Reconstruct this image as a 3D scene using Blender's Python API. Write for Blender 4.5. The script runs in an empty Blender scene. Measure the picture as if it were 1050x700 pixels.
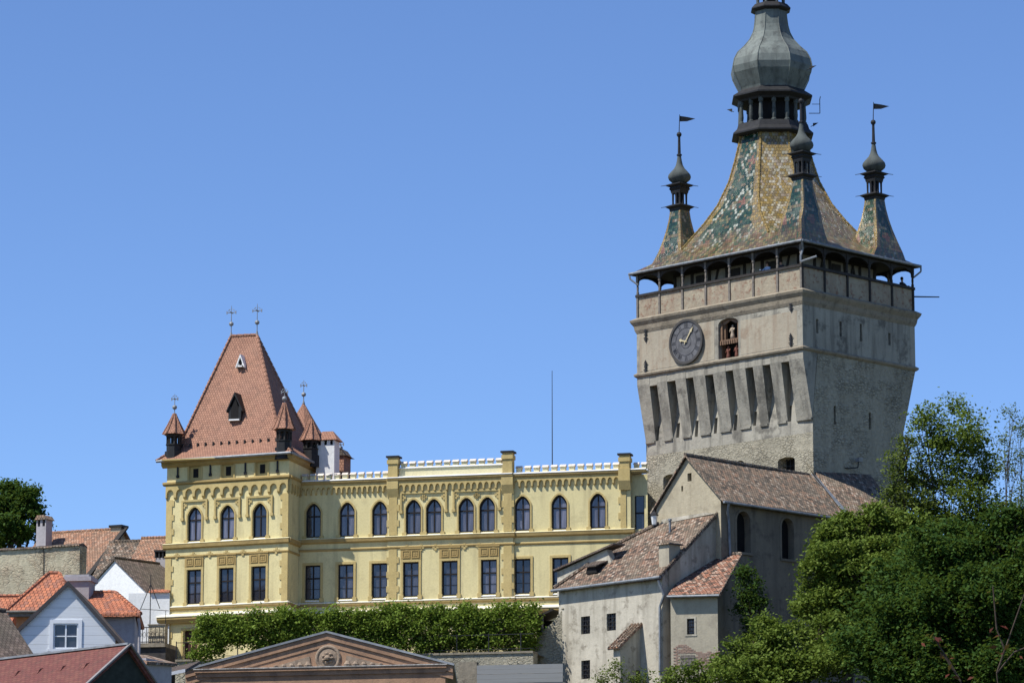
import bpy, math, random
import numpy as np
from mathutils import Vector, Matrix
from mathutils.geometry import tessellate_polygon
R = math.radians
rng = random.Random(7)
SC = bpy.context.scene
COL = SC.collection
# ------------------------------------------------------------------ camera
FPX, PITCH = 3700.0, math.atan(680/3700)
CAM = Vector((0, 0, 2.0))
cd = bpy.data.cameras.new('camera'); cam = bpy.data.objects.new('camera', cd); COL.objects.link(cam)
cam.location = CAM; cam.rotation_euler = (R(90)+PITCH, 0, 0)
cd.sensor_width = 36; cd.lens = 36*FPX/1050; cd.clip_start = 1; cd.clip_end = 20000
SC.camera = cam
# ------------------------------------------------------------------ light
SUN_EL, SUN_AZ = R(56), R(64)       # azimuth: from straight behind the camera towards the left
sdir = Vector((-math.sin(SUN_AZ)*math.cos(SUN_EL), -math.cos(SUN_AZ)*math.cos(SUN_EL), math.sin(SUN_EL)))
w = bpy.data.worlds.new('World'); SC.world = w; w.use_nodes = True
nt = w.node_tree; bg = nt.nodes['Background']
sky = nt.nodes.new('ShaderNodeTexSky'); sky.sky_type = 'NISHITA'; sky.sun_disc = False
sky.sun_elevation = SUN_EL; sky.sun_rotation = math.atan2(sdir.x, sdir.y)
sky.altitude = 2500; sky.air_density = 1.0; sky.dust_density = 0.12; sky.ozone_density = 7.0
hs = nt.nodes.new('ShaderNodeHueSaturation'); hs.inputs['Saturation'].default_value = 1.03; hs.inputs['Hue'].default_value = .505
nt.links.new(sky.outputs[0], hs.inputs['Color']); nt.links.new(hs.outputs[0], bg.inputs[0]); bg.inputs[1].default_value = 0.128
sl = bpy.data.lights.new('sun', 'SUN'); sl.energy = 4.8; sl.angle = R(0.5); sl.color = (1, .97, .91)
so = bpy.data.objects.new('sun', sl); COL.objects.link(so); so.rotation_euler = (-sdir).to_track_quat('-Z', 'Y').to_euler()
so.location = (-60, -40, 120)
SC.view_settings.view_transform = 'Standard'; SC.view_settings.look = 'None'
SC.view_settings.exposure = 0.4; SC.view_settings.gamma = 1
# ------------------------------------------------------------------ pixel <-> world
_f = Vector((0, math.cos(PITCH), math.sin(PITCH))); _u = Vector((0, -math.sin(PITCH), math.cos(PITCH)))
def ray(px, py): return Vector((1, 0, 0))*((px-525)/FPX) + _u*((350-py)/FPX) + _f
def at(px, py, Y):
    d = ray(px, py); return CAM + d*(Y/d.y)
def ppm(Y): return FPX/(Y*1.02)     # pixels per metre, roughly
class Frame:
    """a building's own axes: x along its facade to the right, y into the building, z up"""
    def __init__(s, o, ang, z0):
        s.o = Vector((o.x, o.y, z0)); s.a = ang
        s.x = Vector((math.cos(ang), math.sin(ang), 0)); s.y = Vector((-math.sin(ang), math.cos(ang), 0))
        s.inv = Matrix.Rotation(-ang, 3, 'Z')
    def loc(s, P): return s.inv @ (P - s.o)
    def wd(s, p): return s.o + s.x*p[0] + s.y*p[1] + Vector((0, 0, p[2]))
    def _hit(s, px, py, k, c):
        o = s.inv @ (CAM - s.o); d = s.inv @ ray(px, py); return o + d*((c-o[k])/d[k])
    def on(s, px, py, y=0.0): p = s._hit(px, py, 1, y); return p.x, p.z
    def onx(s, px, py, x=0.0): p = s._hit(px, py, 0, x); return p.y, p.z
    def onz(s, px, py, z): p = s._hit(px, py, 2, z); return p.x, p.y
# ------------------------------------------------------------------ terrain
_TY = [-300, 70, 120, 150, 180, 192, 203, 214, 232, 262, 330, 600, 9000]
_TZ = [0, 0, 2.5, 5.5, 10, 12.5, 15.5, 19.5, 21.5, 21.5, 12, 0, -4]
def _ss(a, b, v): t = min(1, max(0, (v-a)/(b-a))); return t*t*(3-2*t)
def ground(x, y):
    z = float(np.interp(y, _TY, _TZ)) + 0.25*math.sin(x*.21)*math.sin(y*.17)
    s = _ss(1, 7, x)*_ss(148, 182, y)*(1-_ss(212, 235, y))          # the slope stands higher under the trees on the right
    return z+s*max(0, 1.35+.0879*y-z)
# ------------------------------------------------------------------ materials
class NT:
    def __init__(s, name):
        s.m = bpy.data.materials.new(name); s.m.use_nodes = True; s.t = s.m.node_tree
        s.b = s.t.nodes['Principled BSDF']; s.b.inputs['Specular IOR Level'].default_value = .25
    def n(s, k, **kw):
        q = s.t.nodes.new(k)
        for a, v in kw.items(): setattr(q, a, v)
        return q
    def put(s, sock, v):
        if isinstance(v, bpy.types.NodeSocket): s.t.links.new(v, sock)
        elif v is not None:
            if hasattr(sock.default_value, '__len__') and not hasattr(v, '__len__'): v = (v,)*3
            if sock.type == 'RGBA' and len(v) == 3: v = (*v, 1)
            sock.default_value = v
    def math(s, op, a, b=None, c=None):
        q = s.n('ShaderNodeMath', operation=op); s.put(q.inputs[0], a); s.put(q.inputs[1], b)
        if c is not None: s.put(q.inputs[2], c)
        return q.outputs[0]
    def mix(s, f, a, b, mode='MIX'):
        q = s.n('ShaderNodeMix', data_type='RGBA', blend_type=mode)
        s.put(q.inputs[0], f); s.put(q.inputs[6], a); s.put(q.inputs[7], b); return q.outputs[2]
    def ramp(s, f, stops, interp='LINEAR'):
        q = s.n('ShaderNodeValToRGB'); e = q.color_ramp; e.interpolation = interp
        while len(e.elements) < len(stops): e.elements.new(.5)
        for el, (p, c) in zip(e.elements, stops):
            el.position = p; el.color = (*c, 1) if hasattr(c, '__len__') else (c, c, c, 1)
        s.put(q.inputs[0], f); return q.outputs[0]
    def noise(s, vec, scale, detail=4, rough=.6):
        q = s.n('ShaderNodeTexNoise'); s.put(q.inputs['Vector'], vec); q.inputs['Scale'].default_value = scale
        q.inputs['Detail'].default_value = detail; q.inputs['Roughness'].default_value = rough; return q.outputs[0]
    def obj(s, scale=None):
        c = s.n('ShaderNodeTexCoord').outputs['Object']
        if scale is None: return c
        q = s.n('ShaderNodeMapping'); s.put(q.inputs[0], c); q.inputs['Scale'].default_value = scale; return q.outputs[0]
    def uv(s, name='UVMap'):
        q = s.n('ShaderNodeUVMap'); q.uv_map = name; return q.outputs[0]
    def xyz(s, v):
        q = s.n('ShaderNodeSeparateXYZ'); s.put(q.inputs[0], v); return q.outputs
    def comb(s, x, y, z=0.0):
        q = s.n('ShaderNodeCombineXYZ'); s.put(q.inputs[0], x); s.put(q.inputs[1], y); s.put(q.inputs[2], z); return q.outputs[0]
    def bump(s, h, dist=.05, strength=1.0, nrm=None):
        q = s.n('ShaderNodeBump'); s.put(q.inputs['Height'], h); q.inputs['Distance'].default_value = dist
        q.inputs['Strength'].default_value = strength
        if nrm is not None: s.put(q.inputs['Normal'], nrm)
        return q.outputs[0]
    def out(s, col, rough=.85, nrm=None, metal=0.0, spec=None):
        s.put(s.b.inputs['Base Color'], col); s.put(s.b.inputs['Roughness'], rough); s.put(s.b.inputs['Metallic'], metal)
        if spec is not None: s.b.inputs['Specular IOR Level'].default_value = spec
        if nrm is not None: s.put(s.b.inputs['Normal'], nrm)
        return s.m
def plain(name, c, rough=.7, var=.15, scale=3.0, metal=0.0, spec=None):
    t = NT(name); n = t.noise(t.obj(), scale)
    return t.out(t.mix(t.ramp(n, [(.3, 0), (.7, 1)]), [x*(1-var) for x in c], [min(1, x*(1+var)) for x in c]), rough, None, metal, spec)
def plaster(name, c, c2, dirt, dirt_amt=.5, big=.35, bump=.04, fine=6.0, streak=.5):
    """render with worn patches, run-off streaks and a rough surface"""
    t = NT(name); o = t.obj()
    n1 = t.noise(o, big, 6, .65); n2 = t.noise(o, fine, 5, .7); n3 = t.noise(t.obj((1.6, 1.6, .16)), 1.0, 4)
    col = t.mix(t.ramp(n1, [(.35, 0), (.65, 1)]), c, c2)
    col = t.mix(t.math('MULTIPLY', t.ramp(n3, [(.48, 0), (.72, 1)]), streak), col, dirt)
    n4 = t.noise(o, big*3.1, 8, .7)
    col = t.mix(t.math('MULTIPLY', t.ramp(n4, [(.53, 0), (.62, 1)]), dirt_amt), col, dirt)
    col = t.mix(t.math('MULTIPLY', t.ramp(n2, [(.3, 1), (.55, 0)]), .35), col, [x*.6 for x in c])
    n6 = t.noise(o, fine*.45, 9, .8)
    col = t.mix(t.math('MULTIPLY', t.ramp(n6, [(.54, 0), (.68, 1)]), .5*dirt_amt), col, [x*.55 for x in c])
    h = t.math('ADD', t.math('MULTIPLY', n2, .6), t.math('ADD', t.math('MULTIPLY', n4, .8), t.math('MULTIPLY', n6, .8)))
    return t.out(col, .95, t.bump(h, bump, .8))
def rubble(name, c, c2, mort, scale=2.4, bump=.08):
    """coursed rubble stone, mostly covered by rough old render"""
    t = NT(name); w_ = t.n('ShaderNodeVectorMath', operation='ADD'); nn = t.n('ShaderNodeTexNoise'); t.put(nn.inputs['Vector'], t.obj()); nn.inputs['Scale'].default_value = 3.0
    o = t.obj((1, 1, 1.8)); t.put(w_.inputs[0], o)
    sc = t.n('ShaderNodeVectorMath', operation='SCALE'); t.put(sc.inputs[0], nn.outputs['Color']); sc.inputs['Scale'].default_value = .35; t.put(w_.inputs[1], sc.outputs[0]); o = w_.outputs[0]
    v = t.n('ShaderNodeTexVoronoi', feature='DISTANCE_TO_EDGE'); t.put(v.inputs['Vector'], o); v.inputs['Scale'].default_value = scale
    v2 = t.n('ShaderNodeTexVoronoi'); t.put(v2.inputs['Vector'], o); v2.inputs['Scale'].default_value = scale
    sx = t.xyz(v2.outputs['Color'])[0]
    stone = t.mix(sx, c, c2)
    e = t.ramp(v.outputs[0], [(.01, 1), (.12, 0)])
    stone = t.mix(t.math('MULTIPLY', e, .8), stone, [x*.7 for x in mort])
    n = t.noise(t.obj(), .5, 8, .75); n2 = t.noise(t.obj(), 4, 8, .75); n3 = t.noise(t.obj((1.5, 1.5, .2)), .8, 5); n5 = t.noise(t.obj(), .18, 4, .6)
    cover = t.ramp(n, [(.36, 0), (.56, 1)])
    col = t.mix(cover, stone, t.mix(t.ramp(n2, [(.3, 0), (.7, 1)]), [x*.72 for x in mort], [x*1.22 for x in mort]))
    col = t.mix(t.math('MULTIPLY', t.ramp(n3, [(.5, 0), (.75, 1)]), .45), col, [x*.45 for x in mort])
    col = t.mix(t.math('MULTIPLY', t.ramp(n5, [(.4, 0), (.65, 1)]), .35), col, [x*.6 for x in c])
    h = t.math('ADD', t.math('MULTIPLY', t.math('SUBTRACT', 1.0, e), t.math('SUBTRACT', 1.0, cover)), t.math('MULTIPLY', n2, 1.6))
    return t.out(col, .95, t.bump(h, bump, .9))
def tilegrid(t, w, h):
    u, v, _ = t.xyz(t.uv())
    vr = t.math('DIVIDE', v, h); row = t.math('FLOOR', vr); fv = t.math('FRACT', vr)
    uc = t.math('ADD', t.math('DIVIDE', u, w), t.math('MULTIPLY', t.math('MODULO', t.math('ABSOLUTE', row), 2.0), .5))
    colm = t.math('FLOOR', uc); fu = t.math('FRACT', uc)
    wn = t.n('ShaderNodeTexWhiteNoise', noise_dimensions='2D'); t.put(wn.inputs['Vector'], t.comb(colm, row))
    gap = t.ramp(t.math('ABSOLUTE', t.math('SUBTRACT', fu, .5)), [(.40, 0), (.5, 1)])
    low = t.ramp(fv, [(0, 1), (.22, 0)])
    hgt = t.math('SUBTRACT', t.math('SUBTRACT', 1.0, fv), t.math('MULTIPLY', gap, .7))
    hgt = t.math('ADD', hgt, t.math('MULTIPLY', wn.outputs[0], .5))
    return wn, colm, row, gap, low, hgt
def tiles(name, cols, w=.2, h=.2, moss=None, moss_amt=.4, rough=.85, bump=.05, patch=.5):
    t = NT(name); wn, cm, row, gap, low, hgt = tilegrid(t, w, h)
    k = len(cols); col = t.ramp(wn.outputs[0], [((i+.0)/k, c) for i, c in enumerate(cols)], 'CONSTANT')
    n = t.noise(t.obj(), patch, 6, .65); n2 = t.noise(t.obj(), 2.6, 6, .7)
    if moss: col = t.mix(t.math('MULTIPLY', t.ramp(n, [(.42, 0), (.6, 1)]), moss_amt), col, moss)
    col = t.mix(t.math('MULTIPLY', t.ramp(n2, [(.5, 0), (.75, 1)]), .45), col, [.06, .05, .04])
    col = t.mix(t.math('MULTIPLY', t.math('MAXIMUM', gap, low), .55), col, [.02, .015, .012])
    return t.out(col, rough, t.bump(hgt, bump, 1.0))
M = {}
M['yellow'] = plaster('yellow_render', (.71, .615, .325), (.655, .56, .285), (.37, .31, .17), .3, .3, .014, 9, .6)
M['yellow_pale'] = plaster('pale_yellow_render', (.74, .67, .42), (.68, .60, .36), (.45, .39, .22), .15, .3, .012, 9, .22)
M['ochre'] = plaster('ochre_trim', (.55, .425, .185), (.48, .365, .15), (.27, .20, .09), .22, .5, .02, 8, .3)
M['ochre_dark'] = plaster('dark_ochre_trim', (.42, .30, .12), (.35, .245, .095), (.18, .13, .06), .3, .5, .02, 8, .35)
M['cream_ledge'] = plain('cream_ledge', (.72, .67, .53), .7, .08)
M['white_ledge'] = plain('white_flashing', (.8, .79, .76), .6, .05)
M['tower'] = plaster('tower_render', (.37, .345, .28), (.27, .25, .205), (.095, .088, .075), .75, .22, .07, 3.0, .85)
M['tower_rough'] = rubble('tower_rubble', (.26, .235, .175), (.42, .38, .285), (.375, .34, .255), 3.4, .10)
M['tower_painted'] = plaster('tower_clock_panel_render', (.375, .33, .25), (.31, .272, .208), (.22, .15, .10), .6, .3, .04, 4, .7)
M['brickpatch'] = plaster('parapet_render', (.36, .31, .225), (.29, .245, .18), (.215, .12, .08), .95, .85, .07, 5, .5)
M['stone_trim'] = plaster('stone_cornice', (.24, .205, .15), (.30, .255, .19), (.12, .1, .075), .6, .6, .05, 5, .4)
M['wood'] = plain('weathered_dark_wood', (.030, .026, .023), .75, .35, 5)
M['wood_grey'] = plain('grey_weathered_wood', (.16, .14, .12), .8, .35, 5)
M['dark'] = plain('dark_interior', (.012, .011, .011), .9, .2)
M['iron'] = plain('wrought_iron', (.02, .02, .022), .6, .3, 6)
M['copper'] = plaster('patinated_copper', (.175, .195, .175), (.12, .137, .127), (.035, .037, .036), .55, .5, .012, 3, .75)
M['copper'].node_tree.nodes['Principled BSDF'].inputs['Roughness'].default_value = .62
M['copper_dark'] = plaster('dark_copper', (.10, .112, .105), (.07, .08, .076), (.025, .026, .026), .5, .5, .012, 3, .7)
M['lead'] = plain('dark_lead_sheet', (.019, .019, .020), .6, .3, 4)
M['zinc'] = plain('zinc_gutter', (.20, .215, .23), .55, .3, 3, .2)
M['greymetal'] = plain('grey_painted_metal', (.24, .25, .26), .5, .25, 3, .2)
M['white'] = plaster('white_limewash', (.78, .78, .76), (.74, .74, .72), (.5, .49, .46), .15, .3, .02, 6, .2)
M['oldwhite'] = plaster('old_white_limewash', (.54, .495, .40), (.40, .365, .29), (.19, .165, .125), .75, .38, .03, 4, .75)
M['beige'] = plaster('beige_lime_render', (.42, .375, .28), (.37, .33, .25), (.22, .19, .15), .35, .4, .03, 4, .5)
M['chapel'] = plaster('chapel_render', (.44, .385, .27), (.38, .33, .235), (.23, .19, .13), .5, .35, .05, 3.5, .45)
M['chapel_shade'] = plaster('chapel_render_shaded', (.235, .195, .145), (.18, .15, .112), (.085, .072, .06), .6, .3, .05, 3.5, .6)  # darker copy of the chapel render: side-wall shade put into the colour
def glassmat():
    t = NT('window_glass'); oi = t.n('ShaderNodeObjectInfo').outputs['Random']; z = t.xyz(t.obj())[2]
    wv = t.noise(t.obj((9, 1, .6)), 1.0, 2)
    cur = t.math('MULTIPLY', t.ramp(oi, [(.2, 0), (.8, 1)]), t.ramp(wv, [(.3, .4), (.7, 1)]))  # curtain tone, also standing in for sky reflections put into the glass colour
    return t.out(t.mix(cur, (.020, .022, .032), (.17, .165, .21)), .09, t.bump(t.noise(t.obj(), 1.2, 2), .03, .35), 0, .75)
M['glass'] = glassmat()
M['framewood'] = plain('dark_brown_window_wood', (.016, .012, .011), .6, .2)
M['framewhite'] = plain('white_window_wood', (.7, .72, .74), .6, .06)
M['tile_new'] = tiles('new_orange_tiles', [(.42, .15, .078), (.48, .175, .09), (.35, .125, .068), (.45, .165, .085), (.38, .15, .085), (.30, .13, .085)], .22, .30, None, 0, .8, .06)
M['tile_wing'] = tiles('red_brown_tiles', [(.325, .165, .108), (.35, .18, .118), (.30, .15, .098), (.335, .17, .11), (.28, .14, .092)], .17, .17, (.27, .15, .105), .3, .8, .035)
M['tile_old'] = tiles('old_mossy_tiles', [(.175, .128, .092), (.23, .158, .11), (.105, .082, .063), (.30, .24, .185), (.07, .058, .046), (.205, .145, .10), (.145, .11, .082), (.245, .15, .10)], .2, .2, (.125, .11, .085), .55, .9, .11, .8)
M['tile_old_red'] = tiles('old_red_tiles', [(.235, .15, .105), (.18, .12, .085), (.32, .23, .17), (.10, .072, .055), (.26, .15, .10), (.40, .32, .25), (.21, .135, .095), (.065, .05, .04)], .2, .2, (.19, .16, .115), .6, .9, .11, .8)
M['tile_annex'] = tiles('annex_red_tiles', [(.33, .15, .095), (.25, .125, .085), (.40, .23, .16), (.12, .075, .055), (.37, .165, .10), (.44, .31, .235), (.29, .14, .09), (.09, .065, .05)], .21, .21, (.22, .15, .11), .4, .9, .11, .8)
M['tile_dark'] = tiles('dark_brown_tiles', [(.10, .075, .06), (.135, .10, .08), (.08, .06, .05), (.16, .12, .10)], .2, .2, (.09, .08, .06), .6, .9, .06, .6)
M['tile_leaf'] = tiles('left_town_tiles', [(.34, .18, .11), (.28, .155, .10), (.40, .245, .165), (.21, .13, .09), (.37, .185, .11)], .2, .2, (.24, .16, .105), .45, .9, .07, .5)
M['bitumen'] = tiles('red_brown_shingles', [(.155, .055, .045), (.17, .065, .05), (.145, .05, .042)], .3, .15, None, 0, .85, .015)
M['wallstone'] = rubble('left_wall_rubble', (.33, .25, .17), (.48, .38, .27), (.56, .50, .35), 3.6, .07)
M['lilac'] = plaster('lilac_grey_render', (.42, .395, .405), (.37, .35, .36), (.22, .2, .2), .25, .5, .02, 5, .4)
M['orangewall'] = plaster('orange_render', (.46, .20, .09), (.38, .17, .08), (.45, .36, .25), .5, .8, .03, 5, .3)
M['pediment'] = plaster('brown_pediment_render', (.41, .25, .155), (.33, .20, .125), (.16, .105, .075), .5, .5, .03, 5, .5)
M['medallion_stone'] = plaster('carved_brown_stone', (.34, .26, .19), (.28, .21, .15), (.13, .1, .08), .5, .8, .03, 6, .4)
M['planks'] = plain('grey_planks', (.30, .31, .32), .85, .25, 4)
M['bark'] = plain('bark', (.06, .045, .033), .95, .4, 6)
def boards(name, c, h=.25):
    t = NT(name); z = t.xyz(t.obj())[2]; f = t.math('FRACT', t.math('DIVIDE', z, h))
    g = t.ramp(f, [(0, 1), (.09, 0)]); n = t.noise(t.obj((.4, .4, 6)), 2, 5)
    return t.out(t.mix(t.math('MULTIPLY', g, .6), t.mix(n, [x*.85 for x in c], [x*1.12 for x in c]), [x*.35 for x in c]), .8, t.bump(f, .03, .8))
M['siding'] = boards('pale_blue_grey_boards', (.76, .775, .78), .42)
M['planks'] = boards('grey_weathered_planks', (.31, .305, .29), .26)
def leafmat(name, c0, c1, c2, tr=.33):
    t = NT(name); g = t.n('ShaderNodeNewGeometry')
    n = t.noise(t.obj(), .8, 3)
    f = t.math('ADD', t.math('MULTIPLY', g.outputs['Random Per Island'], .65), t.math('MULTIPLY', n, .4))
    col = t.ramp(f, [(.1, c0), (.5, c1), (.95, c2)])
    t.out(col, .7, None, 0, .12)
    tl = t.n('ShaderNodeBsdfTranslucent'); t.put(tl.inputs[0], t.mix(.5, col, [.16, .22, .03]))
    mx = t.n('ShaderNodeMixShader'); mx.inputs[0].default_value = tr
    o = t.t.nodes['Material Output']
    t.t.links.new(t.b.outputs[0], mx.inputs[1]); t.t.links.new(tl.outputs[0], mx.inputs[2]); t.t.links.new(mx.outputs[0], o.inputs[0])
    return t.m
M['leaf'] = leafmat('leaf_green', (.068, .108, .015), (.115, .170, .026), (.18, .225, .048))
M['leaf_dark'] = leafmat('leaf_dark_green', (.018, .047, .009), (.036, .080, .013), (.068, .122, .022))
M['leaf_light'] = leafmat('leaf_light_green', (.070, .10, .018), (.11, .15, .030), (.16, .19, .05))
M['leaf_vine'] = leafmat('leaf_vine', (.085, .145, .015), (.15, .22, .03), (.22, .29, .055))
M['leaf_red'] = leafmat('leaf_red', (.05, .012, .012), (.09, .02, .016), (.14, .035, .022))
# glazed tower roof: green panels with diamonds on the four flats, gold on the chamfers
def glazed(name, panel, turret=False, z0=.08, z1=.30):
    t = NT(name); wn, cm, row, gap, low, hgt = tilegrid(t, .19, .21)
    px, py, _ = t.xyz(t.uv('pat'))
    r = wn.outputs[0]
    n = t.noise(t.obj(), .9, 5, .7); n2 = t.noise(t.obj(), .35, 4, .6)
    rr = t.math('ADD', t.math('MULTIPLY', r, .8), t.math('MULTIPLY', n, .25))
    green = t.ramp(r, [(0, (.008, .030, .017)), (.35, (.014, .046, .024)), (.66, (.022, .058, .030)), (.88, (.04, .06, .028)), (.985, (.12, .12, .08))], 'CONSTANT')
    gold = t.ramp(r, [(0, (.20, .135, .035)), (.25, (.26, .18, .06)), (.5, (.15, .11, .05)), (.7, (.19, .15, .085)), (.86, (.09, .085, .05)), (.94, (.32, .30, .24))], 'CONSTANT')
    brown = t.ramp(r, [(0, (.115, .075, .036)), (.22, (.085, .065, .033)), (.42, (.15, .115, .042)), (.58, (.05, .068, .028)), (.72, (.15, .085, .042)), (.86, (.19, .155, .07)), (.975, (.26, .24, .19))], 'CONSTANT')
    if panel:
        u, v, _2 = t.xyz(t.uv())
        # quantised to tiles, so that motifs step like tiles do
        cu = t.math('MULTIPLY', t.math('ADD', cm, .5), .19); cv = t.math('MULTIPLY', row, .21)
        du = t.math('ABSOLUTE', t.math('SUBTRACT', t.math('FRACT', t.math('ADD', t.math('DIVIDE', cu, 2.1), .5)), .5))
        dv = t.math('ABSOLUTE', t.math('SUBTRACT', t.math('FRACT', t.math('DIVIDE', cv, 2.9)), .5))
        d = t.math('ADD', du, dv)
        white = t.ramp(t.math('ABSOLUTE', t.math('SUBTRACT', d, .40)), [(.0, 1), (.043, 1), (.045, 0)], 'CONSTANT')
        red = t.ramp(d, [(0, 1), (.15, 0)], 'CONSTANT')
        col = t.mix(red, green, (.15, .06, .035))
        keep = t.ramp(n, [(.30, .35), (.40, 1)] if not turret else [(.45, 0), (.6, .7)])
        col = t.mix(t.math('MULTIPLY', white, keep), col, (.30, .31, .25))
        ax = t.math('ABSOLUTE', px)
        band = t.math('ADD', ax, t.math('MULTIPLY', t.math('SUBTRACT', r, .5), .06))
        col = t.mix(t.ramp(band, [(0, 0), (.70, 0), (.72, 1)], 'CONSTANT'), col, gold)
    else:
        col = gold
        pale = t.ramp(t.math('ADD', r, t.math('MULTIPLY', t.math('SUBTRACT', n, .5), 1.5)), [(0, 0), (.62, 0), (.63, 1)], 'CONSTANT')
        col = t.mix(t.math('MULTIPLY', pale, .8), col, (.44, .40, .30))
    lowz = t.math('ADD', py, t.math('MULTIPLY', t.math('SUBTRACT', n2, .5), .5))
    col = t.mix(t.ramp(lowz, [(z0, 1), (z1, 0)]), col, brown)
    old = t.ramp(t.math('ADD', rr, t.math('MULTIPLY', n2, .4)), [(.88, 0), (.95, 1)])
    col = t.mix(t.math('MULTIPLY', old, .6), col, brown)
    col = t.mix(t.math('MULTIPLY', t.math('MAXIMUM', gap, low), .5), col, [.015, .013, .01])
    rough = t.mix(t.ramp(n, [(.4, 0), (.6, 1)]), (.22,)*3, (.42,)*3)
    return t.out(col, rough, t.bump(hgt, .03, 1.0), 0, .8)
M['glazed_panel'] = glazed('glazed_tiles_green_panel', True)
M['glazed_mixed'] = glazed('glazed_tiles_mixed', False, False, .0, .75)
M['glazed_turret'] = glazed('glazed_tiles_turret', True, True)
M['glazed_gold'] = glazed('glazed_tiles_gold', False, False, .04, .2)
# ------------------------------------------------------------------ mesh builder
class MB:
    def __init__(s): s.v = []; s.f = []; s.mi = []; s.pat = {}; s.uvx = {}; s.cur = 0; s.xf = None
    def pt(s, p):
        p = Vector(p); p = s.xf @ p if s.xf else p
        s.v.append(tuple(p)); return len(s.v)-1
    def face(s, pts, pat=None, uv=None):
        s.f.append([s.pt(p) for p in pts]); s.mi.append(s.cur)
        if pat: s.pat[len(s.f)-1] = pat
        if uv: s.uvx[len(s.f)-1] = uv
        return s
    def idx(s, fs):
        for f in fs: s.f.append(f); s.mi.append(s.cur)
    def box(s, x0, x1, y0, y1, z0, z1):
        x0, x1 = min(x0, x1), max(x0, x1); y0, y1 = min(y0, y1), max(y0, y1); z0, z1 = min(z0, z1), max(z0, z1)
        i = [s.pt(p) for p in ((x0,y0,z0),(x1,y0,z0),(x1,y1,z0),(x0,y1,z0),(x0,y0,z1),(x1,y0,z1),(x1,y1,z1),(x0,y1,z1))]
        s.idx([[i[a] for a in q] for q in ((3,2,1,0),(4,5,6,7),(0,1,5,4),(1,2,6,5),(2,3,7,6),(3,0,4,7))]); return s
    def prism(s, pts, vec):
        """extrude a planar loop of 3-D points along vec"""
        vec = Vector(vec); a = [s.pt(p) for p in pts]; b = [s.pt(Vector(p)+vec) for p in pts]; n = len(a)
        nrm = Vector((0,0,0))
        for k in range(n):
            p, q = Vector(pts[k]), Vector(pts[(k+1) % n]); nrm += p.cross(q)
        flip = nrm.dot(vec) > 0
        if flip: a2, b2 = a[::-1], b
        else: a2, b2 = a, b[::-1]
        s.idx([a2, b2])
        for k in range(n):
            q = [a[k], a[(k+1) % n], b[(k+1) % n], b[k]]
            s.idx([q if flip else q[::-1]])
        return s
    def tube(s, p0, p1, r0, r1=None, n=8, caps=True):
        r1 = r0 if r1 is None else r1; p0, p1 = Vector(p0), Vector(p1); d = (p1-p0)
        if d.length < 1e-6: return s
        d.normalize(); a = d.orthogonal().normalized(); b = d.cross(a)
        c0 = [s.pt(p0+(a*math.cos(t)+b*math.sin(t))*r0) for t in [2*math.pi*k/n for k in range(n)]]
        c1 = [s.pt(p1+(a*math.cos(t)+b*math.sin(t))*r1) for t in [2*math.pi*k/n for k in range(n)]]
        for k in range(n): s.idx([[c0[k], c0[(k+1) % n], c1[(k+1) % n], c1[k]]])
        if caps: s.idx([c0[::-1], c1])
        return s
    def path(s, pts, r, n=6):
        for a, b in zip(pts, pts[1:]): s.tube(a, b, r, r, n)
        return s
    def lathe(s, c, prof, n=12, rot=0.0, caps=True):
        rings = []
        for r, z in prof:
            rings.append([s.pt((c[0]+r*math.cos(rot+2*math.pi*k/n), c[1]+r*math.sin(rot+2*math.pi*k/n), c[2]+z)) for k in range(n)])
        for A, B in zip(rings, rings[1:]):
            for k in range(n): s.idx([[A[k], A[(k+1) % n], B[(k+1) % n], B[k]]])
        if caps: s.idx([rings[0][::-1], rings[-1]])
        return s
    def beam(s, p0, p1, w, d=None, up=(0, 0, 1)):
        d = d or w; p0, p1 = Vector(p0), Vector(p1); t = (p1-p0).normalized(); sd = t.cross(Vector(up))
        if sd.length < 1e-4: sd = Vector((1, 0, 0))
        sd.normalize(); u = sd.cross(t); a = sd*(w/2); b = u*(d/2)
        i = [s.pt(p) for p in (p0-a-b, p0+a-b, p0+a+b, p0-a+b, p1-a-b, p1+a-b, p1+a+b, p1-a+b)]
        s.idx([[i[q] for q in f] for f in ((3,2,1,0),(4,5,6,7),(0,1,5,4),(1,2,6,5),(2,3,7,6),(3,0,4,7))]); return s
    def wall(s, outer, holes, mp, depth=.25, back=False):
        """flat wall with openings: outer / holes are loops of (a, z); mp(a, z, d) maps to 3-D, d = depth into the wall"""
        loops = [[Vector((a, z, 0)) for a, z in L] for L in [outer]+holes]
        tri = tessellate_polygon(loops); flat = [p for L in [outer]+holes for p in L]
        i0 = [s.pt(mp(a, z, 0)) for a, z in flat]
        for t in tri:
            a, b, c = [flat[k] for k in t]
            if abs((b[0]-a[0])*(c[1]-a[1])-(b[1]-a[1])*(c[0]-a[0])) < 1e-9: continue
            ccw = (b[0]-a[0])*(c[1]-a[1])-(b[1]-a[1])*(c[0]-a[0]) > 0
            s.idx([[i0[k] for k in (t if ccw else t[::-1])]])
        for L in holes:
            A = [s.pt(mp(a, z, 0)) for a, z in L]; B = [s.pt(mp(a, z, depth)) for a, z in L]; n = len(L)
            for k in range(n): s.idx([[A[k], A[(k+1) % n], B[(k+1) % n], B[k]]])
        return s
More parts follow.
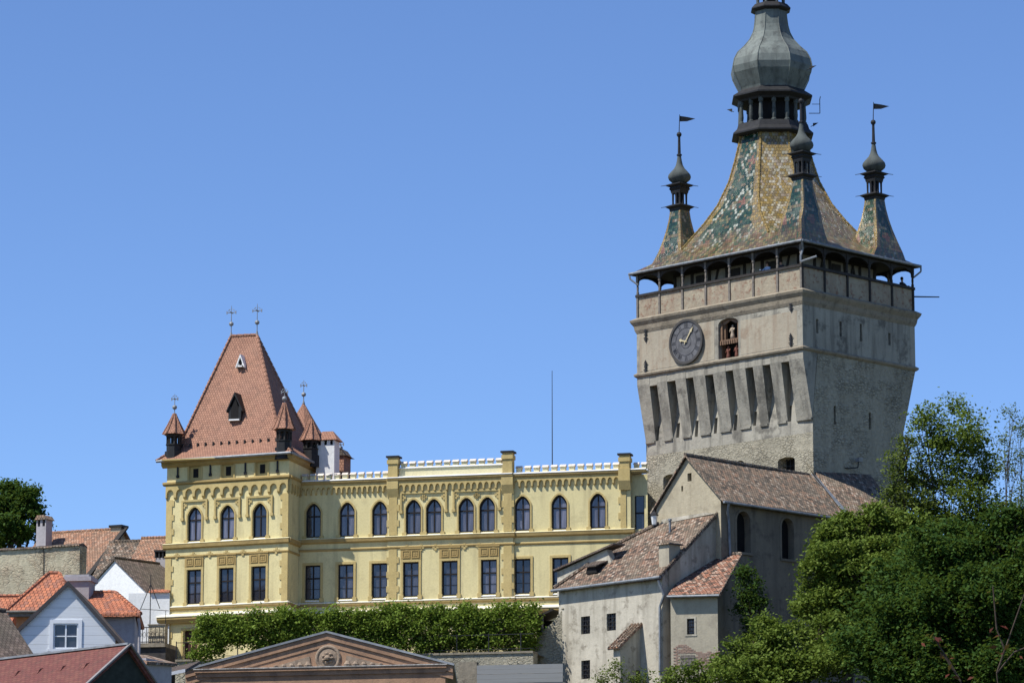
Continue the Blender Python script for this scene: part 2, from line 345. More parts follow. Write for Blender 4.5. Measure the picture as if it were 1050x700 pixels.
    def build(s, name, mat, parent=None, smooth=False, loc=None, rz=0.0, fix=True):
        me = bpy.data.meshes.new(name); me.from_pydata(s.v, [], s.f)
        mats = mat if isinstance(mat, (list, tuple)) else [mat]
        for m in mats: me.materials.append(M[m] if isinstance(m, str) else m)
        uvl = me.uv_layers.new(name='UVMap'); V = [Vector(p) for p in s.v]
        if s.pat: pl = me.uv_layers.new(name='pat')
        for fi, p in enumerate(me.polygons):
            p.material_index = s.mi[fi]; p.use_smooth = smooth
            n = p.normal
            if abs(n.z) > .985: ua, va = Vector((1, 0, 0)), Vector((0, 1, 0))
            else: ua = Vector((0, 0, 1)).cross(n).normalized(); va = n.cross(ua)
            ex = s.uvx.get(fi); pa = s.pat.get(fi)
            for k, li in enumerate(p.loop_indices):
                q = V[s.f[fi][k]]
                uvl.data[li].uv = ex[k] if ex else (q.dot(ua), q.dot(va))
                if pa: pl.data[li].uv = pa[k]
        me.update()
        o = bpy.data.objects.new(name, me); COL.objects.link(o)
        if parent is not None: o.parent = parent
        if loc is not None: o.location = loc
        o.rotation_euler.z = rz
        return o
def thing(name, label, cat, fr=None, loc=None, rz=0.0, group=None):
    o = bpy.data.objects.new(name, None); COL.objects.link(o); o.empty_display_size = .5
    if fr is not None: o.location = fr.o; o.rotation_euler.z = fr.a
    else: o.location = loc; o.rotation_euler.z = rz
    return tag(o, label, cat, group)
def tag(o, label, cat, group=None):
    o['label'] = label; o['category'] = cat
    if group: o['group'] = group
    return o
def kids(o): return [c for c in bpy.data.objects if c.parent == o]
def dup(o, parent=None, loc=None, rz=None):
    def rec(a, par):
        c = a.copy(); COL.objects.link(c); c.parent = par
        for k in kids(a): rec(k, c)
        return c
    c = rec(o, parent if parent is not None else o.parent)
    if loc is not None: c.location = loc
    if rz is not None: c.rotation_euler.z = rz
    return c
def arch(a0, a1, z0, z1, rise=None, pointed=False, n=9):
    """opening outline, counter-clockwise"""
    w = (a1-a0)/2; c = (a0+a1)/2; rise = w if rise is None else rise; zs = z1-rise
    pts = [(a0, z0), (a1, z0)]
    for k in range(n+1):
        t = math.pi*k/n
        if pointed:
            x = math.cos(t); y = (1-abs(x)**1.7)**.75
        else: x, y = math.cos(t), math.sin(t)
        pts.append((c+w*x, zs+rise*y))
    return pts
def rect(a0, a1, z0, z1): return [(a0, z0), (a1, z0), (a1, z1), (a0, z1)]
def F0(y): return lambda a, z, d: (a, y+d, z)           # wall facing -y
def FX(x): return lambda a, z, d: (x-d, a, z)           # wall facing +x
# ------------------------------------------------------------------ CLOCK TOWER
ALPHA = R(45.7)
T_Y = 215.0
_c = at(823.3, 357.2, T_Y)
T = Frame(_c, -ALPHA, 24.0)
WL = -T.on(653.2, 386)[0]; WR = T.onx(938.7, 375)[0]
def zc(py, px=823.3): return T.on(px, py)[1]
z_str, z_cor, z_rail, z_eave = zc(357.2), zc(299), zc(271), zc(247.5)
DL, DR = .8, 1.3
z_led = T.on(829.5, 428, DL)[1]
tower = thing('clock_tower', 'tall grey medieval clock tower with a steep glazed tile roof, wooden gallery and corner turrets', 'clock tower', T)
def on_L(px, py, y=0.0): return T.on(px, py, y)
# --- walls
nx0, nzb = on_L(736.8, 370); nx1, nzt = on_L(756.8, 324)
NICHE = arch(nx0, nx1, nzb, nzt, .35)
slits_R = []
for px, ya, yb in ((838, 327, 341.5), (862, 329.6, 344.6), (882.8, 332, 350), (912, 341.5, 354)):
    a, zt = T.onx(px, ya); _, zb = T.onx(px, yb); slits_R.append((a, zb, zt))
for px, ya, yb in ((856, 416, 435), (892, 423, 440)):
    a, zt = T.onx(px, ya); _, zb = T.onx(px, yb); slits_R.append((a, zb, zt))
m = MB()
m.wall(rect(-WL, 0, z_str, z_cor), [NICHE], F0(0), .75)
up = [rect(a-.11, a+.11, zb, zt) for a, zb, zt in slits_R if zb > z_str]
m.wall(rect(0, WR, z_str, z_cor), up, FX(0), .5)
m.face([(-WL, WR, z_str), (-WL, 0, z_str), (-WL, 0, z_cor), (-WL, WR, z_cor)])
m.face([(0, WR, z_str), (-WL, WR, z_str), (-WL, WR, z_cor), (0, WR, z_cor)])
m.face([(-WL, 0, z_cor), (0, 0, z_cor), (0, WR, z_cor), (-WL, WR, z_cor)])
m.face([(-WL, 0, z_str), (-WL, WR, z_str), (0, WR, z_str), (0, 0, z_str)])
m.build('upper_wall', 'tower', tower)
# lower shaft: machicolated front leaning back, right face plumb
slot_px = [(121, 148, 213), (204, 244, 192), (294, 327, 176), (386, 424, 162), (484, 519, 142), (579, 606, 127), (661, 688, 114), (751, 779, 100)]
slots = []
for a, b, t in slot_px:
    x0, zt = on_L(640+a/4.667, 350+t/4.667); x1, _ = on_L(640+b/4.667, 350+t/4.667)
    slots.append((x0, max(x1, x0+.62), zt))
z_lint = z_str-.38
CORE = 1.25                                   # how far the slots go in at their top
zb0 = -6.0
m = MB()
loops = []
slit_px = [(162, 405, 475), (260, 390, 460), (349, 378, 455), (440, 365, 440), (535, 350, 425), (628, 335, 403), (795, 308, 383)]
def core_y(z): return DL + (CORE-DL)*max(0, (z-z_led)/(z_lint-z_led))
zmid_holes = []
for c, t, b in slit_px:
    x, zt = on_L(640+c/4.667, 350+t/4.667, DL+.1); _, zb = on_L(640+c/4.667, 350+b/4.667, DL+.05)
    zmid_holes.append([(x-.13, zb), (x+.13, zb), (x+.13, zt), (x-.13, zt)])
low_holes = []
for x0, x1, y0, y1 in ((797.5, 815, 469.6, 486), (680, 694, 487, 505), (754, 763, 472.5, 480)):
    a0, zt = on_L(x0, y0, DL); a1, _ = on_L(x1, y0, DL); _, zb = on_L(x0, y1, DL)
    low_holes.append(arch(a0, a1, zb, zt, .22))
m.wall(rect(-WL, 0, z_led-.9, z_lint), zmid_holes, lambda a, z, d: (a, core_y(z)+d, z), .5)
m.build('machicolation_wall', 'tower', tower)
m = MB()
m.wall(rect(-WL, 0, zb0, z_led-.9), [], F0(DL), .6) if not low_holes else m.wall(rect(-WL, 0, zb0, z_led-.9), low_holes, F0(DL), .8)
back = WR-DR
dn = [rect(a-.11, a+.11, zb, zt) for a, zb, zt in slits_R if zb < z_str]
m.wall([(CORE, z_str-.003), (CORE, z_lint), (DL, z_led), (DL, zb0), (back, zb0), (back, z_led), (WR, z_str-.003)], dn, FX(0), .5)
m.face([(-WL, WR, z_str), (-WL, CORE, z_str), (-WL, CORE, z_lint), (-WL, DL, z_led), (-WL, DL, zb0), (-WL, back, zb0), (-WL, back, z_led)])
m.face([(0, back, z_led), (-WL, back, z_led), (-WL, WR, z_str), (0, WR, z_str)]); m.face([(0, back, zb0), (-WL, back, zb0), (-WL, back, z_led), (0, back, z_led)])
m.build('lower_wall', 'tower_rough', tower)
# machicolation piers between the slots (flush with the upper wall at the top, dying into the shaft below)
edges = [-WL] + [e for s in slots for e in s[:2]] + [0.0]
lean = 0.0
def pier_x(k, f):
    """left and right edge of pier k at f = 0 (top) .. 1 (foot)"""
    a, b = edges[2*k], edges[2*k+1]; last = len(edges)//2-1
    return (a if k == 0 else a-.12*f), (b if k == last else b-.22*f)
def loft(mb, A, B):
    n = len(A); a = [mb.pt(p) for p in A]; b = [mb.pt(p) for p in B]
    mb.idx([a, b[::-1]])
    for k in range(n): mb.idx([[a[(k+1) % n], a[k], b[k], b[(k+1) % n]]])
for k in range(len(edges)//2):
    m = MB(); prof_ = [(0, z_str-.004), (.006, z_lint-.2), (DL-.02, z_led), (DL+.02, z_led-.02), (CORE+.1, z_lint), (CORE+.1, z_str-.004)]
    ff = lambda z: max(0, min(1, (z_lint-z)/(z_lint-z_led)))
    loft(m, [(pier_x(k, ff(z))[0], y, z) for y, z in prof_], [(pier_x(k, ff(z))[1], y, z) for y, z in prof_])
    m.build('machicolation_pier', 'tower', tower)
for k, s in enumerate(slots):
    m = MB(); m.box(s[0]-.002, s[1]+.002, .02, CORE+.05, s[2], z_str-.006); m.build('slot_lintel', 'tower', tower)
for k in range(0, len(edges), 2):             # moulded stop under each pier
    a, b = pier_x(k//2, 1); m = MB(); m.prism([(a+.05, DL-.12, z_led), (a+.05, DL-.1, z_led-.12), (a+.05, DL+.05, z_led-.22), (a+.05, DL+.05, z_led)], (b-a-.1, 0, 0)); m.build('pier_stop', 'tower', tower)
for L in low_holes+zmid_holes:
    xs = [p[0] for p in L]; zs = [p[1] for p in L]; m = MB()
    yy = DL+.78 if min(zs) < z_led-1 else DL+.52
    m.box(min(xs)-.05, max(xs)+.05, yy, yy+.05, min(zs)-.05, max(zs)+.05); m.build('dark_opening', 'dark', tower)
for a, zb, zt in slits_R:
    m = MB(); m.box(-.52, -.48, a-.2, a+.2, zb-.1, zt+.1); m.build('dark_opening', 'dark', tower)
a0, zt = on_L(802, 471, DL); a1, zb = on_L(814, 485, DL)
m = MB(); c0 = min(p[0] for p in low_holes[0]); c1 = max(p[0] for p in low_holes[0]); cz0 = min(p[1] for p in low_holes[0]); cz1 = max(p[1] for p in low_holes[0])
for k in range(3): m.box(c0+.25+k*.3, c0+.29+k*.3, DL+.5, DL+.54, cz0, cz1)
m.box(c0, c1, DL+.49, DL+.53, (cz0+cz1)/2-.02, (cz0+cz1)/2+.02); m.build('window_bars', 'iron', tower)
# string course and main cornice
def ring(mb, e0, z0, e1, z1, i=0.0):
    """band round the tower, projecting e0 at its foot and e1 at its top"""
    P = lambda e, z: [(-WL-e, -e, z), (e, -e, z), (e, WR+e, z), (-WL-e, WR+e, z)]
    A, B, I0, I1 = P(e0, z0), P(e1, z1), P(-.02-i, z0), P(-.02-i, z1)
    for k in range(4):
        j = (k+1) % 4
        mb.face([A[k], A[j], B[j], B[k]]); mb.face([I0[k], I0[j], A[j], A[k]]); mb.face([B[k], B[j], I1[j], I1[k]])
m = MB(); ring(m, .03, z_str-.10, .14, z_str); ring(m, .14, z_str, .16, z_str+.10); ring(m, .16, z_str+.10, .02, z_str+.2); m.build('string_course', 'stone_trim', tower)
m = MB(); ring(m, .02, z_cor-.75, .10, z_cor-.55); ring(m, .10, z_cor-.55, .14, z_cor-.3); ring(m, .14, z_cor-.3, .29, z_cor-.06); ring(m, .29, z_cor-.06, .33, z_cor+.08); ring(m, .33, z_cor+.08, .06, z_cor+.24)
m.build('cornice', 'stone_trim', tower)
# painted render beside the clock
x0, za = on_L(656, 385); x1, _ = on_L(733, 385); m = MB(); m.box(x0, x1, -.012, .05, z_str+.25, z_cor-.8); m.build('painted_panel', 'tower_painted', tower)
x0, _ = on_L(760, 385); x1, _ = on_L(818, 385); m = MB(); m.box(x0, x1, -.012, .05, z_str+.25, z_cor-1.1); m.build('inscription_panel', 'tower_painted', tower)
# --- clock
ccx, ccz = on_L(705.2, 350.4); cr = 1.38
m = MB(); m.xf = Matrix.Translation((ccx, -.03, ccz)) @ Matrix.Rotation(R(90), 4, 'X')
m.lathe((0, 0, 0), [(cr, -.02), (cr, .08), (cr-.06, .12)], 40); face = m.build('clock_face', plain('clock_face_grey', (.105, .105, .11), .7, .3, 2.5), tower)
def annulus(mb, r0, r1, y, th=.02, n=40):
    for k in range(n):
        a, b = 2*math.pi*k/n, 2*math.pi*(k+1)/n
        q = [(ccx+r*math.cos(t), y, ccz+r*math.sin(t)) for r, t in ((r0, a), (r1, a), (r1, b), (r0, b))]
        mb.prism(q, (0, -th, 0))
m = MB(); annulus(m, cr-.1, cr+.05, -.16, .05); m.build('clock_rim', plain('clock_rim_dark', (.06, .055, .05), .6), face)
rdm = plain('ring_dark', (.045, .045, .05), .6)
for r0_ in (.40, .86): m = MB(); annulus(m, r0_, r0_+.035, -.152, .01); m.build('chapter_ring', rdm, face)
numm = plain('numerals_dark', (.035, .035, .04), .6)
NUM = ['XII', 'I', 'II', 'III', 'IIII', 'V', 'VI', 'VII', 'VIII', 'IX', 'X', 'XI']
for k, s in enumerate(NUM):
    t = -2*math.pi*k/12; m = MB(); m.xf = Matrix.Translation((ccx, -.155, ccz)) @ Matrix.Rotation(-t, 4, 'Y') @ Matrix.Translation((0, 0, 1.07))
    wch = {'I': .07, 'V': .15, 'X': .15}; tot = sum(wch[c] for c in s); x = -tot/2
    for c in s:
        if c == 'I': m.box(x+.015, x+.05, -.008, 0, -.14, .14)
        elif c == 'V': m.beam((x, 0, .14), (x+.065, 0, -.14), .03, .016, (0, 1, 0)); m.beam((x+.13, 0, .14), (x+.065, 0, -.14), .02, .016, (0, 1, 0))
        else: m.beam((x, 0, .14), (x+.13, 0, -.14), .03, .016, (0, 1, 0)); m.beam((x+.13, 0, .14), (x, 0, -.14), .02, .016, (0, 1, 0))
        x += wch[c]
    m.build('numeral', numm, face)
gold = plain('dull_brass', (.50, .43, .27), .55, .15, 3)
def hand(nm, px, py, wd):
    x, z = on_L(px, py, -.16); d = Vector((x-ccx, 0, z-ccz)); mb = MB(); n = Vector((-d.z, 0, d.x)).normalized()
    o = Vector((ccx, -.19, ccz)); b = o-d*.18; tip = o+d
    mb.prism([b-n*wd*.6, o+d*.62-n*wd*.8, o+d*.70-n*wd*1.9, tip, o+d*.70+n*wd*1.9, o+d*.62+n*wd*.8, b+n*wd*.6], (0, -.03, 0)); mb.build(nm, gold, face)
# 640+203/3.18 is the arbor: offset to the true centre
dx, dy = 705.2-703.8, 350.4-354
hand('minute_hand', 640+221/3.18+dx, 200+440/3.18+dy, .05); hand('hour_hand', 640+176/3.18+dx, 200+484/3.18+dy, .06)
m = MB(); m.tube((ccx, -.1, ccz), (ccx, -.25, ccz), .09, .06, 12); m.build('hand_boss', gold, face)
# --- figure niche: wooden frame, carved figures on two tiers
m = MB(); nc = (nx0+nx1)/2; nh = nzt-nzb; nw = nx1-nx0
m.box(nx0-.02, nx1+.02, .70, .76, nzb-.1, nzt+.1); niche = m.build('figure_niche', 'dark', tower)
m = MB(); zt2 = nzb+nh*.47
m.box(nx0, nx1, .14, .7, zt2-.05, zt2+.07); m.box(nx0, nx1, .14, .7, nzb, nzb+.06); m.box(nx0, nx0+.05, .3, .68, nzb, nzt-.3)
for k in range(9): m.box(nx0+nw*(k+.2)/9, nx0+nw*(k+.8)/9, .10, .15, zt2-.24, zt2+.02)
for x in (nx0+.06, nx1-.2): m.box(x, x+.14, .16, .3, zt2, nzt-.15)
m.prism([(nx0+.08, .2, nzt-.35), (nx0+.4, .2, nzt-.35), (nc, .2, nzt-.12), (nx1-.4, .2, nzt-.35), (nx1-.08, .2, nzt-.35), (nx1-.08, .2, nzt-.05), (nx0+.08, .2, nzt-.05)], (0, .1, 0))
m.box(nx0+.2, nx0+.34, .3, .5, zt2, nzt-.3); m.box(nx1-.34, nx1-.2, .3, .5, zt2, nzt-.3)
m.build('carved_wooden_stage', plain('brown_carved_wood', (.17, .105, .065), .7, .3, 6), niche)
def figure(x, y, z, h, col):
    mb = MB(); mb.lathe((x, y, z), [(.02, 0), (h*.17, .01), (h*.15, h*.3), (h*.11, h*.52), (h*.17, h*.68), (h*.15, h*.78), (h*.05, h*.82), (h*.05, h*.85), (h*.075, h*.89), (h*.08, h*.93), (h*.05, h*.99), (0.005, h)], 10)
    mb.tube((x-h*.17, y, z+h*.75), (x-h*.2, y-h*.08, z+h*.5), h*.05, h*.035, 6); mb.tube((x+h*.17, y, z+h*.75), (x+h*.16, y-h*.14, z+h*.58), h*.05, h*.035, 6)
    mb.build('carved_figure', col, niche, True)
fig1, fig2 = plain('faded_figure_paint', (.34, .27, .2), .7, .3, 5), plain('red_brown_figure_paint', (.16, .06, .04), .7, .3, 5)
figure(nc, .42, zt2+.07, nh*.36, fig1)
figure(nc-.35, .40, nzb+.06, nh*.34, fig2); figure(nc+.35, .40, nzb+.06, nh*.34, fig2)
# --- wrought iron wall anchors
for px, y0, y1 in ((811.4, 304, 320), (811.4, 341.5, 356), (662.6, 335, 351), (662.6, 369, 383.5)):
    x, zt = on_L(px, y0); _, zb = on_L(px, y1); m = MB(); h = zt-zb; zm = (zt+zb)/2
    m.box(x-.035, x+.035, -.08, 0, zb+.1, zt-.1)
    for s in (-1, 1):
        e = zm+s*h/2; m.prism([(x-.11, -.05, e-s*.2), (x, -.05, e-s*.3), (x+.11, -.05, e-s*.2), (x, -.05, e)], (0, -.04, 0))
        m.prism([(x-.2, -.05, e-s*.25), (x-.03, -.05, e-s*.36), (x+.03, -.05, e-s*.36), (x+.2, -.05, e-s*.25), (x, -.05, e-s*.28)], (0, -.035, 0))
    m.box(x-.12, x+.12, -.085, -.02, zm-.035, zm+.035)
    m.build('wall_anchor', 'iron', tower)
# --- gallery
zp0 = z_cor+.2
def side(mp, L, n, zin):
    """one side of the gallery: mp(a, depth, z) -> local point, L = length, n bays"""
    bw = L/n
    for k in range(n):
        mb = MB(); a0, a1 = k*bw+.06, (k+1)*bw-.06
        mb.prism([mp(a0, .05, zp0), mp(a1, .05, zp0), mp(a1, .05, z_rail-.1), mp(a0, .05, z_rail-.1)], Vector(mp(0, .25, 0))-Vector(mp(0, .05, 0))); mb.build('parapet_panel', 'brickpatch', tower)
    mb = MB(); mb.prism([mp(-.05, -.07, z_rail-.1), mp(L+.05, -.07, z_rail-.1), mp(L+.05, -.07, z_rail+.06), mp(-.05, -.07, z_rail+.06)], Vector(mp(0, .3, 0))-Vector(mp(0, -.07, 0))); mb.build('gallery_rail', 'wood', tower)
    for k in range(n+1):
        a = k*bw; mb = MB(); c = mp(min(max(a, .07), L-.07), .04, 0)
        mb.box(c[0]-.07, c[0]+.07, c[1]-.07, c[1]+.07, zp0-.08, z_rail-.1)
        mb.lathe((c[0], c[1], 0), [(.085, z_rail+.06), (.085, z_rail+.25), (.06, z_rail+.28), (.075, z_rail+.5), (.06, z_eave-.75), (.1, z_eave-.68), (.1, z_eave-.6), (.08, z_eave-.56)], 8)
        mb.box(c[0]-.08, c[0]+.08, c[1]-.08, c[1]+.08, z_eave-.56, z_eave)
        mb.build('gallery_post', 'wood_grey' if n == 7 else 'wood', tower)
    holes = []
    for k in range(n): holes.append(arch(k*bw+.10, (k+1)*bw-.10, z_eave-.9, z_eave-.12, .52, False, 8))
    mb = MB()
    # arched brace boards: each bay's spandrels
    for k in range(n):
        a0, a1 = k*bw+.07, (k+1)*bw-.07; c = (a0+a1)/2; w_ = (a1-a0)/2; pts = [(a0, z_eave-.66)]
        for q in range(9):
            t = math.pi-math.pi*q/8; pts.append((c+w_*math.cos(t), z_eave-.66+.46*math.sin(t)))
        for (p, q) in zip(pts[1:], pts[2:]):
            mb.prism([mp(p[0], .0, p[1]), mp(q[0], .0, q[1]), mp(q[0], .0, z_eave-.05), mp(p[0], .0, z_eave-.05)], Vector(mp(0, .07, 0))-Vector(mp(0, 0, 0)))
    mb.prism([mp(0, -.06, z_eave-.1), mp(L, -.06, z_eave-.1), mp(L, -.06, z_eave+.12), mp(0, -.06, z_eave+.12)], Vector(mp(0, .2, 0))-Vector(mp(0, 0, 0)))
    mb.build('arched_brace', 'wood', tower)
side(lambda a, d, z: (-WL+a, d, z), WL, 7, 1)
side(lambda a, d, z: (-d, a, z), WR, 5, 1)
side(lambda a, d, z: (-a, WR-d, z), WL, 7, 1)
side(lambda a, d, z: (-WL+d, WR-a, z), WR, 5, 1)
m = MB(); m.box(-WL+.26, -.26, .26, WR-.26, z_cor+.05, z_rail-1.0); m.build('gallery_floor', 'wood_grey', tower)
gi = 1.75
m = MB(); m.box(-WL+gi, -gi, gi, WR-gi, zp0, z_eave+.6); m.build('gallery_core_wall', plaster('gallery_render', (.34, .31, .26), (.28, .26, .22), (.15, .13, .11), .4, .5, .03, 4, .4), tower)
m = MB(); e = gi-.05
for k in range(8):
    x = -WL+gi+(WL-2*gi)*k/7
    m.box(x-.1, x+.1, e-.03, e+.03, zp0, z_eave)
    if k in (0, 2, 4, 6): m.beam((x+.1, e, zp0+.4), (x+.75, e, z_eave-.2), .14, .06, (0, 1, 0))
    if k in (1, 3, 5): m.box(x+.35, x+1.1, e-.02, e+.03, zp0+.2, z_eave-.4)
for z in (zp0+1.3, z_eave-.15): m.box(-WL+gi, -gi, e-.025, e+.02, z-.08, z+.08)
for k in range(6):
    y = gi+(WR-2*gi)*k/5
    m.box(-e-.03, -e+.03, y-.1, y+.1, zp0, z_eave)
    if k in (1, 3): m.beam((-e, y+.1, zp0+.4), (-e, y+.8, z_eave-.2), .14, .06, (1, 0, 0)); m.beam((-e, y+1.3, zp0+.9), (-e, y+.7, z_eave-.2), .14, .06, (1, 0, 0))
    if k in (2,): m.box(-e-.02, -e+.03, y+.2, y+1.0, zp0+.2, z_eave-.4)
for z in (zp0+1.3, z_eave-.15): m.box(-e-.025, -e+.02, gi, WR-gi, z-.08, z+.08)
m.build('timber_frame', 'wood', tower)
# --- main roof: bell-cast square that turns into an octagon
ov = .28
ze = z_eave+.02
cx, cy = -WL/2, WR/2
axP = T.wd((cx, cy, 0)); AY = axP.y
def axz(py): return T.loc(at(797, py, AY)).z           # height on the tower's axis
HA, HB = WL/2+ov, WR/2+ov
z0 = ze; ztop = axz(141)
y2h = lambda py: z0 + (axz(py)-axz(276.5))
prof = [(1.0, 276.5), (.93, 271), (.74, 257.5), (.57, 232), (.46, 214), (.36, 190), (.305, 168), (.268, 150), (.255, 140)]
rings = []; OCT = 2.05
for k, (r, py) in enumerate(prof):
    t = max(0, min(1, (1-r)/.745)); z = y2h(py)
    ha = HA*r; hb = HB*r
    # ease the rectangle into the octagon
    s = t**1.3; tgt = OCT; ra = ha*(1-s)+s*tgt*max(1, r/.255); rb = hb*(1-s)+s*tgt*max(1, r/.255)
    ch = [0, .12, .40, .52, .56, .575, .58, .585, .585858][k]*min(ra, rb)
    rings.append([(-ra, -rb+ch), (-ra+ch, -rb), (ra-ch, -rb), (ra, -rb+ch), (ra, rb-ch), (ra-ch, rb), (-ra+ch, rb), (-ra, rb-ch), z])
m = MB(); hlen = 0
for A, B in zip(rings, rings[1:]):
    za, zb = A[8], B[8]
    dv = math.hypot(zb-za, abs(A[1][1]-B[1][1])); v0, v1 = hlen, hlen+dv; hlen += dv
    pva, pvb = (za-z0)/(rings[-1][8]-z0), (zb-z0)/(rings[-1][8]-z0)
    for k in range(8):
        j = (k+1) % 8
        p, q, r_, s_ = A[k], A[j], B[j], B[k]
        L0 = math.dist(p, q); L1 = math.dist(r_, s_)
        m.cur = 1 if k % 2 == 0 else 2 if k in (3, 7) else 0
        pts = [(cx+p[0], cy+p[1], za), (cx+q[0], cy+q[1], za), (cx+r_[0], cy+r_[1], zb), (cx+s_[0], cy+s_[1], zb)]
        uv = [(-L0/2+k*31, v0), (L0/2+k*31, v0), (L1/2+k*31, v1), (-L1/2+k*31, v1)]
        pat = [(-1, pva), (1, pva), (1, pvb), (-1, pvb)]
        if L0 < .05: pts, uv, pat = [pts[0], pts[2], pts[3]], [uv[0], uv[2], uv[3]], [pat[0], pat[2], pat[3]]
        m.face(pts, pat, uv)
troof = m.build('tiled_roof', ['glazed_panel', 'glazed_gold', 'glazed_mixed'], tower)
hipm = plain('ochre_hip_tiles', (.22, .15, .05), .6, .6, 9)
for k in range(8):                                      # ridge tiles down the eight hips
    m = MB()
    for A, B in zip(rings[2:], rings[3:]):
        p0 = Vector((cx+A[k][0], cy+A[k][1], A[8])); p1 = Vector((cx+B[k][0], cy+B[k][1], B[8])); n = max(1, int((p1-p0).length/.3))
        for q in range(n): m.tube(p0.lerp(p1, q/n), p0.lerp(p1, (q+.95)/n), .085, .065, 6)
    m.build('hip_tiles', hipm, troof)
m = MB(); P = rings[0]
m.box(cx-HA+.02, cx+HA-.02, cy-HB+.02, cy+HB-.02, ze-.12, ze-.01); m.build('soffit', 'wood', tower)
m = MB(); g = .05
cs = [(cx-HA-g, cy-HB-g, ze-.02), (cx+HA+g, cy-HB-g, ze-.02), (cx+HA+g, cy+HB+g, ze-.02), (cx-HA-g, cy+HB+g, ze-.02)]
for k in range(4): m.tube(cs[k], cs[(k+1) % 4], .085, .085, 8)
m.build('gutter', 'zinc', tower)
m = MB(); f = cs[1]; m.path([f, (f[0]-.25, f[1]+.35, ze-.5), (.05, -.14, ze-.9), (.05, -.14, z_rail+.15)], .06); m.path([(.05, -.14, z_rail+.15), (.95, .3, z_rail+.42)], .07); m.build('rain_spout', 'zinc', tower)
m = MB(); f = cs[2]; m.path([f, (f[0], f[1], ze-.35), (f[0]-.4, f[1]-.3, ze-.75)], .055); m.build('rain_spout', 'zinc', tower)
m = MB(); f = cs[0]; m.path([f, (f[0]+.1, f[1], ze-.35), (f[0]+.5, f[1]+.3, ze-.75)], .055)
m.build('rain_spout', 'zinc', tower)
m = MB(); p0 = (.1, WR-.1, z_rail-.55); q = T.loc(at(963, 304.5, T.wd(p0).y+1)); m.tube(p0, q, .045, .035); m.build('flag_pole', 'iron', tower)
# --- lantern, onion dome, upper lantern
C0 = (cx, cy, 0); ro = R(22.5); k8 = 1/math.cos(R(22.5))
S = ppm(AY)/1.06
def lz(py): return y2h(py)
def px2r(wpx): return wpx/2/S
m = MB(); m.lathe(C0, [(px2r(74)*1.02, lz(143)), (px2r(84), lz(141.5)), (px2r(84), lz(140)), (px2r(76), lz(136)), (px2r(73), lz(131)), (px2r(70), lz(130))], 8, ro)
lant = m.build('lantern', 'lead', tower)
m = MB(); m.lathe(C0, [(px2r(50), lz(131)), (px2r(50), lz(105))], 8, ro); m.build('lantern_core', 'dark', lant)
for k in range(8):
    for half in (0, 1):
        a = ro+math.pi/4*k; r = px2r(66)
        p = Vector((r*math.cos(a), r*math.sin(a))); q = Vector((r*math.cos(a+math.pi/4), r*math.sin(a+math.pi/4))); c = p.lerp(q, .5*half)
        mb = MB(); mb.lathe((cx+c.x, cy+c.y, 0), [(.17, lz(131)), (.17, lz(129)), (.11, lz(128)), (.14, lz(124)), (.10, lz(112)), (.15, lz(111)), (.15, lz(107))], 8); mb.build('lantern_post', 'copper_dark', lant)
m = MB(); m.lathe(C0, [(px2r(70), lz(108)), (px2r(72), lz(106)), (px2r(83), lz(103)), (px2r(83), lz(101.5)), (px2r(70), lz(97)), (px2r(67), lz(96)), (px2r(66), lz(95))], 8, ro); m.build('lantern_roof', 'lead', lant)
m = MB(); dome = [(64, 96), (66, 93), (73, 86), (80.5, 78), (83, 71.5), (80, 64), (72.5, 57), (58, 50), (46.5, 43), (39, 35.5), (35, 28), (33, 20), (32, 14), (32, 12)]
m.lathe(C0, [(px2r(a), lz(b)) for a, b in dome], 8, ro); dm = m.build('onion_dome', 'copper', tower)
for k in range(8):
    a = ro+math.pi/4*k; pts = [(cx+px2r(q)*1.003*math.cos(a), cy+px2r(q)*1.003*math.sin(a), lz(y)) for q, y in dome]; m = MB(); m.path(pts, .035, 5); m.build('dome_seam', 'copper', dm)
m = MB(); m.lathe(C0, [(px2r(34), lz(13)), (px2r(41), lz(11)), (px2r(41), lz(10)), (px2r(34), lz(6)), (px2r(30), lz(5))], 8, ro); ul = m.build('upper_lantern', 'lead', tower)
m = MB(); m.lathe(C0, [(px2r(16), lz(6)), (px2r(16), lz(-14))], 8, ro); m.build('lantern_core', 'dark', ul)
for k in range(8):
    a = ro+math.pi/4*k; r = px2r(27); mb = MB(); mb.lathe((cx+r*math.cos(a), cy+r*math.sin(a), 0), [(.11, lz(6)), (.08, lz(4)), (.09, lz(-8)), (.11, lz(-12))], 8); mb.build('lantern_post', 'copper_dark', ul)
m = MB(); m.lathe(C0, [(px2r(30), lz(-10)), (px2r(40), lz(-12)), (px2r(40), lz(-13.5)), (px2r(28), lz(-18)), (px2r(40), lz(-30)), (px2r(30), lz(-42)), (px2r(14), lz(-52)), (px2r(7), lz(-70)), (px2r(3), lz(-100)), (px2r(10), lz(-104)), (px2r(10), lz(-110)), (.05, lz(-113)), (.04, lz(-140))], 8, ro); m.build('upper_onion_dome', 'copper', tower)
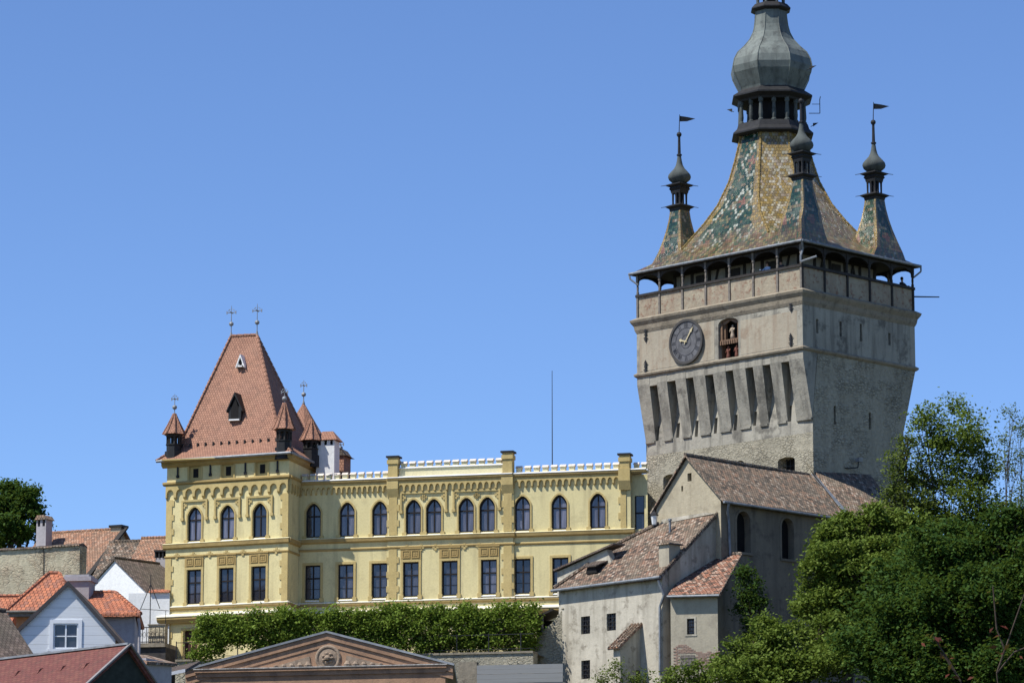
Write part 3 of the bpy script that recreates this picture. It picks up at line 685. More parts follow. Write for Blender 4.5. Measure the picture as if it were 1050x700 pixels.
# little iron flags and an aerial beside the lantern
for a, y, L in ((R(150), 134, .7), (R(10), 78, .7), (R(20), 134, .5), (R(200), 110, .5)):
    b = Vector((math.cos(a-ALPHA*0), math.sin(a), 0)); p = Vector((cx, cy, lz(y)))+b*px2r(80); m = MB(); m.tube(p, p+b*L*.5+Vector((0, 0, .1)), .02); m.prism([p+b*L*.3+Vector((0, 0, .0)), p+b*L+Vector((0, 0, .2)), p+b*L*.3+Vector((0, 0, .22))], (0.02, .02, 0)); m.build('iron_flag', 'iron', lant)
m = MB(); b = T.inv @ Vector((1, 0, 0)); p = Vector((cx, cy, lz(116)))+b*px2r(72)
m.path([p, p+b*.7, p+b*.7+Vector((0, 0, .9)), p+b*.75+Vector((0, 0, 1.1))], .025); m.path([p+b*.2+Vector((0, 0, .6)), p+b*.7+Vector((0, 0, .6))], .02)
m.build('aerial', 'iron', lant)
# --- corner turrets
def make_turret():
    mb = MB(); zz = [-1.62, -1.0, -.3, .45, 1.1, 1.8, 2.35]; hw = [1.60, 1.24, .98, .77, .62, .50, .44]; vv = 0
    for k in range(6):
        a, b = hw[k], hw[k+1]; dv = math.hypot(zz[k+1]-zz[k], a-b)
        for q in range(4):
            ca, sa = [(1, 0), (0, 1), (-1, 0), (0, -1)][q]
            P = lambda h, s, z: (h*ca-s*h*sa, h*sa+s*h*ca, z)
            mb.face([P(a, -1, zz[k]), P(a, 1, zz[k]), P(b, 1, zz[k+1]), P(b, -1, zz[k+1])], [(-1, zz[k]/2.35*.5+.3), (1, zz[k]/2.35*.5+.3), (1, zz[k+1]/2.35*.5+.3), (-1, zz[k+1]/2.35*.5+.3)],
                    [(-a+q*9.3, vv), (a+q*9.3, vv), (b+q*9.3, vv+dv), (-b+q*9.3, vv+dv)])
        vv += dv
    o = mb.build('corner_turret', 'glazed_turret', tower)
    L = MB(); r4 = R(45); s2 = math.sqrt(2)*.67; zs = Matrix.Translation((0, 0, 2.33)) @ Matrix.Diagonal((1, 1, .815, 1)) @ Matrix.Translation((0, 0, -2.33)); L.xf = zs
    L.lathe((0, 0, 0), [(.66*s2, 2.33), (.70*s2, 2.42), (.70*s2, 2.5), (.98*s2, 2.66), (.98*s2, 2.72), (.62*s2, 2.86)], 4, r4)
    L.lathe((0, 0, 0), [(.30*s2, 2.8), (.30*s2, 3.9)], 4, r4)
    for sx in (-1, 0, 1):
        for sy in (-1, 0, 1):
            if sx or sy: L.lathe((sx*.30, sy*.30, 0), [(.085, 2.8), (.06, 3.0), (.07, 3.6), (.09, 3.8)], 6)
    L.lathe((0, 0, 0), [(.55*s2, 3.75), (.60*s2, 3.9), (.60*s2, 3.97), (.72*s2, 4.12), (.66*s2, 4.2), (.66*s2, 4.25), (.95*s2, 4.38), (.95*s2, 4.44), (.5*s2, 4.6)], 4, r4)
    L.build('turret_lantern', 'lead', o)
    B = MB(); B.xf = zs; B.lathe((0, 0, 0), [(.38, 4.55), (.52, 4.68), (.68, 4.86), (.735, 5.06), (.70, 5.26), (.54, 5.50), (.35, 5.75), (.23, 6.02), (.165, 6.35), (.13, 6.65), (.11, 6.8)], 16)
    B.build('onion_cap', 'copper_dark', o, True)
    Fm = MB(); Fm.xf = zs; Fm.lathe((0, 0, 0), [(.17, 6.8), (.17, 6.9), (.10, 6.95), (.085, 7.9), (.08, 8.35)], 10); Fm.lathe((0, 0, 0), [(.02, 8.28), (.13, 8.36), (.17, 8.5), (.13, 8.64), (.02, 8.72)], 10)
    Fm.build('finial', 'iron', o)
    fd = T.inv @ Vector((1, .25, 0)).normalized()
    V = MB(); V.xf = zs; V.tube((0, 0, 8.6), (.06, 0, 10.1), .03, .02); q = Vector((.05, 0, 9.55)); V.prism([q, q+fd*.5+Vector((0, 0, .05)), q+fd*1.05+Vector((0, 0, .3)), q+fd*.5+Vector((0, 0, .4)), q+Vector((0, 0, .45))], (T.inv @ Vector((0, .03, 0))))
    V.build('weather_vane', 'iron', o)
    for k in range(4):
        a = R(45+90*k); mbk = Vector((math.cos(a), math.sin(a), 0))
        for z in (2.69, 4.41):
            V2 = MB(); V2.xf = zs; V2.tube(mbk*.88+Vector((0, 0, z)), mbk*1.2+Vector((0, 0, z-.06)), .03, .02, 5); V2.build('corner_spike', 'iron', o)
    return o
zt0 = z0+1.65
tl = make_turret()
def tpos(px, py, off=2.45):
    """where a turret whose lantern foot shows at (px, py) stands, given its foot height"""
    x, y = T.onz(px, py, zt0+off); return (x, y, zt0)
tl.location = tpos(697, 215)
for k, p in enumerate((tpos(822.5, 183.5), tpos(896.8, 203.5))):
    q = dup(tl, loc=p)
    lim = [HA-abs(p[0]-cx)-.04, HB-abs(p[1]-cy)-.04]; me_ = q.data.copy(); q.data = me_      # keep the skirt inside the eaves
    for v_ in me_.vertices:
        sx_, sy_ = (1 if p[0] > cx else -1), (1 if p[1] > cy else -1)
        if v_.co.x*sx_ > lim[0]: v_.co.x = sx_*lim[0]
        if v_.co.y*sy_ > lim[1]: v_.co.y = sy_*lim[1]
    if k == 0:                                       # this one has lost its vane
        for ch_ in kids(q):
            if ch_.name.startswith('weather_vane'): bpy.data.objects.remove(ch_)
pf, pl_, pr = tpos(822.5, 183.5), tpos(697, 215), tpos(896.8, 203.5)
dup(tl, loc=(pl_[0]+pr[0]-pf[0], pl_[1]+pr[1]-pf[1], zt0))
DBG = dict(WL=WL, WR=WR, turr=[pl_, pf, pr], z=(z_str, z_cor, z_rail, z_eave, ztop), HA=HA, HB=HB)
print('DBG', DBG)
# ------------------------------------------------------------------ YELLOW TOWN HALL
A_M = R(14.4)
_m = at(663, 545, 217.0)
Y = Frame(_m, -A_M, 22.0)
yb = thing('yellow_town_hall', 'long pale yellow neo-Gothic building with ochre trim, battlements and a steep red roofed corner wing', 'building', Y)
XL = Y.on(306.8, 545)[0]
def zM(px, py): return Y.on(px, py)[1]
def xM(px): return Y.on(px, 545)[0]
PBAY = .14
z_mt = zM(580, 475.7); z_mb = zM(580, 484.3); z_co = zM(580, 487.8)       # merlon top / foot, cornice foot (lower sections)
z_bt = zM(479, 470.8); z_bb = zM(479, 478.0); z_bc = zM(479, 491.4)       # the same over the raised middle bay
z_s1 = zM(479, 548.0); z_s2 = zM(479, 551.2); z_s3 = zM(479, 558.8)
z_l1 = zM(479, 614.6); z_l2 = zM(479, 623.0)
p1, p2, p3 = xM(403.6), xM(521.3), xM(641.5)                               # pilaster centres
pw = .34
# ---- windows
def mid(px0, px1, yt, yb_, y=0.0):
    a, t = Y.on(px0, yt, y); b, _ = Y.on(px1, yt, y); _, z = Y.on((px0+px1)/2, yb_, y); return (a+b)/2, z
up_px = [(313.9,329,521,554.6),(348.9,363.3,519.6,553),(382,397,518.6,551.8),(528,543.4,511.4,545),(565.7,581.4,510,543.4),(605,621,508.6,542)]
bay_px = [(417.1,430.9,517,550),(437.7,452,515,548),(471.4,485,514.9,547),(492.3,507,513.7,545.7)]
lo_px = [(312,329.4,584.8,618),(346.5,362.6,583.7,618),(380.8,397.6,582,615.6),(527.7,544,576,609),(566.3,583,574,607)]
lob_px = [(413.7,429,581.4,613.4),(453.4,469,579,611.4),(493.4,509.4,577.7,610.6)]
W_UP, H_UP, W_LO, H_LO = .98, 2.14, 1.01, 2.14
ups = [mid(*q) for q in up_px]; bays = [mid(*q, -PBAY) for q in bay_px]; los = [mid(*q) for q in lo_px]; lobs = [mid(*q, -PBAY) for q in lob_px]
zu = sum(q[1] for q in ups+bays)/len(ups+bays)+.12; zl = sum(q[1] for q in los+lobs)/len(los+lobs)+.12
los += [(los[-1][0]+2.35, zl), (los[-1][0]+4.7, zl)]
def loop_up(x, z=None): z = zu if z is None else z; return arch(x-W_UP/2, x+W_UP/2, z, z+H_UP, .56, True)
def loop_lo(x, z=None): z = zl if z is None else z; return rect(x-W_LO/2, x+W_LO/2, z, z+H_LO)
def inset(L, k):
    cx_ = (min(p[0] for p in L)+max(p[0] for p in L))/2; cz_ = min(p[1] for p in L)+.5; r = []
    for a, z in L:
        r.append((a+(k if a < cx_-.01 else -k if a > cx_+.01 else 0), z+(k if z < cz_ else -k)))
    return r
def strip(mb, A, B, y0, y1):
    """a flat moulding between outline A (inner) and B (outer), front at y0, back at y1"""
    n = len(A)
    for k in range(n):
        j = (k+1) % n
        mb.face([(A[j][0], y0, A[j][1]), (A[k][0], y0, A[k][1]), (B[k][0], y0, B[k][1]), (B[j][0], y0, B[j][1])])
        mb.face([(B[k][0], y0, B[k][1]), (B[k][0], y1, B[k][1]), (B[j][0], y1, B[j][1]), (B[j][0], y0, B[j][1])])
        mb.face([(A[k][0], y1, A[k][1]), (A[k][0], y0, A[k][1]), (A[j][0], y0, A[j][1]), (A[j][0], y1, A[j][1])])
def make_window(kind):
    """the window itself in its own axes: x = 0 at its middle, z = 0 at its sill, y = 0 on the wall face"""
    L = arch(-W_UP/2, W_UP/2, 0, H_UP, .56, True) if kind != 'lo' else rect(-W_LO/2, W_LO/2, 0, H_LO)
    wd, hh = (W_UP, H_UP) if kind != 'lo' else (W_LO, H_LO)
    m = MB(); strip(m, inset(L, .085), L, .12, .22)
    m.box(-.04, .04, .125, .2, .07, hh-.08); zt = hh*.62
    m.box(-wd/2+.05, wd/2-.05, .115, .2, zt-.045, zt+.045)
    if kind == 'lo':
        for zz_ in (.31, ): m.box(-wd/2+.05, wd/2-.05, .14, .19, hh*zz_-.015, hh*zz_+.015)
    o = m.build('arched_window' if kind != 'lo' else 'window', 'framewood', yb)
    g = MB(); I = inset(L, .05); g.face([(a, .17, z) for a, z in I]); g.build('pane', 'glass', o)
    c = MB()                                       # ochre surround on the wall
    if kind == 'lo':
        B = [(-wd/2-.15, 0), (wd/2+.15, 0), (wd/2+.15, hh+.15), (-wd/2-.15, hh+.15)]
        c.box(-wd/2-.15, -wd/2-.002, -.05, 0.05, -.02, hh+.15); c.box(wd/2+.002, wd/2+.15, -.05, 0.05, -.02, hh+.15); c.box(-wd/2-.002, wd/2+.002, -.052, .05, hh+.002, hh+.152)
    else:
        O = arch(-W_UP/2-.10, W_UP/2+.10, 0, H_UP+.12, .56+.1, True); n = len(L)
        for k in range(1, n-0):
            j = (k+1) % n
            if k == n-1: pass
            a, b, c2, d = L[k], L[j], O[j], O[k]
            c.prism([(a[0], -.05, a[1]), (b[0], -.05, b[1]), (c2[0], -.05, c2[1]), (d[0], -.05, d[1])], (0, .1, 0))
    for s in (-1, 1): c.box(s*(wd/2+.08)-.13, s*(wd/2+.08)+.13, -.09, .02, -.16, .10)
    c.build('surround', 'ochre', o)
    s_ = MB(); s_.prism([(-wd/2+.05, -.10, -.09), (-wd/2+.05, .12, .004), (-wd/2+.05, .12, -.12), (-wd/2+.05, -.10, -.12)], (wd-.1, 0, 0)); s_.build('sill', 'white_ledge', o)
    if kind == 'lop':                              # never used alone
        pass
    return o
def panel_head(o, wd, hh):
    """ochre carved panel over a window"""
    c = MB(); c.box(-wd/2-.15, wd/2+.15, -.055, .02, hh+.153, hh+.80); 
    for s in (-1, 1):
        x = s*wd*.29
        for (a, b, c_, d) in ((-.24, .24, -.24, -.19), (-.24, .24, .19, .24), (-.24, -.19, -.19, .19), (.19, .24, -.19, .19)):
            c.box(x+a, x+b, -.09, -.05, hh+.47+c_, hh+.47+d)
        for k in range(4):
            t = math.pi/4+k*math.pi/2; c.lathe((0, 0, 0), [(0.001, 0)], 3) if False else None
            c.box(x+.09*math.cos(t)-.055, x+.09*math.cos(t)+.055, -.075, -.05, hh+.47+.09*math.sin(t)-.055, hh+.47+.09*math.sin(t)+.055)
    c.box(-wd/2-.18, wd/2+.18, -.09, .02, hh+.80, hh+.88)
    c.build('carved_panel', 'ochre_dark', o)
w_up = make_window('up'); w_lo = make_window('lo')
w_lop = make_window('lo'); panel_head(w_lop, W_LO, H_LO)
def put(o, x, y, z, rz=0.0, first=[]):
    if o in first: return dup(o, loc=(x, y, z), rz=rz)
    first.append(o); o.location = (x, y, z); o.rotation_euler.z = rz; return o
for x, z in ups: put(w_up, x, 0, zu)
for x, z in bays: put(w_up, x, -PBAY, zu)
for x, z in los: put(w_lo, x, 0, zl)
for x, z in lobs: put(w_lop, x, -PBAY, zl)
# ---- main walls
XR = Y.on(646.8, 545)[0]; XE = 0.0
zbase = -1.0
m = MB()
sec = [(XL, p1-pw, 0, [loop_up(x) for x, z in ups[:3]]+[loop_lo(x) for x, z in los[:3]]), (p1-pw, p2+pw, -PBAY, [loop_up(x) for x, z in bays]+[loop_lo(x) for x, z in lobs]),
       (p2+pw, XR, 0, [loop_up(x) for x, z in ups[3:]]+[loop_lo(x) for x, z in los[3:] if x < XR-.6])]
nx = mid(643.7, 650.3, 508, 540)
for k, (a, b, y, H) in enumerate(sec):
    top = z_bc if k == 1 else z_co
    m.wall(rect(a, b, z_l1-.1, top), H, F0(y), .25); m.wall(rect(a, b, zbase, z_l1-.1), [], F0(y), .25)
m.wall(rect(XR, XE, zbase, z_co), [rect(nx[0]+.15, nx[0]+.75, zu-.1, zu+1.95)], F0(.35), .25)
m.face([(XR, .35, zbase), (XR, .35, z_co), (XR, 0, z_co), (XR, 0, zbase)][::-1])
m.face([(p1-pw, 0, zbase), (p1-pw, -PBAY, zbase), (p1-pw, -PBAY, z_bc), (p1-pw, 0, z_bc)]); m.face([(p2+pw, -PBAY, zbase), (p2+pw, 0, zbase), (p2+pw, 0, z_bc), (p2+pw, -PBAY, z_bc)])
m.box(XL-6, XE-2.95, 11.0, 11.3, zbase, z_co); m.face([(XE, .35, zbase), (XE-2.95, 11.3, zbase), (XE-2.95, 11.3, z_co), (XE, .35, z_co)])
m.build('wall', 'yellow', yb)
g = MB(); g.box(nx[0]+.1, nx[0]+.8, .5, .56, zu-.15, zu+2.0); sw = g.build('narrow_window', 'glass', yb)
g = MB(); x0 = nx[0]+.15; g.box(x0, x0+.06, .45, .5, zu-.1, zu+1.95); g.box(x0+.54, x0+.6, .45, .5, zu-.1, zu+1.95); g.box(x0, x0+.6, .45, .495, zu+.85, zu+.95); g.build('window_frame', 'framewood', sw)
# ---- horizontal trim per section: (mesh, depth profile)
def band(mb, a, b, y, prof):
    """moulding along x from a to b; prof = (projection, z) pairs from foot to top"""
    pts = [(a, y+.05, prof[0][1])]+[(a, y-p, z) for p, z in prof]+[(a, y+.05, prof[-1][1])]
    mb.prism(pts, (b-a, 0, 0))
m = MB(); mw = MB(); mp_ = MB()
for a, b, y in ((XL, p1-pw-.12, 0), (p1-pw-.12, p2+pw+.12, -PBAY), (p2+pw+.12, XR+.25, 0)):
    band(m, a, b, y, [(.04, z_s2-.08), (.10, z_s2-.04), (.16, z_s2), (.18, z_s1-.04), (.18, z_s1)])
    band(mp_, a, b, y, [(.20, z_s1+.004), (.20, z_s1+.02), (.04, z_s1+.07)])
    band(m, a, b, y, [(.02, z_s3-.10), (.07, z_s3-.03), (.07, z_s3+.03), (.02, z_s3+.06)])
    band(m, a, b, y, [(.03, z_l1-.2), (.10, z_l1-.1), (.10, z_l1)]); band(mw, a, b, y, [(.12, z_l1+.004), (.12, z_l1+.05), (.02, z_l1+.10)])
    band(m, a, b, y, [(.25, z_l2-.55), (.42, z_l2-.3), (.42, z_l2-.16)]); band(mw, a, b, y, [(.46, z_l2-.156), (.46, z_l2-.11), (.05, z_l2+.07)])
m.build('string_course', 'ochre_dark', yb); mw.build('ledge_flashing', 'cream_ledge', yb); mp_.build('string_top', 'yellow_pale', yb)
def corbels(a, b, y, ztop, h, n, big=False, par=None, mt='ochre'):
    """arched corbel table"""
    mb = MB(); w_ = (b-a)/n; cw = w_*.26
    for k in range(n):
        x = a+k*w_; c = x+w_/2; P = [(x, ztop), (x, ztop-h)]
        P += [(x+cw/2, ztop-h)]
        for q in range(7):
            t = math.pi-math.pi*q/6; P.append((c+(w_-cw)/2*math.cos(t), ztop-h*.62+h*.34*math.sin(t)))
        P += [(x+w_-cw/2, ztop-h), (x+w_, ztop-h), (x+w_, ztop)]
        for p_, q_ in zip(P[2:-3], P[3:-2]):
            if abs(p_[0]-q_[0]) > 1e-5: mb.prism([(p_[0], y-.16, p_[1]), (q_[0], y-.16, q_[1]), (q_[0], y-.16, ztop), (p_[0], y-.16, ztop)], (0, .18, 0))
        for x0_ in (x, x+w_-cw/2): mb.prism([(x0_, y-.16, ztop), (x0_, y-.16, ztop-h*.85), (x0_, y-.02, ztop-h), (x0_, y+.02, ztop-h), (x0_, y+.02, ztop)], (cw/2, 0, 0))
    return mb.build('corbel_table', mt, par or yb)
corbels(XL+.1, p1-pw, 0, z_co-.02, .62, 17); corbels(p1+pw, p2-pw, -PBAY, z_bc-.02, .70, 17); corbels(p2+pw, p3-pw, 0, z_co-.02, .62, 17)
m = MB(); mw = MB()
for a, b, y, zc_, zm in ((XL-.0, p1-pw, 0, z_co, z_mb), (p1-pw+.003, p2+pw-.003, -PBAY, z_bc, z_bb), (p2+pw, XE+.02, 0, z_co, z_mb)):
    band(m, a, b, y, [(.17, zc_-.02), (.26, zc_+.10), (.26, zc_+.2)]); band(mw, a, b, y, [(.29, zc_+.204), (.29, zc_+.25), (.05, zc_+.32)])
    if zm-zc_ > .5: pass
m.build('cornice', 'ochre_dark', yb); mw.build('cornice_flashing', 'white_ledge', yb)
capm = plain('pale_merlon_caps', (.60, .53, .46), .7, .2, 3)
for a, b, y, zc_, z_f, zt_, n in ((XL, p1-pw, .1, z_co, z_mb, z_mt, 11), (p1+pw, p2-pw, -PBAY+.1, z_bc, z_bb, z_bt, 12), (p2+pw, p3-pw, .1, z_co, z_mb, z_mt, 12), (p3+pw, XE, .4, z_co, z_mb, z_mt, 2)):
    m = MB(); mw = MB()
    m.box(a, b, y, y+.35, zc_+.1, z_f); mw.prism([(a, y-.08, z_f+.004), (a, y-.08, z_f+.05), (a, y+.02, z_f+.10), (a, y+.4, z_f+.10), (a, y+.4, z_f+.004)], (b-a, 0, 0))
    w_ = (b-a)/n
    for k in range(n):
        c = a+(k+.5)*w_; m.box(c-w_*.29, c+w_*.29, y+.03, y+.33, z_f+.0, zt_-.12)
    bt = m.build('battlement', 'yellow_pale', yb); mw.build('parapet_flashing', 'white_ledge', bt)
    for k in range(n):
        c = a+(k+.5)*w_; mt = MB(); mt.prism([(c-w_*.36, y-.04, zt_-.12), (c-w_*.36, y+.40, zt_-.12), (c-w_*.36, y+.18, zt_+.04)], (w_*.72, 0, 0)); mt.build('merlon_cap', capm, bt)
# ---- pilasters with chimney-like caps, toothed quoins
for k, (c, zt_) in enumerate(((p1, zM(401, 468.8)), (p2, zM(522, 463.5)), (p3, zM(641, 466)))):
    y = -PBAY; zc_ = z_bc if k < 2 else z_co; m = MB(); a, b = c-.36, c+.36
    m.box(a, b, y-.22, y+.5, zc_-.45, zc_+.3); m.box(a+.06, b-.06, y-.16, y+.46, zc_+.3, zt_-.45); m.box(a, b, y-.22, y+.5, zt_-.45, zt_-.2); m.box(a+.05, b-.05, y-.17, y+.45, zt_-.2, zt_-.06)
    m.prism([(a, y+.02, zc_-1.0), (a+.02, y-.04, zc_-1.0), (a, y-.22, zc_-.45), (a, y+.02, zc_-.45)], (b-a, 0, 0))
    m.build('pinnacle', 'ochre', yb)
    m = MB(); m.box(a-.05, b+.05, y-.27, y+.55, zt_-.06, zt_+.05); m.build('pinnacle_cap', 'lead', yb)
def quoins(par, xf, a, b, y, za, zb, side, depth=.05):
    mb = MB(); mb.xf = xf; n = int((zb-za)/.42)
    mb.box(a, b, y-depth, y+.02, za, zb)
    for k in range(n):
        z = za+(zb-za)*k/n; ext = .14 if k % 2 else 0
        if ext:
            if side in (-1, 0): mb.box(a-ext, a-.001, y-depth+.004, y+.02, z+.04, z+(zb-za)/n-.04)
            if side in (1, 0): mb.box(b+.001, b+ext, y-depth+.004, y+.02, z+.04, z+(zb-za)/n-.04)
    return mb.build('quoins', 'ochre', par)
for c, s_, y in ((p1, 0, -PBAY), (p2, 0, -PBAY)):
    for za, zb in ((z_s1+.12, z_bc-.9), (z_l1+.1, z_s3-.12)): quoins(yb, None, c-.26, c+.26, y, za, zb, 0)
quoins(yb, None, p3-.30, p3+.05, 0, z_s1+.12, z_co-.9, -1); quoins(yb, None, p3-.30, p3+.05, 0, z_l1+.1, z_s3-.12, -1)
# ---- label hood moulds over the paired windows, rosettes under the string course
def hood(xf, a, b, z, drop, y=0.0, par=yb):
    mb = MB(); mb.xf = xf
    mb.box(a, b, y-.10, y+.01, z, z+.12); 
    for x in (a, b-.12): mb.box(x, x+.12, y-.10, y+.01, z-drop, z-.001); mb.box(x-.05, x+.17, y-.13, y+.01, z-drop-.16, z-drop)
    return mb.build('hood_mould', 'ochre', par)
for i, j in ((0, 1), (2, 3)): hood(None, bays[i][0]-W_UP/2-.36, bays[j][0]+W_UP/2+.36, zu+H_UP+.36, 1.05, -PBAY)
def rosettes(xf, xs, y, z, par=yb):
    for x in xs:
        mb = MB(); mb.xf = xf
        for dx_, dz_ in ((0, .1), (.12, 0), (0, -.12), (-.12, 0)): mb.box(x+dx_-.075, x+dx_+.075, y-.06, y+.01, z+dz_-.075, z+dz_+.075)
        mb.build('rosette', 'ochre', par)
rosettes(None, [p1+.9+(p2-p1-1.8)*k/6 for k in range(7)], -PBAY, z_s2-.52)
for (x, z) in bays: rosettes(None, [x-W_UP/2-.18, x+W_UP/2+.18], -PBAY, zu+H_UP+.12)
# ---- low roof behind the battlements
m = MB(); zr = z_mb-.15
m.face([(XL-3, .5, zr), (XE-.1, .5, zr), (XE-1.5, 5.8, zr+1.1), (XL-3, 5.8, zr+1.1)]); m.face([(XE-2.95, 11.3, zr), (XL-3, 11.3, zr), (XL-3, 5.8, zr+1.1), (XE-1.5, 5.8, zr+1.1)])
m.build('low_roof', 'tile_wing', yb)
# ================= the corner wing (its front is turned a little from the main front)
lo_, hi_ = -6.0, -.5
for _ in range(40):                                # how far the wing stands forward: its corner shows at px 295.7
    md = (lo_+hi_)/2; P = Y.wd((XL, md, Y.on(300, 545)[1])); d = P-CAM
    pxx = 525+FPX*d.x/(d.dot(_f))
    if pxx < 295.7: lo_ = md
    else: hi_ = md
PW = -md
FR = Vector((XL, -PW, 0)); BW = R(-9.0)
XFW = Matrix.Translation(FR) @ Matrix.Rotation(BW, 4, 'Z')         # wing-front axes -> town hall axes
Wf = Frame(Y.wd(FR), Y.a+BW, 22.0)
XWL = Wf.on(170.2, 550)[0]
def zW(px, py): return Wf.on(px, py)[1]
def xW(px): return Wf.on(px, 550)[0]
zw_e = zW(240, 468.5); zw_c = zW(240, 493.8); zw_cb = zW(240, 507.5)
zw_s1 = zW(240, 554.6); zw_s2 = zW(240, 558.4); zw_s3 = zW(240, 567.2); zw_l1 = zW(240, 619.8); zw_l2 = zW(240, 627.5)
wu = [mid_ for mid_ in [(Wf.on((a+b)/2, 540)[0], 0) for a, b in ((192,207),(225.8,240.5),(258.7,273.8))]]
wl = [(Wf.on((a+b)/2, 600)[0], 0) for a, b in ((190.8,207),(223.7,240.5),(256.7,273.5))]
zwu = zW(233, 552.6); zwl = zW(232, 617.2)
at_px = [(192.9,204.9),(225,240),(262,273)]; att = []
for a, b in at_px: att.append((xW((a+b)/2), zW((a+b)/2, 496-(a-193)*.06)))
gx, gz = xW(197), zW(197, 675.5)
m = MB(); m.xf = XFW
AH = [rect(x-.42, x+.42, zw_c+.28, zw_c+1.18) for x, z in att]
m.wall(rect(XWL, 0, zw_c, zw_e), AH, F0(0), .14)
m.wall(rect(XWL, 0, zw_l1-.1, zw_c), [loop_up(x, zwu) for x, _ in wu]+[loop_lo(x, zwl) for x, _ in wl], F0(0), .25)
m.wall(rect(XWL, 0, -4, zw_l1-.1), [rect(gx-.5, gx+.5, gz, gz+1.8)], F0(0), .25)
m.wall(rect(XWL, 0, -4, -4), [], F0(0)) if False else None
# body behind the front
WD = 9.0
BL = XFW.inverted() @ Vector((XL+.0, 0, 0))
m.xf = None
L2 = XFW @ Vector((XWL, 0, 0)); Rr = Vector((XL, WD-PW, 0)); Lr = Vector((L2.x, WD-PW, 0))
def vface(mb, a, b, za, zb): mb.face([(a.x, a.y, za), (b.x, b.y, za), (b.x, b.y, zb), (a.x, a.y, zb)])
vface(m, FR, Rr, -4, zw_e); vface(m, Rr, Lr, -4, zw_e); vface(m, Lr, L2, -4, zw_e)
m.build('wing_wall', 'yellow', yb)
m = MB(); m.xf = XFW; m.box(gx-.6, gx+.6, .22, .27, gz-.1, gz+1.9); gw = m.build('ground_window', plain('brown_window_blind', (.05, .022, .018), .5), yb)
m = MB(); m.xf = XFW
for s_ in (-1, 1): m.box(gx+s_*.575-.075, gx+s_*.575+.075, -.05, .02, gz, gz+1.95)
m.box(gx-.5, gx+.5, -.05, .02, gz+1.80, gz+1.95)
m.box(gx-.02, gx+.02, .15, .2, gz, gz+1.8); m.box(gx-.5, gx+.5, .15, .2, gz+1.1, gz+1.15); m.build('surround', 'ochre', gw)
m = MB(); m.xf = XFW; m.box(gx-.6, gx+.6, -.12, .02, gz-.12, gz-.002); m.build('sill', 'white_ledge', gw)
def putw(o, x, z):
    P = XFW @ Vector((x, 0, z)); return put(o, P.x, P.y, z, BW)
for x, _ in wu: putw(w_up, x, zwu)
for x, _ in wl: putw(w_lop, x, zwl)
for x, z in att:
    m = MB(); m.xf = XFW; z = zw_c+.28
    m.box(x-.5, x+.5, .12, .16, z-.05, z+.95); a_ = m.build('attic_window', 'ochre', yb)
    m = MB(); m.xf = XFW
    for q in ((x-.52, x-.42, z-.08, z+1.0), (x+.42, x+.52, z-.08, z+1.0), (x-.42, x+.42, z+.9, z+1.0), (x-.42, x+.42, z-.08, z)): m.box(q[0], q[1], -.05, .02, q[2], q[3])
    m.build('surround', 'ochre', a_)
    m = MB(); m.xf = XFW; m.box(x-.17, x+.17, .09, .13, z+.16, z+.72); m.build('pane', 'dark', a_)
# little iron ties between them
for px, py in ((181.5, 482), (215, 480), (251, 478.5), (284, 476.5)):
    x = xW(px); z = zW(px, py); m = MB(); m.xf = XFW; m.box(x-.045, x+.045, -.09, 0, z-.5, z+.25); m.box(x-.09, x+.09, -.09, 0, z-.5, z-.32); m.build('iron_tie', 'iron', yb)
# trim on the wing: front and right side
def side_band(mb, prof, y0, y1):
    pts = [(XL-.05, y0, prof[0][1])]+[(XL+p, y0, z) for p, z in prof]+[(XL-.05, y0, prof[-1][1])]
    mb.prism(pts, (0, y1-y0, 0))
trims = [('ochre', [(.04, zw_s2-.08), (.10, zw_s2-.04), (.16, zw_s2), (.18, zw_s1-.04), (.18, zw_s1)]), ('yellow_pale', [(.20, zw_s1+.004), (.20, zw_s1+.02), (.04, zw_s1+.07)]),
         ('ochre', [(.02, zw_s3-.10), (.07, zw_s3-.03), (.07, zw_s3+.03), (.02, zw_s3+.06)]), ('ochre', [(.03, zw_l1-.2), (.10, zw_l1-.1), (.10, zw_l1)]), ('white_ledge', [(.12, zw_l1+.004), (.12, zw_l1+.05), (.02, zw_l1+.10)]),
         ('ochre', [(.25, zw_l2-.55), (.42, zw_l2-.3), (.42, zw_l2-.16)]), ('white_ledge', [(.46, zw_l2-.156), (.46, zw_l2-.11), (.05, zw_l2+.07)]), ('ochre', [(.10, zw_c-.02), (.24, zw_c+.08), (.24, zw_c+.18), (.03, zw_c+.24)]),
         ('ochre', [(.05, zw_e-.42), (.22, zw_e-.28), (.22, zw_e-.14), (.38, zw_e-.03)])]
mo, mw, mp_ = MB(), MB(), MB()
for mt_, pr in trims:
    mb = mo if mt_ == 'ochre' else mw if mt_ == 'white_ledge' else mp_; pm = max(p for p, z in pr)
    mb.xf = XFW; band(mb, XWL-pm*.8, pm*.55, 0, pr); mb.xf = None
    side_band(mb, pr, -PW-pm*.35, 0 if pr[0][1] < zw_c-1 else WD-PW)
mo.build('string_course', 'ochre_dark', yb); mw.build('ledge_flashing', 'cream_ledge', yb); mp_.build('string_top', 'yellow_pale', yb)
cb = corbels(XWL, 0, 0, zw_c-.02, .88, 13); cb.matrix_local = XFW @ cb.matrix_local
cb = corbels(0, PW, 0, zw_c-.02, .88, 4); cb.location = (XL, -PW, 0); cb.rotation_euler.z = R(90)
for za, zb in ((zw_s1+.12, zw_c-.9), (zw_l1+.1, zw_s3-.12)):
    quoins(yb, XFW, XWL, XWL+.42, 0, za, zb, 1); quoins(yb, XFW, -.42, 0, 0, za, zb, -1)
quoins(yb, XFW, XWL, XWL+.42, 0, -4, zw_l2-.6, 1)
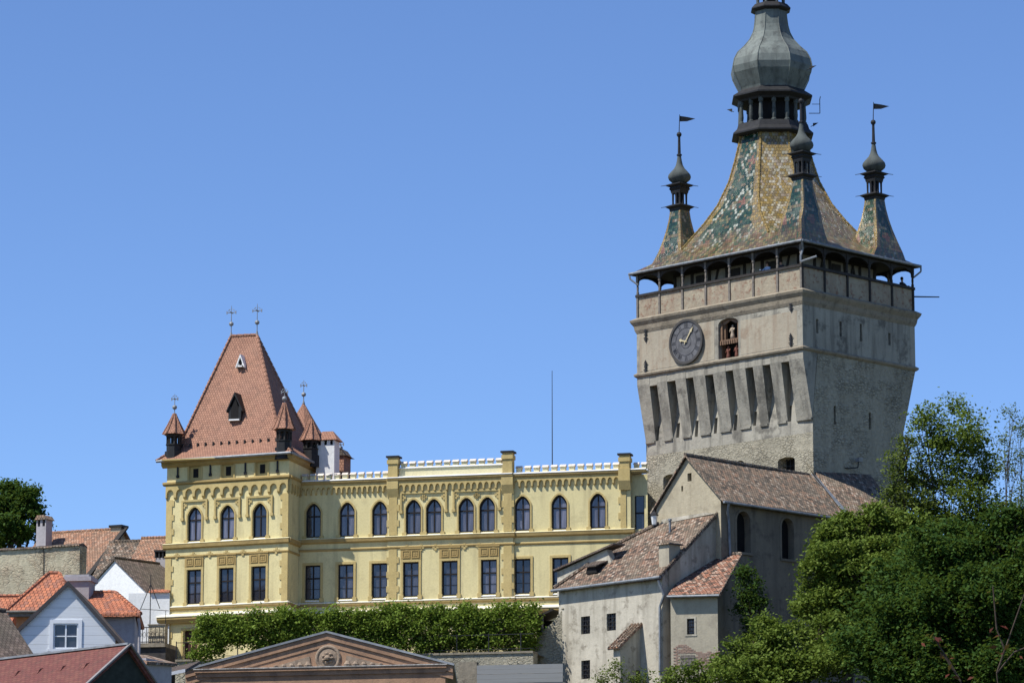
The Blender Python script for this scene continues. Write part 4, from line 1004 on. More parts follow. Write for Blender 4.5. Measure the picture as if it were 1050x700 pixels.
for x, _ in wu: hood(XFW, x-W_UP/2-.42, x+W_UP/2+.42, zwu+H_UP+.33, 1.0); rosettes(XFW, [x-W_UP/2-.25, x+W_UP/2+.25], 0, zwu+H_UP+.12)
rosettes(XFW, [XWL+.8+(-XWL-1.6)*k/6 for k in range(7)], 0, zw_s2-.5)
# ---- the steep roof
ov = .5; O = XFW @ Vector((XWL-ov, -ov, 0)), XFW @ Vector((ov*.8, -ov, 0)), Vector((XL+ov, WD-PW+ov, 0)), Vector((L2.x-ov, WD-PW+ov, 0))
E = [Vector((p.x, p.y, zw_e)) for p in O]
ctr = sum(E, Vector())/4; ctr.z = 0
zrd = Y.loc(at(250, 343.5, Y.wd(ctr).y)).z
def rp(px, py): q = Y._hit(px, py, 1, ctr.y); return Vector((q.x, ctr.y, zrd))
RL, RR = rp(237, 343), rp(263.5, 343)
zb_ = zw_e+1.05
def brk(p, q, f): v = p.lerp(Vector((q.x, q.y, p.z)), f); v.z = zb_; return v
B = [brk(E[0], RL, .30), brk(E[1], RR, .30), brk(E[2], RR, .30), brk(E[3], RL, .30)]
m = MB()
for k in range(4):
    j = (k+1) % 4; m.face([E[k], E[j], B[j], B[k]])
m.face([B[0], B[1], RR, RL]); m.face([B[1], B[2], RR]); m.face([B[2], B[3], RL, RR]); m.face([B[3], B[0], RL])
wr = m.build('wing_roof', 'tile_wing', yb)
m = MB(); m.box(min(e.x for e in E)+.6, XL+.2, -PW+.2, WD-PW, zw_e-.1, zw_e-.02); m.build('eaves_board', 'ochre', yb)
for a, b in ((B[0], RL), (B[1], RR), (E[0], B[0]), (E[1], B[1]), (RL, RR), (B[2], RR), (B[3], RL)):
    m = MB(); n = max(1, int((b-a).length/.35))
    for q in range(n): m.tube(a.lerp(b, q/n), a.lerp(b, (q+.93)/n), .11, .085, 6)
    m.build('hip_tiles', 'tile_wing', wr)
m = MB()
for k in (0, 1): 
    a, b = E[k], E[k+1]; m.tube(a+Vector((0, 0, -.03)), b+Vector((0, 0, -.03)), .09, .09, 8)
m.build('gutter', 'zinc', yb)
for q in range(13):
    m = MB(); p = B[0].lerp(B[1], (q+.5)/13); d = (B[0]-B[1]).normalized(); m.box(p.x-.04, p.x+.04, p.y-.16, p.y+.03, p.z-.12, p.z+.12); m.build('snow_guard', 'lead', wr)
def cross(base, h, par, fancy=True):
    mb = MB(); b = Vector(base); mb.tube(b, b+Vector((0, 0, h)), .035, .02, 6)
    mb.lathe((b.x, b.y, b.z), [(.10, 0), (.05, h*.12)], 8); mb.lathe((b.x, b.y, b.z+h*.40), [(.01, -.16), (.13, -.09), (.16, 0), (.13, .09), (.01, .16)], 10)
    z = b.z+h*.78; s = .30 if fancy else .2
    mb.beam((b.x-s, b.y, z), (b.x+s, b.y, z), .05); mb.beam((b.x, b.y-s, z), (b.x, b.y+s, z), .05)
    for sx in (-1, 1): mb.beam((b.x+sx*s, b.y, z-.1), (b.x+sx*s, b.y, z+.1), .05); mb.beam((b.x+sx*.08, b.y, z+.22), (b.x+sx*s*.7, b.y, z+.12), .04)
    return mb.build('cross_finial', 'greymetal', par)
cross(RL, 1.95, yb); cross(RR, 2.0, yb)
# dormers on the front slope
def dormer(px, py, w_, h, ap, nm, col='lead'):
    """pointed dormer standing on the front slope where its sill shows at (px, py)"""
    n = (B[1]-B[0]).cross(RL-B[0]).normalized(); o = Y.inv @ (CAM-Y.o); d = Y.inv @ ray(px, py); t = (B[0]-o).dot(n)/d.dot(n); p = o+d*t
    c, s = math.cos(BW*.5), math.sin(BW*.5); X = Vector((c, s, 0)); Yv = Vector((-s, c, 0)); Z = Vector((0, 0, 1))
    f = p-Yv*.12
    mb = MB(); L = [f-X*w_/2, f+X*w_/2, f+X*w_/2+Z*h*ap, f+Z*h, f-X*w_/2+Z*h*ap]
    mb.prism([f-X*w_*.30+Yv*.0+Z*.08, f+X*w_*.30+Z*.08, f+X*w_*.30+Z*h*ap*.95, f+Z*h*.86, f-X*w_*.30+Z*h*ap*.95], Yv*1.4)
    o2 = mb.build(nm, 'dark', yb)
    mb = MB(); th = .09
    for sgn in (-1, 1):
        a = f+X*sgn*(w_/2+.12)+Z*(h*ap-.16)-Yv*.08; b = f+Z*(h+.04)-Yv*.08; mb.prism([a, b, b-Z*th*2.2, a-Z*th*1.2+X*sgn*-.02], Yv*1.9)
        mb.prism([f+X*sgn*w_*.30, f+X*sgn*w_*.5, f+X*sgn*w_*.5+Z*h*ap*.9, f+X*sgn*w_*.30+Z*h*(ap+.08)], Yv*1.2)
    mb.build('dormer_roof', col, o2)
    dz_ = 0 if ap > .2 else -.1; mb = MB(); mb.box(f.x-w_*.4, f.x+w_*.4, f.y-.14, f.y+.1, f.z-.03+dz_, f.z+.06+dz_); mb.build('sill', 'white_ledge', o2)
    return o2
d1 = dormer(241.3, 431, .86, 1.75, .45, 'pointed_dormer'); cross_ = MB(); dormer(247.3, 374.5, .36, .66, .12, 'small_dormer', 'white_ledge')
# ---- corner turrets (echauguettes)
def turret(cxy, z0_, z1_, z2_, zt_, rw, rz=0.0):
    """open wooden corner turret with a small tiled cone"""
    x, y = cxy; mb = MB()
    mb.lathe((x, y, 0), [(rw*.95, z0_-.75), (rw*.95, z0_), (rw*.78, z0_+.02), (rw*.78, z0_+.35), (rw*.86, z0_+.4), (rw*.86, z0_+.46)], 8, R(22.5)); o = mb.build('corner_turret', 'lead', yb)
    mb = MB(); mb.lathe((x, y, 0), [(rw*.35, z0_+.4), (rw*.35, z1_-.05)], 8)
    for k in range(8):
        a = R(22.5+45*k); mb.lathe((x+rw*.7*math.cos(a), y+rw*.7*math.sin(a), 0), [(.085, z0_+.42), (.07, z0_+.6), (.07, z1_-.3), (.1, z1_-.2)], 6)
    mb.lathe((x, y, 0), [(rw*.82, z1_-.28), (rw*.82, z1_), (rw*.3, z1_)], 8, R(22.5)); mb.build('turret_posts', 'wood', o)
    mb = MB(); pr = [(rw*1.18, z1_-.12), (rw*.98, z1_+.10), (rw*.62, z1_+(z2_-z1_)*.42), (rw*.30, z1_+(z2_-z1_)*.75), (.05, z2_)]; mb.lathe((x, y, 0), pr, 8, R(22.5)); mb.build('turret_roof', 'tile_wing', o)
    mb = MB()
    for k in range(8):
        a = R(22.5+45*k); mb.path([(x+(r+.02)*math.cos(a), y+(r+.02)*math.sin(a), z) for r, z in pr], .055, 5)
    mb.build('ridge_tiles', 'tile_wing', o)
    if zt_: cross((x, y, z2_-.15), zt_-z2_+.15, o, False)
    return o
def tz(c, py): return Y.loc(at(525+FPX*0, py, Y.wd((c[0], c[1], 0)).y)).z
cA = XFW @ Vector((XWL+.32, .25, 0)); cA = (cA.x, cA.y); turret(cA, tz(cA, 463), tz(cA, 443.5), tz(cA, 424), tz(cA, 404), .60)
cB = XFW @ Vector((-.42, .1, 0)); cB = (cB.x, cB.y); turret(cB, tz(cB, 459), tz(cB, 438.5), tz(cB, 413), tz(cB, 398), .60)
cC = (XL+.1, -PW+4.1); turret(cC, tz(cC, 467), tz(cC, 450), tz(cC, 430), None, .60)
cD = (Y._hit(311, 440, 1, 7.0).x, 7.0); zq = tz(cD, 446)
m = MB(); m.lathe((cD[0], cD[1], 0), [(1.15, zq-3.5), (1.15, zq)], 8, R(22.5)); st = m.build('stair_tower', 'yellow_pale', yb)
m = MB(); m.lathe((cD[0], cD[1], 0), [(1.45, zq-.1), (1.1, zq+.3), (.04, tz(cD, 413))], 8, R(22.5)); m.build('turret_roof', 'tile_wing', st); cross((cD[0], cD[1], tz(cD, 414)), 1.55, st, False)
# ---- white chimney and the small red dormer behind it
def xz_at(px, y): q = Y._hit(px, 470, 1, y); return q.x
yC = 2.0; a, b = xz_at(323.5, yC), xz_at(343.5, yC); zt_ = Y.on(333, 441, yC)[1]; zb2 = Y.on(333, 451, yC)[1]; z_ = Y.on(333, 456, yC)[1]
m = MB(); m.box(a+.05, b-.05, yC, yC+1.1, z_-4.2, z_-.0)
n = 3; w_ = (b-a-.1)/n
for k in range(n+1): m.box(a+.05+k*w_-(.10 if k else 0), a+.05+k*w_+(.10 if k < n else 0), yC, yC+1.1, z_, zb2-.02)
ch = m.build('chimney', 'white', yb)
m = MB(); m.box(a+.15, b-.15, yC+.2, yC+.9, z_-.02, zb2); m.build('flue', 'dark', ch)
m = MB(); e = .16; P = [(a-e, yC-e, zb2), (b+e, yC-e, zb2), (b+e, yC+1.1+e, zb2), (a-e, yC+1.1+e, zb2)]; Tt = [(a+.3, yC+.45, zt_), (b-.3, yC+.45, zt_), (b-.3, yC+.65, zt_), (a+.3, yC+.65, zt_)]
for k in range(4): m.face([P[k], P[(k+1) % 4], Tt[(k+1) % 4], Tt[k]])
m.face(Tt); m.face(P[::-1]); m.build('chimney_cap', 'tile_wing', ch)
m = MB(); a, b = xz_at(345.5, 4.0), xz_at(352.5, 4.0); zt_ = Y.on(349, 463, 4.0)[1]; z_ = Y.on(349, 484, 4.0)[1]
m.box(a, b, 4.0, 5.5, z_-1, zt_-.25); rd = m.build('roof_hatch', 'tile_wing', yb)
m = MB(); m.prism([(a-.1, 3.9, zt_-.25), (b+.25, 3.9, zt_-.25), (b+.05, 3.9, zt_-.15), ((a+b)/2, 3.9, zt_+.25)], (0, 1.7, 0)); m.build('hatch_roof', 'tile_dark', rd); cross(((a+b)/2, 4, zt_), .6, rd, False)
# aerial
q = Y._hit(566.3, 470, 1, 5.6); zt_ = Y.on(566.3, 380, 5.6)[1]
am = thing('antenna_mast', 'thin tall aerial pole standing on the low roof behind the battlements', 'antenna', loc=Y.wd((q.x, 5.6, z_mb+.7)))
m = MB(); m.tube((0, 0, 0), (0, 0, zt_-z_mb-.7), .035, .018, 6); m.build('pole', 'iron', am); m = MB(); m.lathe((0, 0, 0), [(.12, 0), (.12, .06), (.05, .2)], 8); m.build('foot', 'iron', am)
# ------------------------------------------------------------------ helpers for the smaller houses
class G:
    """a thing whose parts are drawn in the axes of frame fr; base = its foot in those axes"""
    def __init__(s, fr, base, name, label, cat, group=None):
        s.fr = fr; s.b = Vector(base); s.o = thing(name, label, cat, loc=fr.wd(base), rz=fr.a, group=group); s.x = Matrix.Translation(-s.b)
    def mb(s): m = MB(); m.xf = s.x; return m
    def put(s, m, name, mat, parent=None, smooth=False): return m.build(name, mat, parent or s.o, smooth)
def sheet(mb, pts, th):
    """a roof slope: polygon with thickness th below it"""
    pts = [Vector(p) for p in pts]; n = Vector((0, 0, 0))
    for k in range(len(pts)): n += pts[k].cross(pts[(k+1) % len(pts)])
    n.normalize(); n = n if n.z > 0 else -n
    mb.prism(pts, -n*th); return n
def pl_hit(fr, P, px, py):
    a, b, c = map(Vector, P); n = (b-a).cross(c-a); o = fr.inv @ (CAM-fr.o); d = fr.inv @ ray(px, py); return o+d*((a-o).dot(n)/d.dot(n))
def ridge_row(mb, a, b, r=.11, step=.36):
    a, b = Vector(a), Vector(b); n = max(1, int((b-a).length/step))
    for q in range(n): mb.tube(a.lerp(b, q/n), a.lerp(b, (q+.95)/n), r, r*.8, 6)
def rag_eave(mb, a, b, r=.055, step=.2, dr=(0, 0, 0)):
    """the scalloped lower edge of the last tile row"""
    a, b = Vector(a), Vector(b); n = max(1, int((b-a).length/step)); L = (b-a)/n
    for q in range(n): p = a+L*(q+.5)+Vector((0, 0, rng.uniform(-.02, .02))); mb.box(p.x-.11, p.x+.11, p.y-.09, p.y+.12, p.z-.14, p.z+.03)
def bars(mb, x0, x1, z0, z1, y, n=3, nh=3, r=.018):
    for k in range(1, n+1): x = x0+(x1-x0)*k/(n+1); mb.box(x-r, x+r, y-.02, y+.02, z0, z1)
    for k in range(1, nh+1): z = z0+(z1-z0)*k/(nh+1); mb.box(x0, x1, y-.025, y+.015, z-r, z+r)
def wood_window(g, x0, x1, z0, z1, y, mt='wood', grid=(2, 2), d=.16, bar=False, xf=None, frame_w=.07):
    """recessed window as a part: frame with glazing bars, pane and sill below"""
    m = g.mb(); fw = frame_w
    for q in ((x0, x0+fw, z0, z1), (x1-fw, x1, z0, z1), (x0+fw, x1-fw, z0, z0+fw), (x0+fw, x1-fw, z1-fw, z1)): m.box(q[0], q[1], y+d-.05, y+d+.03, q[2], q[3])
    for k in range(1, grid[0]): x = x0+(x1-x0)*k/grid[0]; m.box(x-.035, x+.035, y+d-.04, y+d+.02, z0+fw, z1-fw)
    for k in range(1, grid[1]): z = z0+(z1-z0)*k/grid[1]; m.box(x0+fw, x1-fw, y+d-.03, y+d+.015, z-.025, z+.025)
    o = g.put(m, 'window', mt); m = g.mb(); m.box(x0+.01, x1-.01, y+d+.03, y+d+.06, z0+.01, z1-.01); g.put(m, 'pane', 'glass', o)
    if bar: m = g.mb(); bars(m, x0, x1, z0, z1, y+.05); g.put(m, 'window_bars', 'iron', o)
    return o
# ------------------------------------------------------------------ CHAPEL-LIKE STONE HALL below the tower
C_Y = 206.0
Cf = Frame(at(739, 509, C_Y), -ALPHA, 0.0)
gL = Cf.on(673, 521.5)[0]; zeR = Cf.on(739, 509)[1]; zeL = Cf.on(673, 521.5)[1]; xa, za = Cf.on(705, 468.5)
gb = ground(*Cf.wd((0, 0, 0)).xy)-6
ch = G(Cf, (0, 0, gb), 'stone_hall', 'old stone hall with mossy tiled roof and tall dark arched openings under the tower', 'hall')
ye = Cf.onx(931, 536, .35)[0]; yr = Cf._hit(829.5, 488, 0, xa).y; yv = Cf.onx(872, 521, .35)[0]
m = ch.mb(); holes = []
hx, hz = Cf.on(707, 489); holes.append(rect(hx-.16, hx+.16, hz-.24, hz+.24)); hx2, hz2 = Cf.on(699.5, 500.7); holes.append(rect(hx2-.07, hx2+.07, hz2-.16, hz2+.16))
m.wall([(gL, gb), (0, gb), (0, zeR), (xa, za), (gL, zeL)], holes, F0(0), .3); ch.put(m, 'gable_wall', 'chapel')
m = ch.mb()
for h in holes: m.box(min(p[0] for p in h)-.05, max(p[0] for p in h)+.05, .31, .35, min(p[1] for p in h)-.05, max(p[1] for p in h)+.05)
ch.put(m, 'gable_vents', 'dark')
arc = []
for a, b, t, bt in ((755, 769, 523, 566), (801, 813.6, 530, 573)):
    y0, zt_ = Cf.onx(a, t); y1, _ = Cf.onx(b, t); _, zb_2 = Cf.onx((a+b)/2, bt); arc.append(arch(y0, y1, zb_2, zt_))
m = ch.mb(); m.wall([(0, gb), (ye, gb), (ye, zeR), (0, zeR)], arc, FX(0), .45)
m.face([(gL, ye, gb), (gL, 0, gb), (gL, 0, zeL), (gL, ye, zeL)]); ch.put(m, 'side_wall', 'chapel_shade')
for L in arc:
    y0, y1 = min(p[0] for p in L), max(p[0] for p in L); z0_, z1_ = min(p[1] for p in L), max(p[1] for p in L)
    m = ch.mb(); m.box(-.5, -.46, y0-.1, y1+.1, z0_-.1, z1_+.1); o = ch.put(m, 'arched_opening', 'dark')
    m = ch.mb(); O = arch(y0-.14, y1+.14, z0_, z1_+.14); n = len(L)
    for k in range(1, n):
        j = (k+1) % n; m.prism([(.035, L[k][0], L[k][1]), (.035, L[j][0], L[j][1]), (.035, O[j][0], O[j][1]), (.035, O[k][0], O[k][1])], (-.05, 0, 0))
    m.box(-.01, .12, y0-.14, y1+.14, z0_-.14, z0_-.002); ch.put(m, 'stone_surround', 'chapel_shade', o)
# roof: right slope in three runs, left slope hidden
sl_ = (za-zeR)/(0-xa); ovx = .38
def rz_(x): return za-sl_*(x-xa)
m = ch.mb(); y00 = -.22
sag = lambda y, t: -.10*math.sin(math.pi*min(1, max(0, y/yr)))*t
NS = 8
ys = [y00+(yr-y00)*k/NS for k in range(NS+1)]
for ya, yb2 in zip(ys, ys[1:]):
    for f0, f1 in ((0, .5), (.5, 1)):
        xA, xB = xa+(ovx-xa)*f0, xa+(ovx-xa)*f1; s0, s1 = .6+.4*math.sin(math.pi*f0), .6+.4*math.sin(math.pi*f1)
        m.face([(xB, ya, rz_(xB)+.12+sag(ya, s1)), (xB, yb2, rz_(xB)+.12+sag(yb2, s1)), (xA, yb2, rz_(xA)+.12+sag(yb2, s0)), (xA, ya, rz_(xA)+.12+sag(ya, s0))])
m.face([(xa, y00, za+.12), (xa, yr, za+.12), (gL-.3, yr, zeL-.2), (gL-.3, y00, zeL-.2)][::-1])
m.face([(ovx, y00, rz_(ovx)+.0), (ovx, yr, rz_(ovx)), (ovx, yr, rz_(ovx)+.12), (ovx, y00, rz_(ovx)+.12)]); m.face([(ovx, y00, rz_(ovx)), (0, y00, rz_(0)-.05), (0, yr, rz_(0)-.05), (ovx, yr, rz_(ovx))])
m.face([(gL-.3, y00, zeL-.32), (xa, y00, za), (xa, y00, za+.12), (gL-.3, y00, zeL-.2)]); m.face([(xa, y00, za), (ovx, y00, rz_(ovx)), (ovx, y00, rz_(ovx)+.12), (xa, y00, za+.12)])
roof = ch.put(m, 'main_roof', 'tile_old')
m = ch.mb(); ridge_row(m, (xa, y00, za+.14), (xa, yr, za+.06), .12); ch.put(m, 'ridge_tiles', 'tile_old', roof)
txL = Cf.loc(T.wd((0, 0, 0))).x-.02            # the tower's right face, in these axes
m = ch.mb(); m.face([(ovx, yr, rz_(ovx)+.12), (ovx, yv, rz_(ovx)+.12), (txL, yv, rz_(txL)+.12), (txL, yr, rz_(txL)+.5)]); m.face([(txL, yr, rz_(txL)+.5), (txL, yv, rz_(txL)+.12), (txL-.6, yr+.4, rz_(txL)+1.0)])
sheet(m, [(ovx, yr, rz_(ovx)+.115), (ovx, yv, rz_(ovx)+.115), (txL, yv, rz_(txL)+.115), (txL, yr, rz_(txL)+.115)], .12); ch.put(m, 'link_roof', 'tile_old_red')
m = ch.mb(); sheet(m, [(ovx, yv-.16, rz_(ovx)+.17), (ovx, yv+.2, rz_(ovx)+.17), (txL, yv+.2, rz_(txL)+.17), (txL, yv-.16, rz_(txL)+.17)], .05); ch.put(m, 'valley_flashing', 'zinc')
m = ch.mb(); P3 = [(ovx, yv+.2, rz_(ovx)+.12), (ovx, ye, rz_(ovx)+.12), (txL, ye, rz_(txL)+.7), (txL, yv+.2, rz_(txL)+.35)]; sheet(m, P3, .12); ch.put(m, 'end_roof', 'tile_old_red')
m = ch.mb(); m.tube((ovx+.06, y00, rz_(ovx)+.02), (ovx+.06, ye, rz_(ovx)-.04), .075, .075, 8); ch.put(m, 'gutter', 'zinc')
yp, _ = Cf.onx(746, 540); m = ch.mb(); _, zlow = Cf.onx(748, 569); m.path([(ovx+.06, yp-.35, rz_(ovx)), (.2, yp-.2, rz_(ovx)-.5), (.10, yp, rz_(ovx)-.9), (.10, yp+.12, zlow-1)], .07, 8); ch.put(m, 'downpipe', 'zinc')
# ------------------------------------------------------------------ WHITE-WASHED HOUSE with the lean-to roof
Pt = Cf.on(734, 527); xr_ = Pt[0]; zt_ = Pt[1]
yf = Cf.onx(679, 591, xr_)[0]; xl_ = Cf.on(573, 603, yf)[0]
hb = ground(*Cf.wd((xl_, yf, 0)).xy)-7
hs = G(Cf, ((xl_+xr_)/2, yf, hb), 'lean_to_house', 'patched whitewashed house with a worn red-brown lean-to roof, chimney and small barred windows', 'house')
oe = .32
zA, zB = Cf.on(573, 603, yf-oe)[1], Cf.on(679, 591, yf-oe)[1]; zE = (zA+zB)/2
A, B_, Cc = Vector((xl_-.1, yf-oe, zE)), Vector((xr_+.12, yf-oe, zE)), Vector((xr_+.12, 0, zt_))
PL = (A, B_, Cc); D = pl_hit(Cf, PL, 676, 537.5); E_ = pl_hit(Cf, PL, 636, 557)
sl2 = (zt_-zE)/oe if False else (zt_-zE)/(0-(yf-oe))
def hz_(y): return zE+sl2*(y-(yf-oe))
wins = []
for a, b, t, bt in ((595.7, 605, 632, 650), (622, 631.5, 629, 646.5), (596, 605, 677, 696)):
    x0, zt2 = Cf.on(a, t, yf); x1, _ = Cf.on(b, t, yf); _, zb2 = Cf.on(a, bt, yf); wins.append((x0, x1, zb2, zt2))
m = hs.mb(); m.wall(rect(xl_, xr_, hb, hz_(yf)-.10), [rect(*w_) for w_ in wins], F0(yf), .3)
m.face([(xr_, yf, hb), (xr_, -.02, hb), (xr_, -.02, zt_-.12), (xr_, yf, hz_(yf)-.1)]); m.face([(xl_, yf+4, hb), (xl_, yf, hb), (xl_, yf, hz_(yf)-.1), (xl_, yf+4, hz_(yf)-.1)])
hs.put(m, 'wall', 'oldwhite')
for x0, x1, z0_, z1_ in wins:
    o = wood_window(hs, x0, x1, z0_, z1_, yf, 'wood', (2, 2), .2, True)
m = hs.mb(); n_ = sheet(m, [A, B_, Cc, D, E_], .13); rf = hs.put(m, 'roof', 'tile_old_red')
m = hs.mb(); off = Vector((0, 0, .1))
ridge_row(m, A+off, E_+off, .1); ridge_row(m, E_+off, D+off, .12); hs.put(m, 'verge_tiles', 'tile_old', rf); m = hs.mb(); ridge_row(m, B_+off, Cc+off, .07); hs.put(m, 'verge_tiles', 'tile_old', rf)
m = hs.mb(); k0 = Vector(B_); rag_eave(m, A+Vector((0, -.02, 0)), B_+Vector((0, -.02, 0))); hs.put(m, 'eave_tiles', 'tile_old', rf)
m = hs.mb(); m.tube(A+Vector((-.1, -.1, -.10)), B_+Vector((.1, -.1, -.02)), .085, .085, 8); hs.put(m, 'gutter', 'zinc')
m = hs.mb(); pz = [Cf.on(px, py, yf-.12) for px, py in ((678.5, 595), (681, 610), (676.8, 622), (677, 692))]; m.path([(pz[0][0], yf-oe-.1, pz[0][1])]+[(x, yf-.14, z) for x, z in pz[1:]], .075, 8); hs.put(m, 'downpipe', 'zinc')
m = hs.mb(); fA = pl_hit(Cf, PL, 678, 536.5); m.prism([(D.x, -.03, D.z+.05), (Cc.x-.05, -.03, Cc.z+.05), (Cc.x-.9, -.03, Cc.z+.16), (D.x+.8, -.03, D.z+.34), (D.x, -.03, D.z+.30)], (0, -.05, 0)); hs.put(m, 'lime_flashing', 'oldwhite', rf)
hp = pl_hit(Cf, PL, 607.5, 588); m = hs.mb(); m.prism([hp+Vector((-.45, -.1, .02)), hp+Vector((.45, -.1, .02)), hp+Vector((.3, -.1, .42)), hp+Vector((-.3, -.1, .48))], (0, .6, .1)); hd = hs.put(m, 'roof_hatch', 'dark'); m = hs.mb(); sheet(m, [hp+Vector((-.6, -.25, .48)), hp+Vector((.5, -.25, .42)), hp+Vector((.5, .9, .85)), hp+Vector((-.6, .9, .9))], .07); hs.put(m, 'hatch_tiles', 'tile_dark', hd)
# chimney on the right wall
yc = Cf.onx(686.2, 590, xr_+.05)[0]; x0 = Cf.on(675.7, 580, yc)[0]; y1 = Cf.onx(697.5, 580, xr_+.05)[0]; zc_ = Cf.on(686, 557.5, yc)[1]; zcb = Cf.on(686, 606, yc)[1]
m = hs.mb(); X1 = xr_+.05; m.box(x0, X1, yc, y1, zcb, zc_); cm_ = hs.put(m, 'chimney', 'beige')
m = hs.mb(); m.prism([(x0-.14, yc-.14, zc_), (X1+.14, yc-.14, zc_), (X1+.14, yc-.14, zc_+.07), ((x0+X1)/2+.02, yc-.14, zc_+.30), (x0-.14, yc-.14, zc_+.07)], (0, y1-yc+.28, 0)); hs.put(m, 'chimney_cap', 'tile_old', cm_)
q = pl_hit(Cf, PL, 687, 545); m = hs.mb(); m.tube((q.x, q.y, q.z-.3), (q.x, q.y, q.z+.65), .07, .07, 8); m.tube((q.x, q.y, q.z+.65), (q.x, q.y, q.z+.75), .11, .11, 8); hs.put(m, 'vent_pipe', 'zinc')
# side parapet on the left, with its own dark sloping roof
yb3 = yf+1.4; W4 = [Cf.on(px, py, yb3) for px, py in ((571.5, 586), (622, 563), (627, 576), (571.5, 612))]
m = hs.mb(); m.prism([(x, yb3, z) for x, z in W4], (0, .45, 0)); hs.put(m, 'side_wall', 'oldwhite')
R4 = [Cf.on(px, py, yb3-.2) for px, py in ((568, 583.5), (629, 556.5))]
m = hs.mb(); a, b = R4; sheet(m, [(a[0], yb3-.25, a[1]), (b[0], yb3-.25, b[1]), (b[0], yb3+.75, b[1]+.05), (a[0], yb3+.75, a[1]+.05)], .10); hs.put(m, 'side_roof', 'tile_dark')
# ------------------------------------------------------------------ stair hood on the house front
xk = Cf.on(657, 660, yf)[0]; yk = Cf.onx(635.9, 663, xk)[0]; xk0 = Cf.on(629, 664, yk)[0]; zk0 = Cf.on(636, 661.5, yk)[1]; zk1 = Cf.on(657, 641, yf)[1]
sh = G(Cf, (xk, yk, hb), 'stair_hood', 'narrow masonry lean-to with a small steep striped tile roof in front of the whitewashed house', 'lean-to')
m = sh.mb(); m.prism([(xk, yk, hb), (xk, yf-.01, hb), (xk, yf-.01, zk1-.1), (xk, yk, zk0-.1)], (xk0-xk, 0, 0)); sh.put(m, 'wall', 'oldwhite')
m = sh.mb(); sheet(m, [(xk0-.2, yk-.3, zk0-.14), (xk+.16, yk-.3, zk0-.14), (xk+.16, yf-.02, zk1+.12), (xk0-.2, yf-.02, zk1+.12)], .1); r_ = sh.put(m, 'roof', tiles('hood_tiles', [(.42, .22, .13), (.36, .18, .11), (.47, .29, .19), (.30, .16, .10)], .2, .3, (.2, .15, .1), .3, .85, .12))
m = sh.mb()
for k in range(4):
    x = xk0-.1+(xk-xk0+.2)*k/3; ridge_row(m, (x, yk-.3, zk0-.1), (x, yf-.02, zk1+.16), .06, .3)
sh.put(m, 'tile_rolls', 'tile_old_red', r_)
m = sh.mb(); q = (zk0+hb)/2; m.box(xk-.01, xk+.025, yk+(yf-yk)*.75, yk+(yf-yk)*.92, zk0-2.1, zk0-1.3); sh.put(m, 'slit', 'dark')
# ------------------------------------------------------------------ ANNEX with the red tile roof
Yh = Cf.wd((xr_, yf, 0)).y
AN = R(18); Af = Frame(at(735.7, 608, Yh-1.3), -AN, 0.0)
aw = Af.on(687.5, 610)[0]; ao = .3
yt, zt3 = Af.onx(761, 568, .25); ze3 = Af.on(735.7, 608.5, -ao)[1]
ab = ground(*Af.wd((0, 0, 0)).xy)-6
an = G(Af, (aw/2, 0, ab), 'annex', 'small beige annex with a bright worn red tile roof and exposed brick at its foot', 'annex')
aS = (zt3-ze3)/(yt+ao); az_ = lambda y: ze3+aS*(y+ao)
x0, zt4 = Af.on(704.5, 634); x1, _ = Af.on(712, 634); _, zb4 = Af.on(708, 650)
ahat = Af.on(698, 671.5), Af.on(712.5, 683)
m = an.mb(); m.wall(rect(aw, 0, ab, az_(0)-.12), [rect(x0, x1, zb4, zt4)], F0(0), .25)
an.put(m, 'front_wall', 'beige'); m = an.mb(); m.face([(0, 0, ab), (0, yt, ab), (0, yt, az_(yt)-.12), (0, 0, az_(0)-.12)]); m.face([(aw, yt, ab), (aw, 0, ab), (aw, 0, az_(0)-.12), (aw, yt, az_(yt)-.12)]); m.face([(0, yt, ab), (aw, yt, ab), (aw, yt, az_(yt)-.12), (0, yt, az_(yt)-.12)]); an.put(m, 'side_wall', 'chapel_shade')  # annex sides take the darkened copy, their shade being in the colour
wood_window(an, x0, x1, zb4, zt4, 0, 'wood', (1, 2), .18, True)
m = an.mb(); fw = .09
for q in ((x0-fw, x0, zb4, zt4), (x1, x1+fw, zb4, zt4), (x0-fw, x1+fw, zt4, zt4+fw), (x0-fw-.04, x1+fw+.04, zb4-.1, zb4)): m.box(q[0], q[1], -.03, .02, q[2], q[3])
an.put(m, 'window_surround', 'oldwhite')
Ltop = Af.onx(714, 569, 0)[0]; xtl = Af.on(714, 568.6, yt)[0]
m = an.mb(); n_ = sheet(m, [(aw-.12, -ao, ze3), (.25, -ao, ze3), (.25, yt, zt3), (xtl-.05, yt, zt3)], .13); ar = an.put(m, 'roof', 'tile_annex')
m = an.mb(); ridge_row(m, (xtl-.05, yt, zt3+.05), (.25, yt, zt3+.05), .11); ridge_row(m, (.25, -ao, ze3+.04), (.25, yt, zt3+.04), .06); rag_eave(m, (aw-.1, -ao, ze3), (.25, -ao, ze3)); an.put(m, 'edge_tiles', 'tile_old', ar)
m = an.mb(); m.tube((aw-.1, -ao-.09, ze3-.07), (.2, -ao-.09, ze3-.10), .07, .07, 8); an.put(m, 'gutter', 'zinc')
zbr = Af.on(700, 661)[1]; m = an.mb(); rngb = random.Random(3)
zz_ = zbr-1.4; row = 0
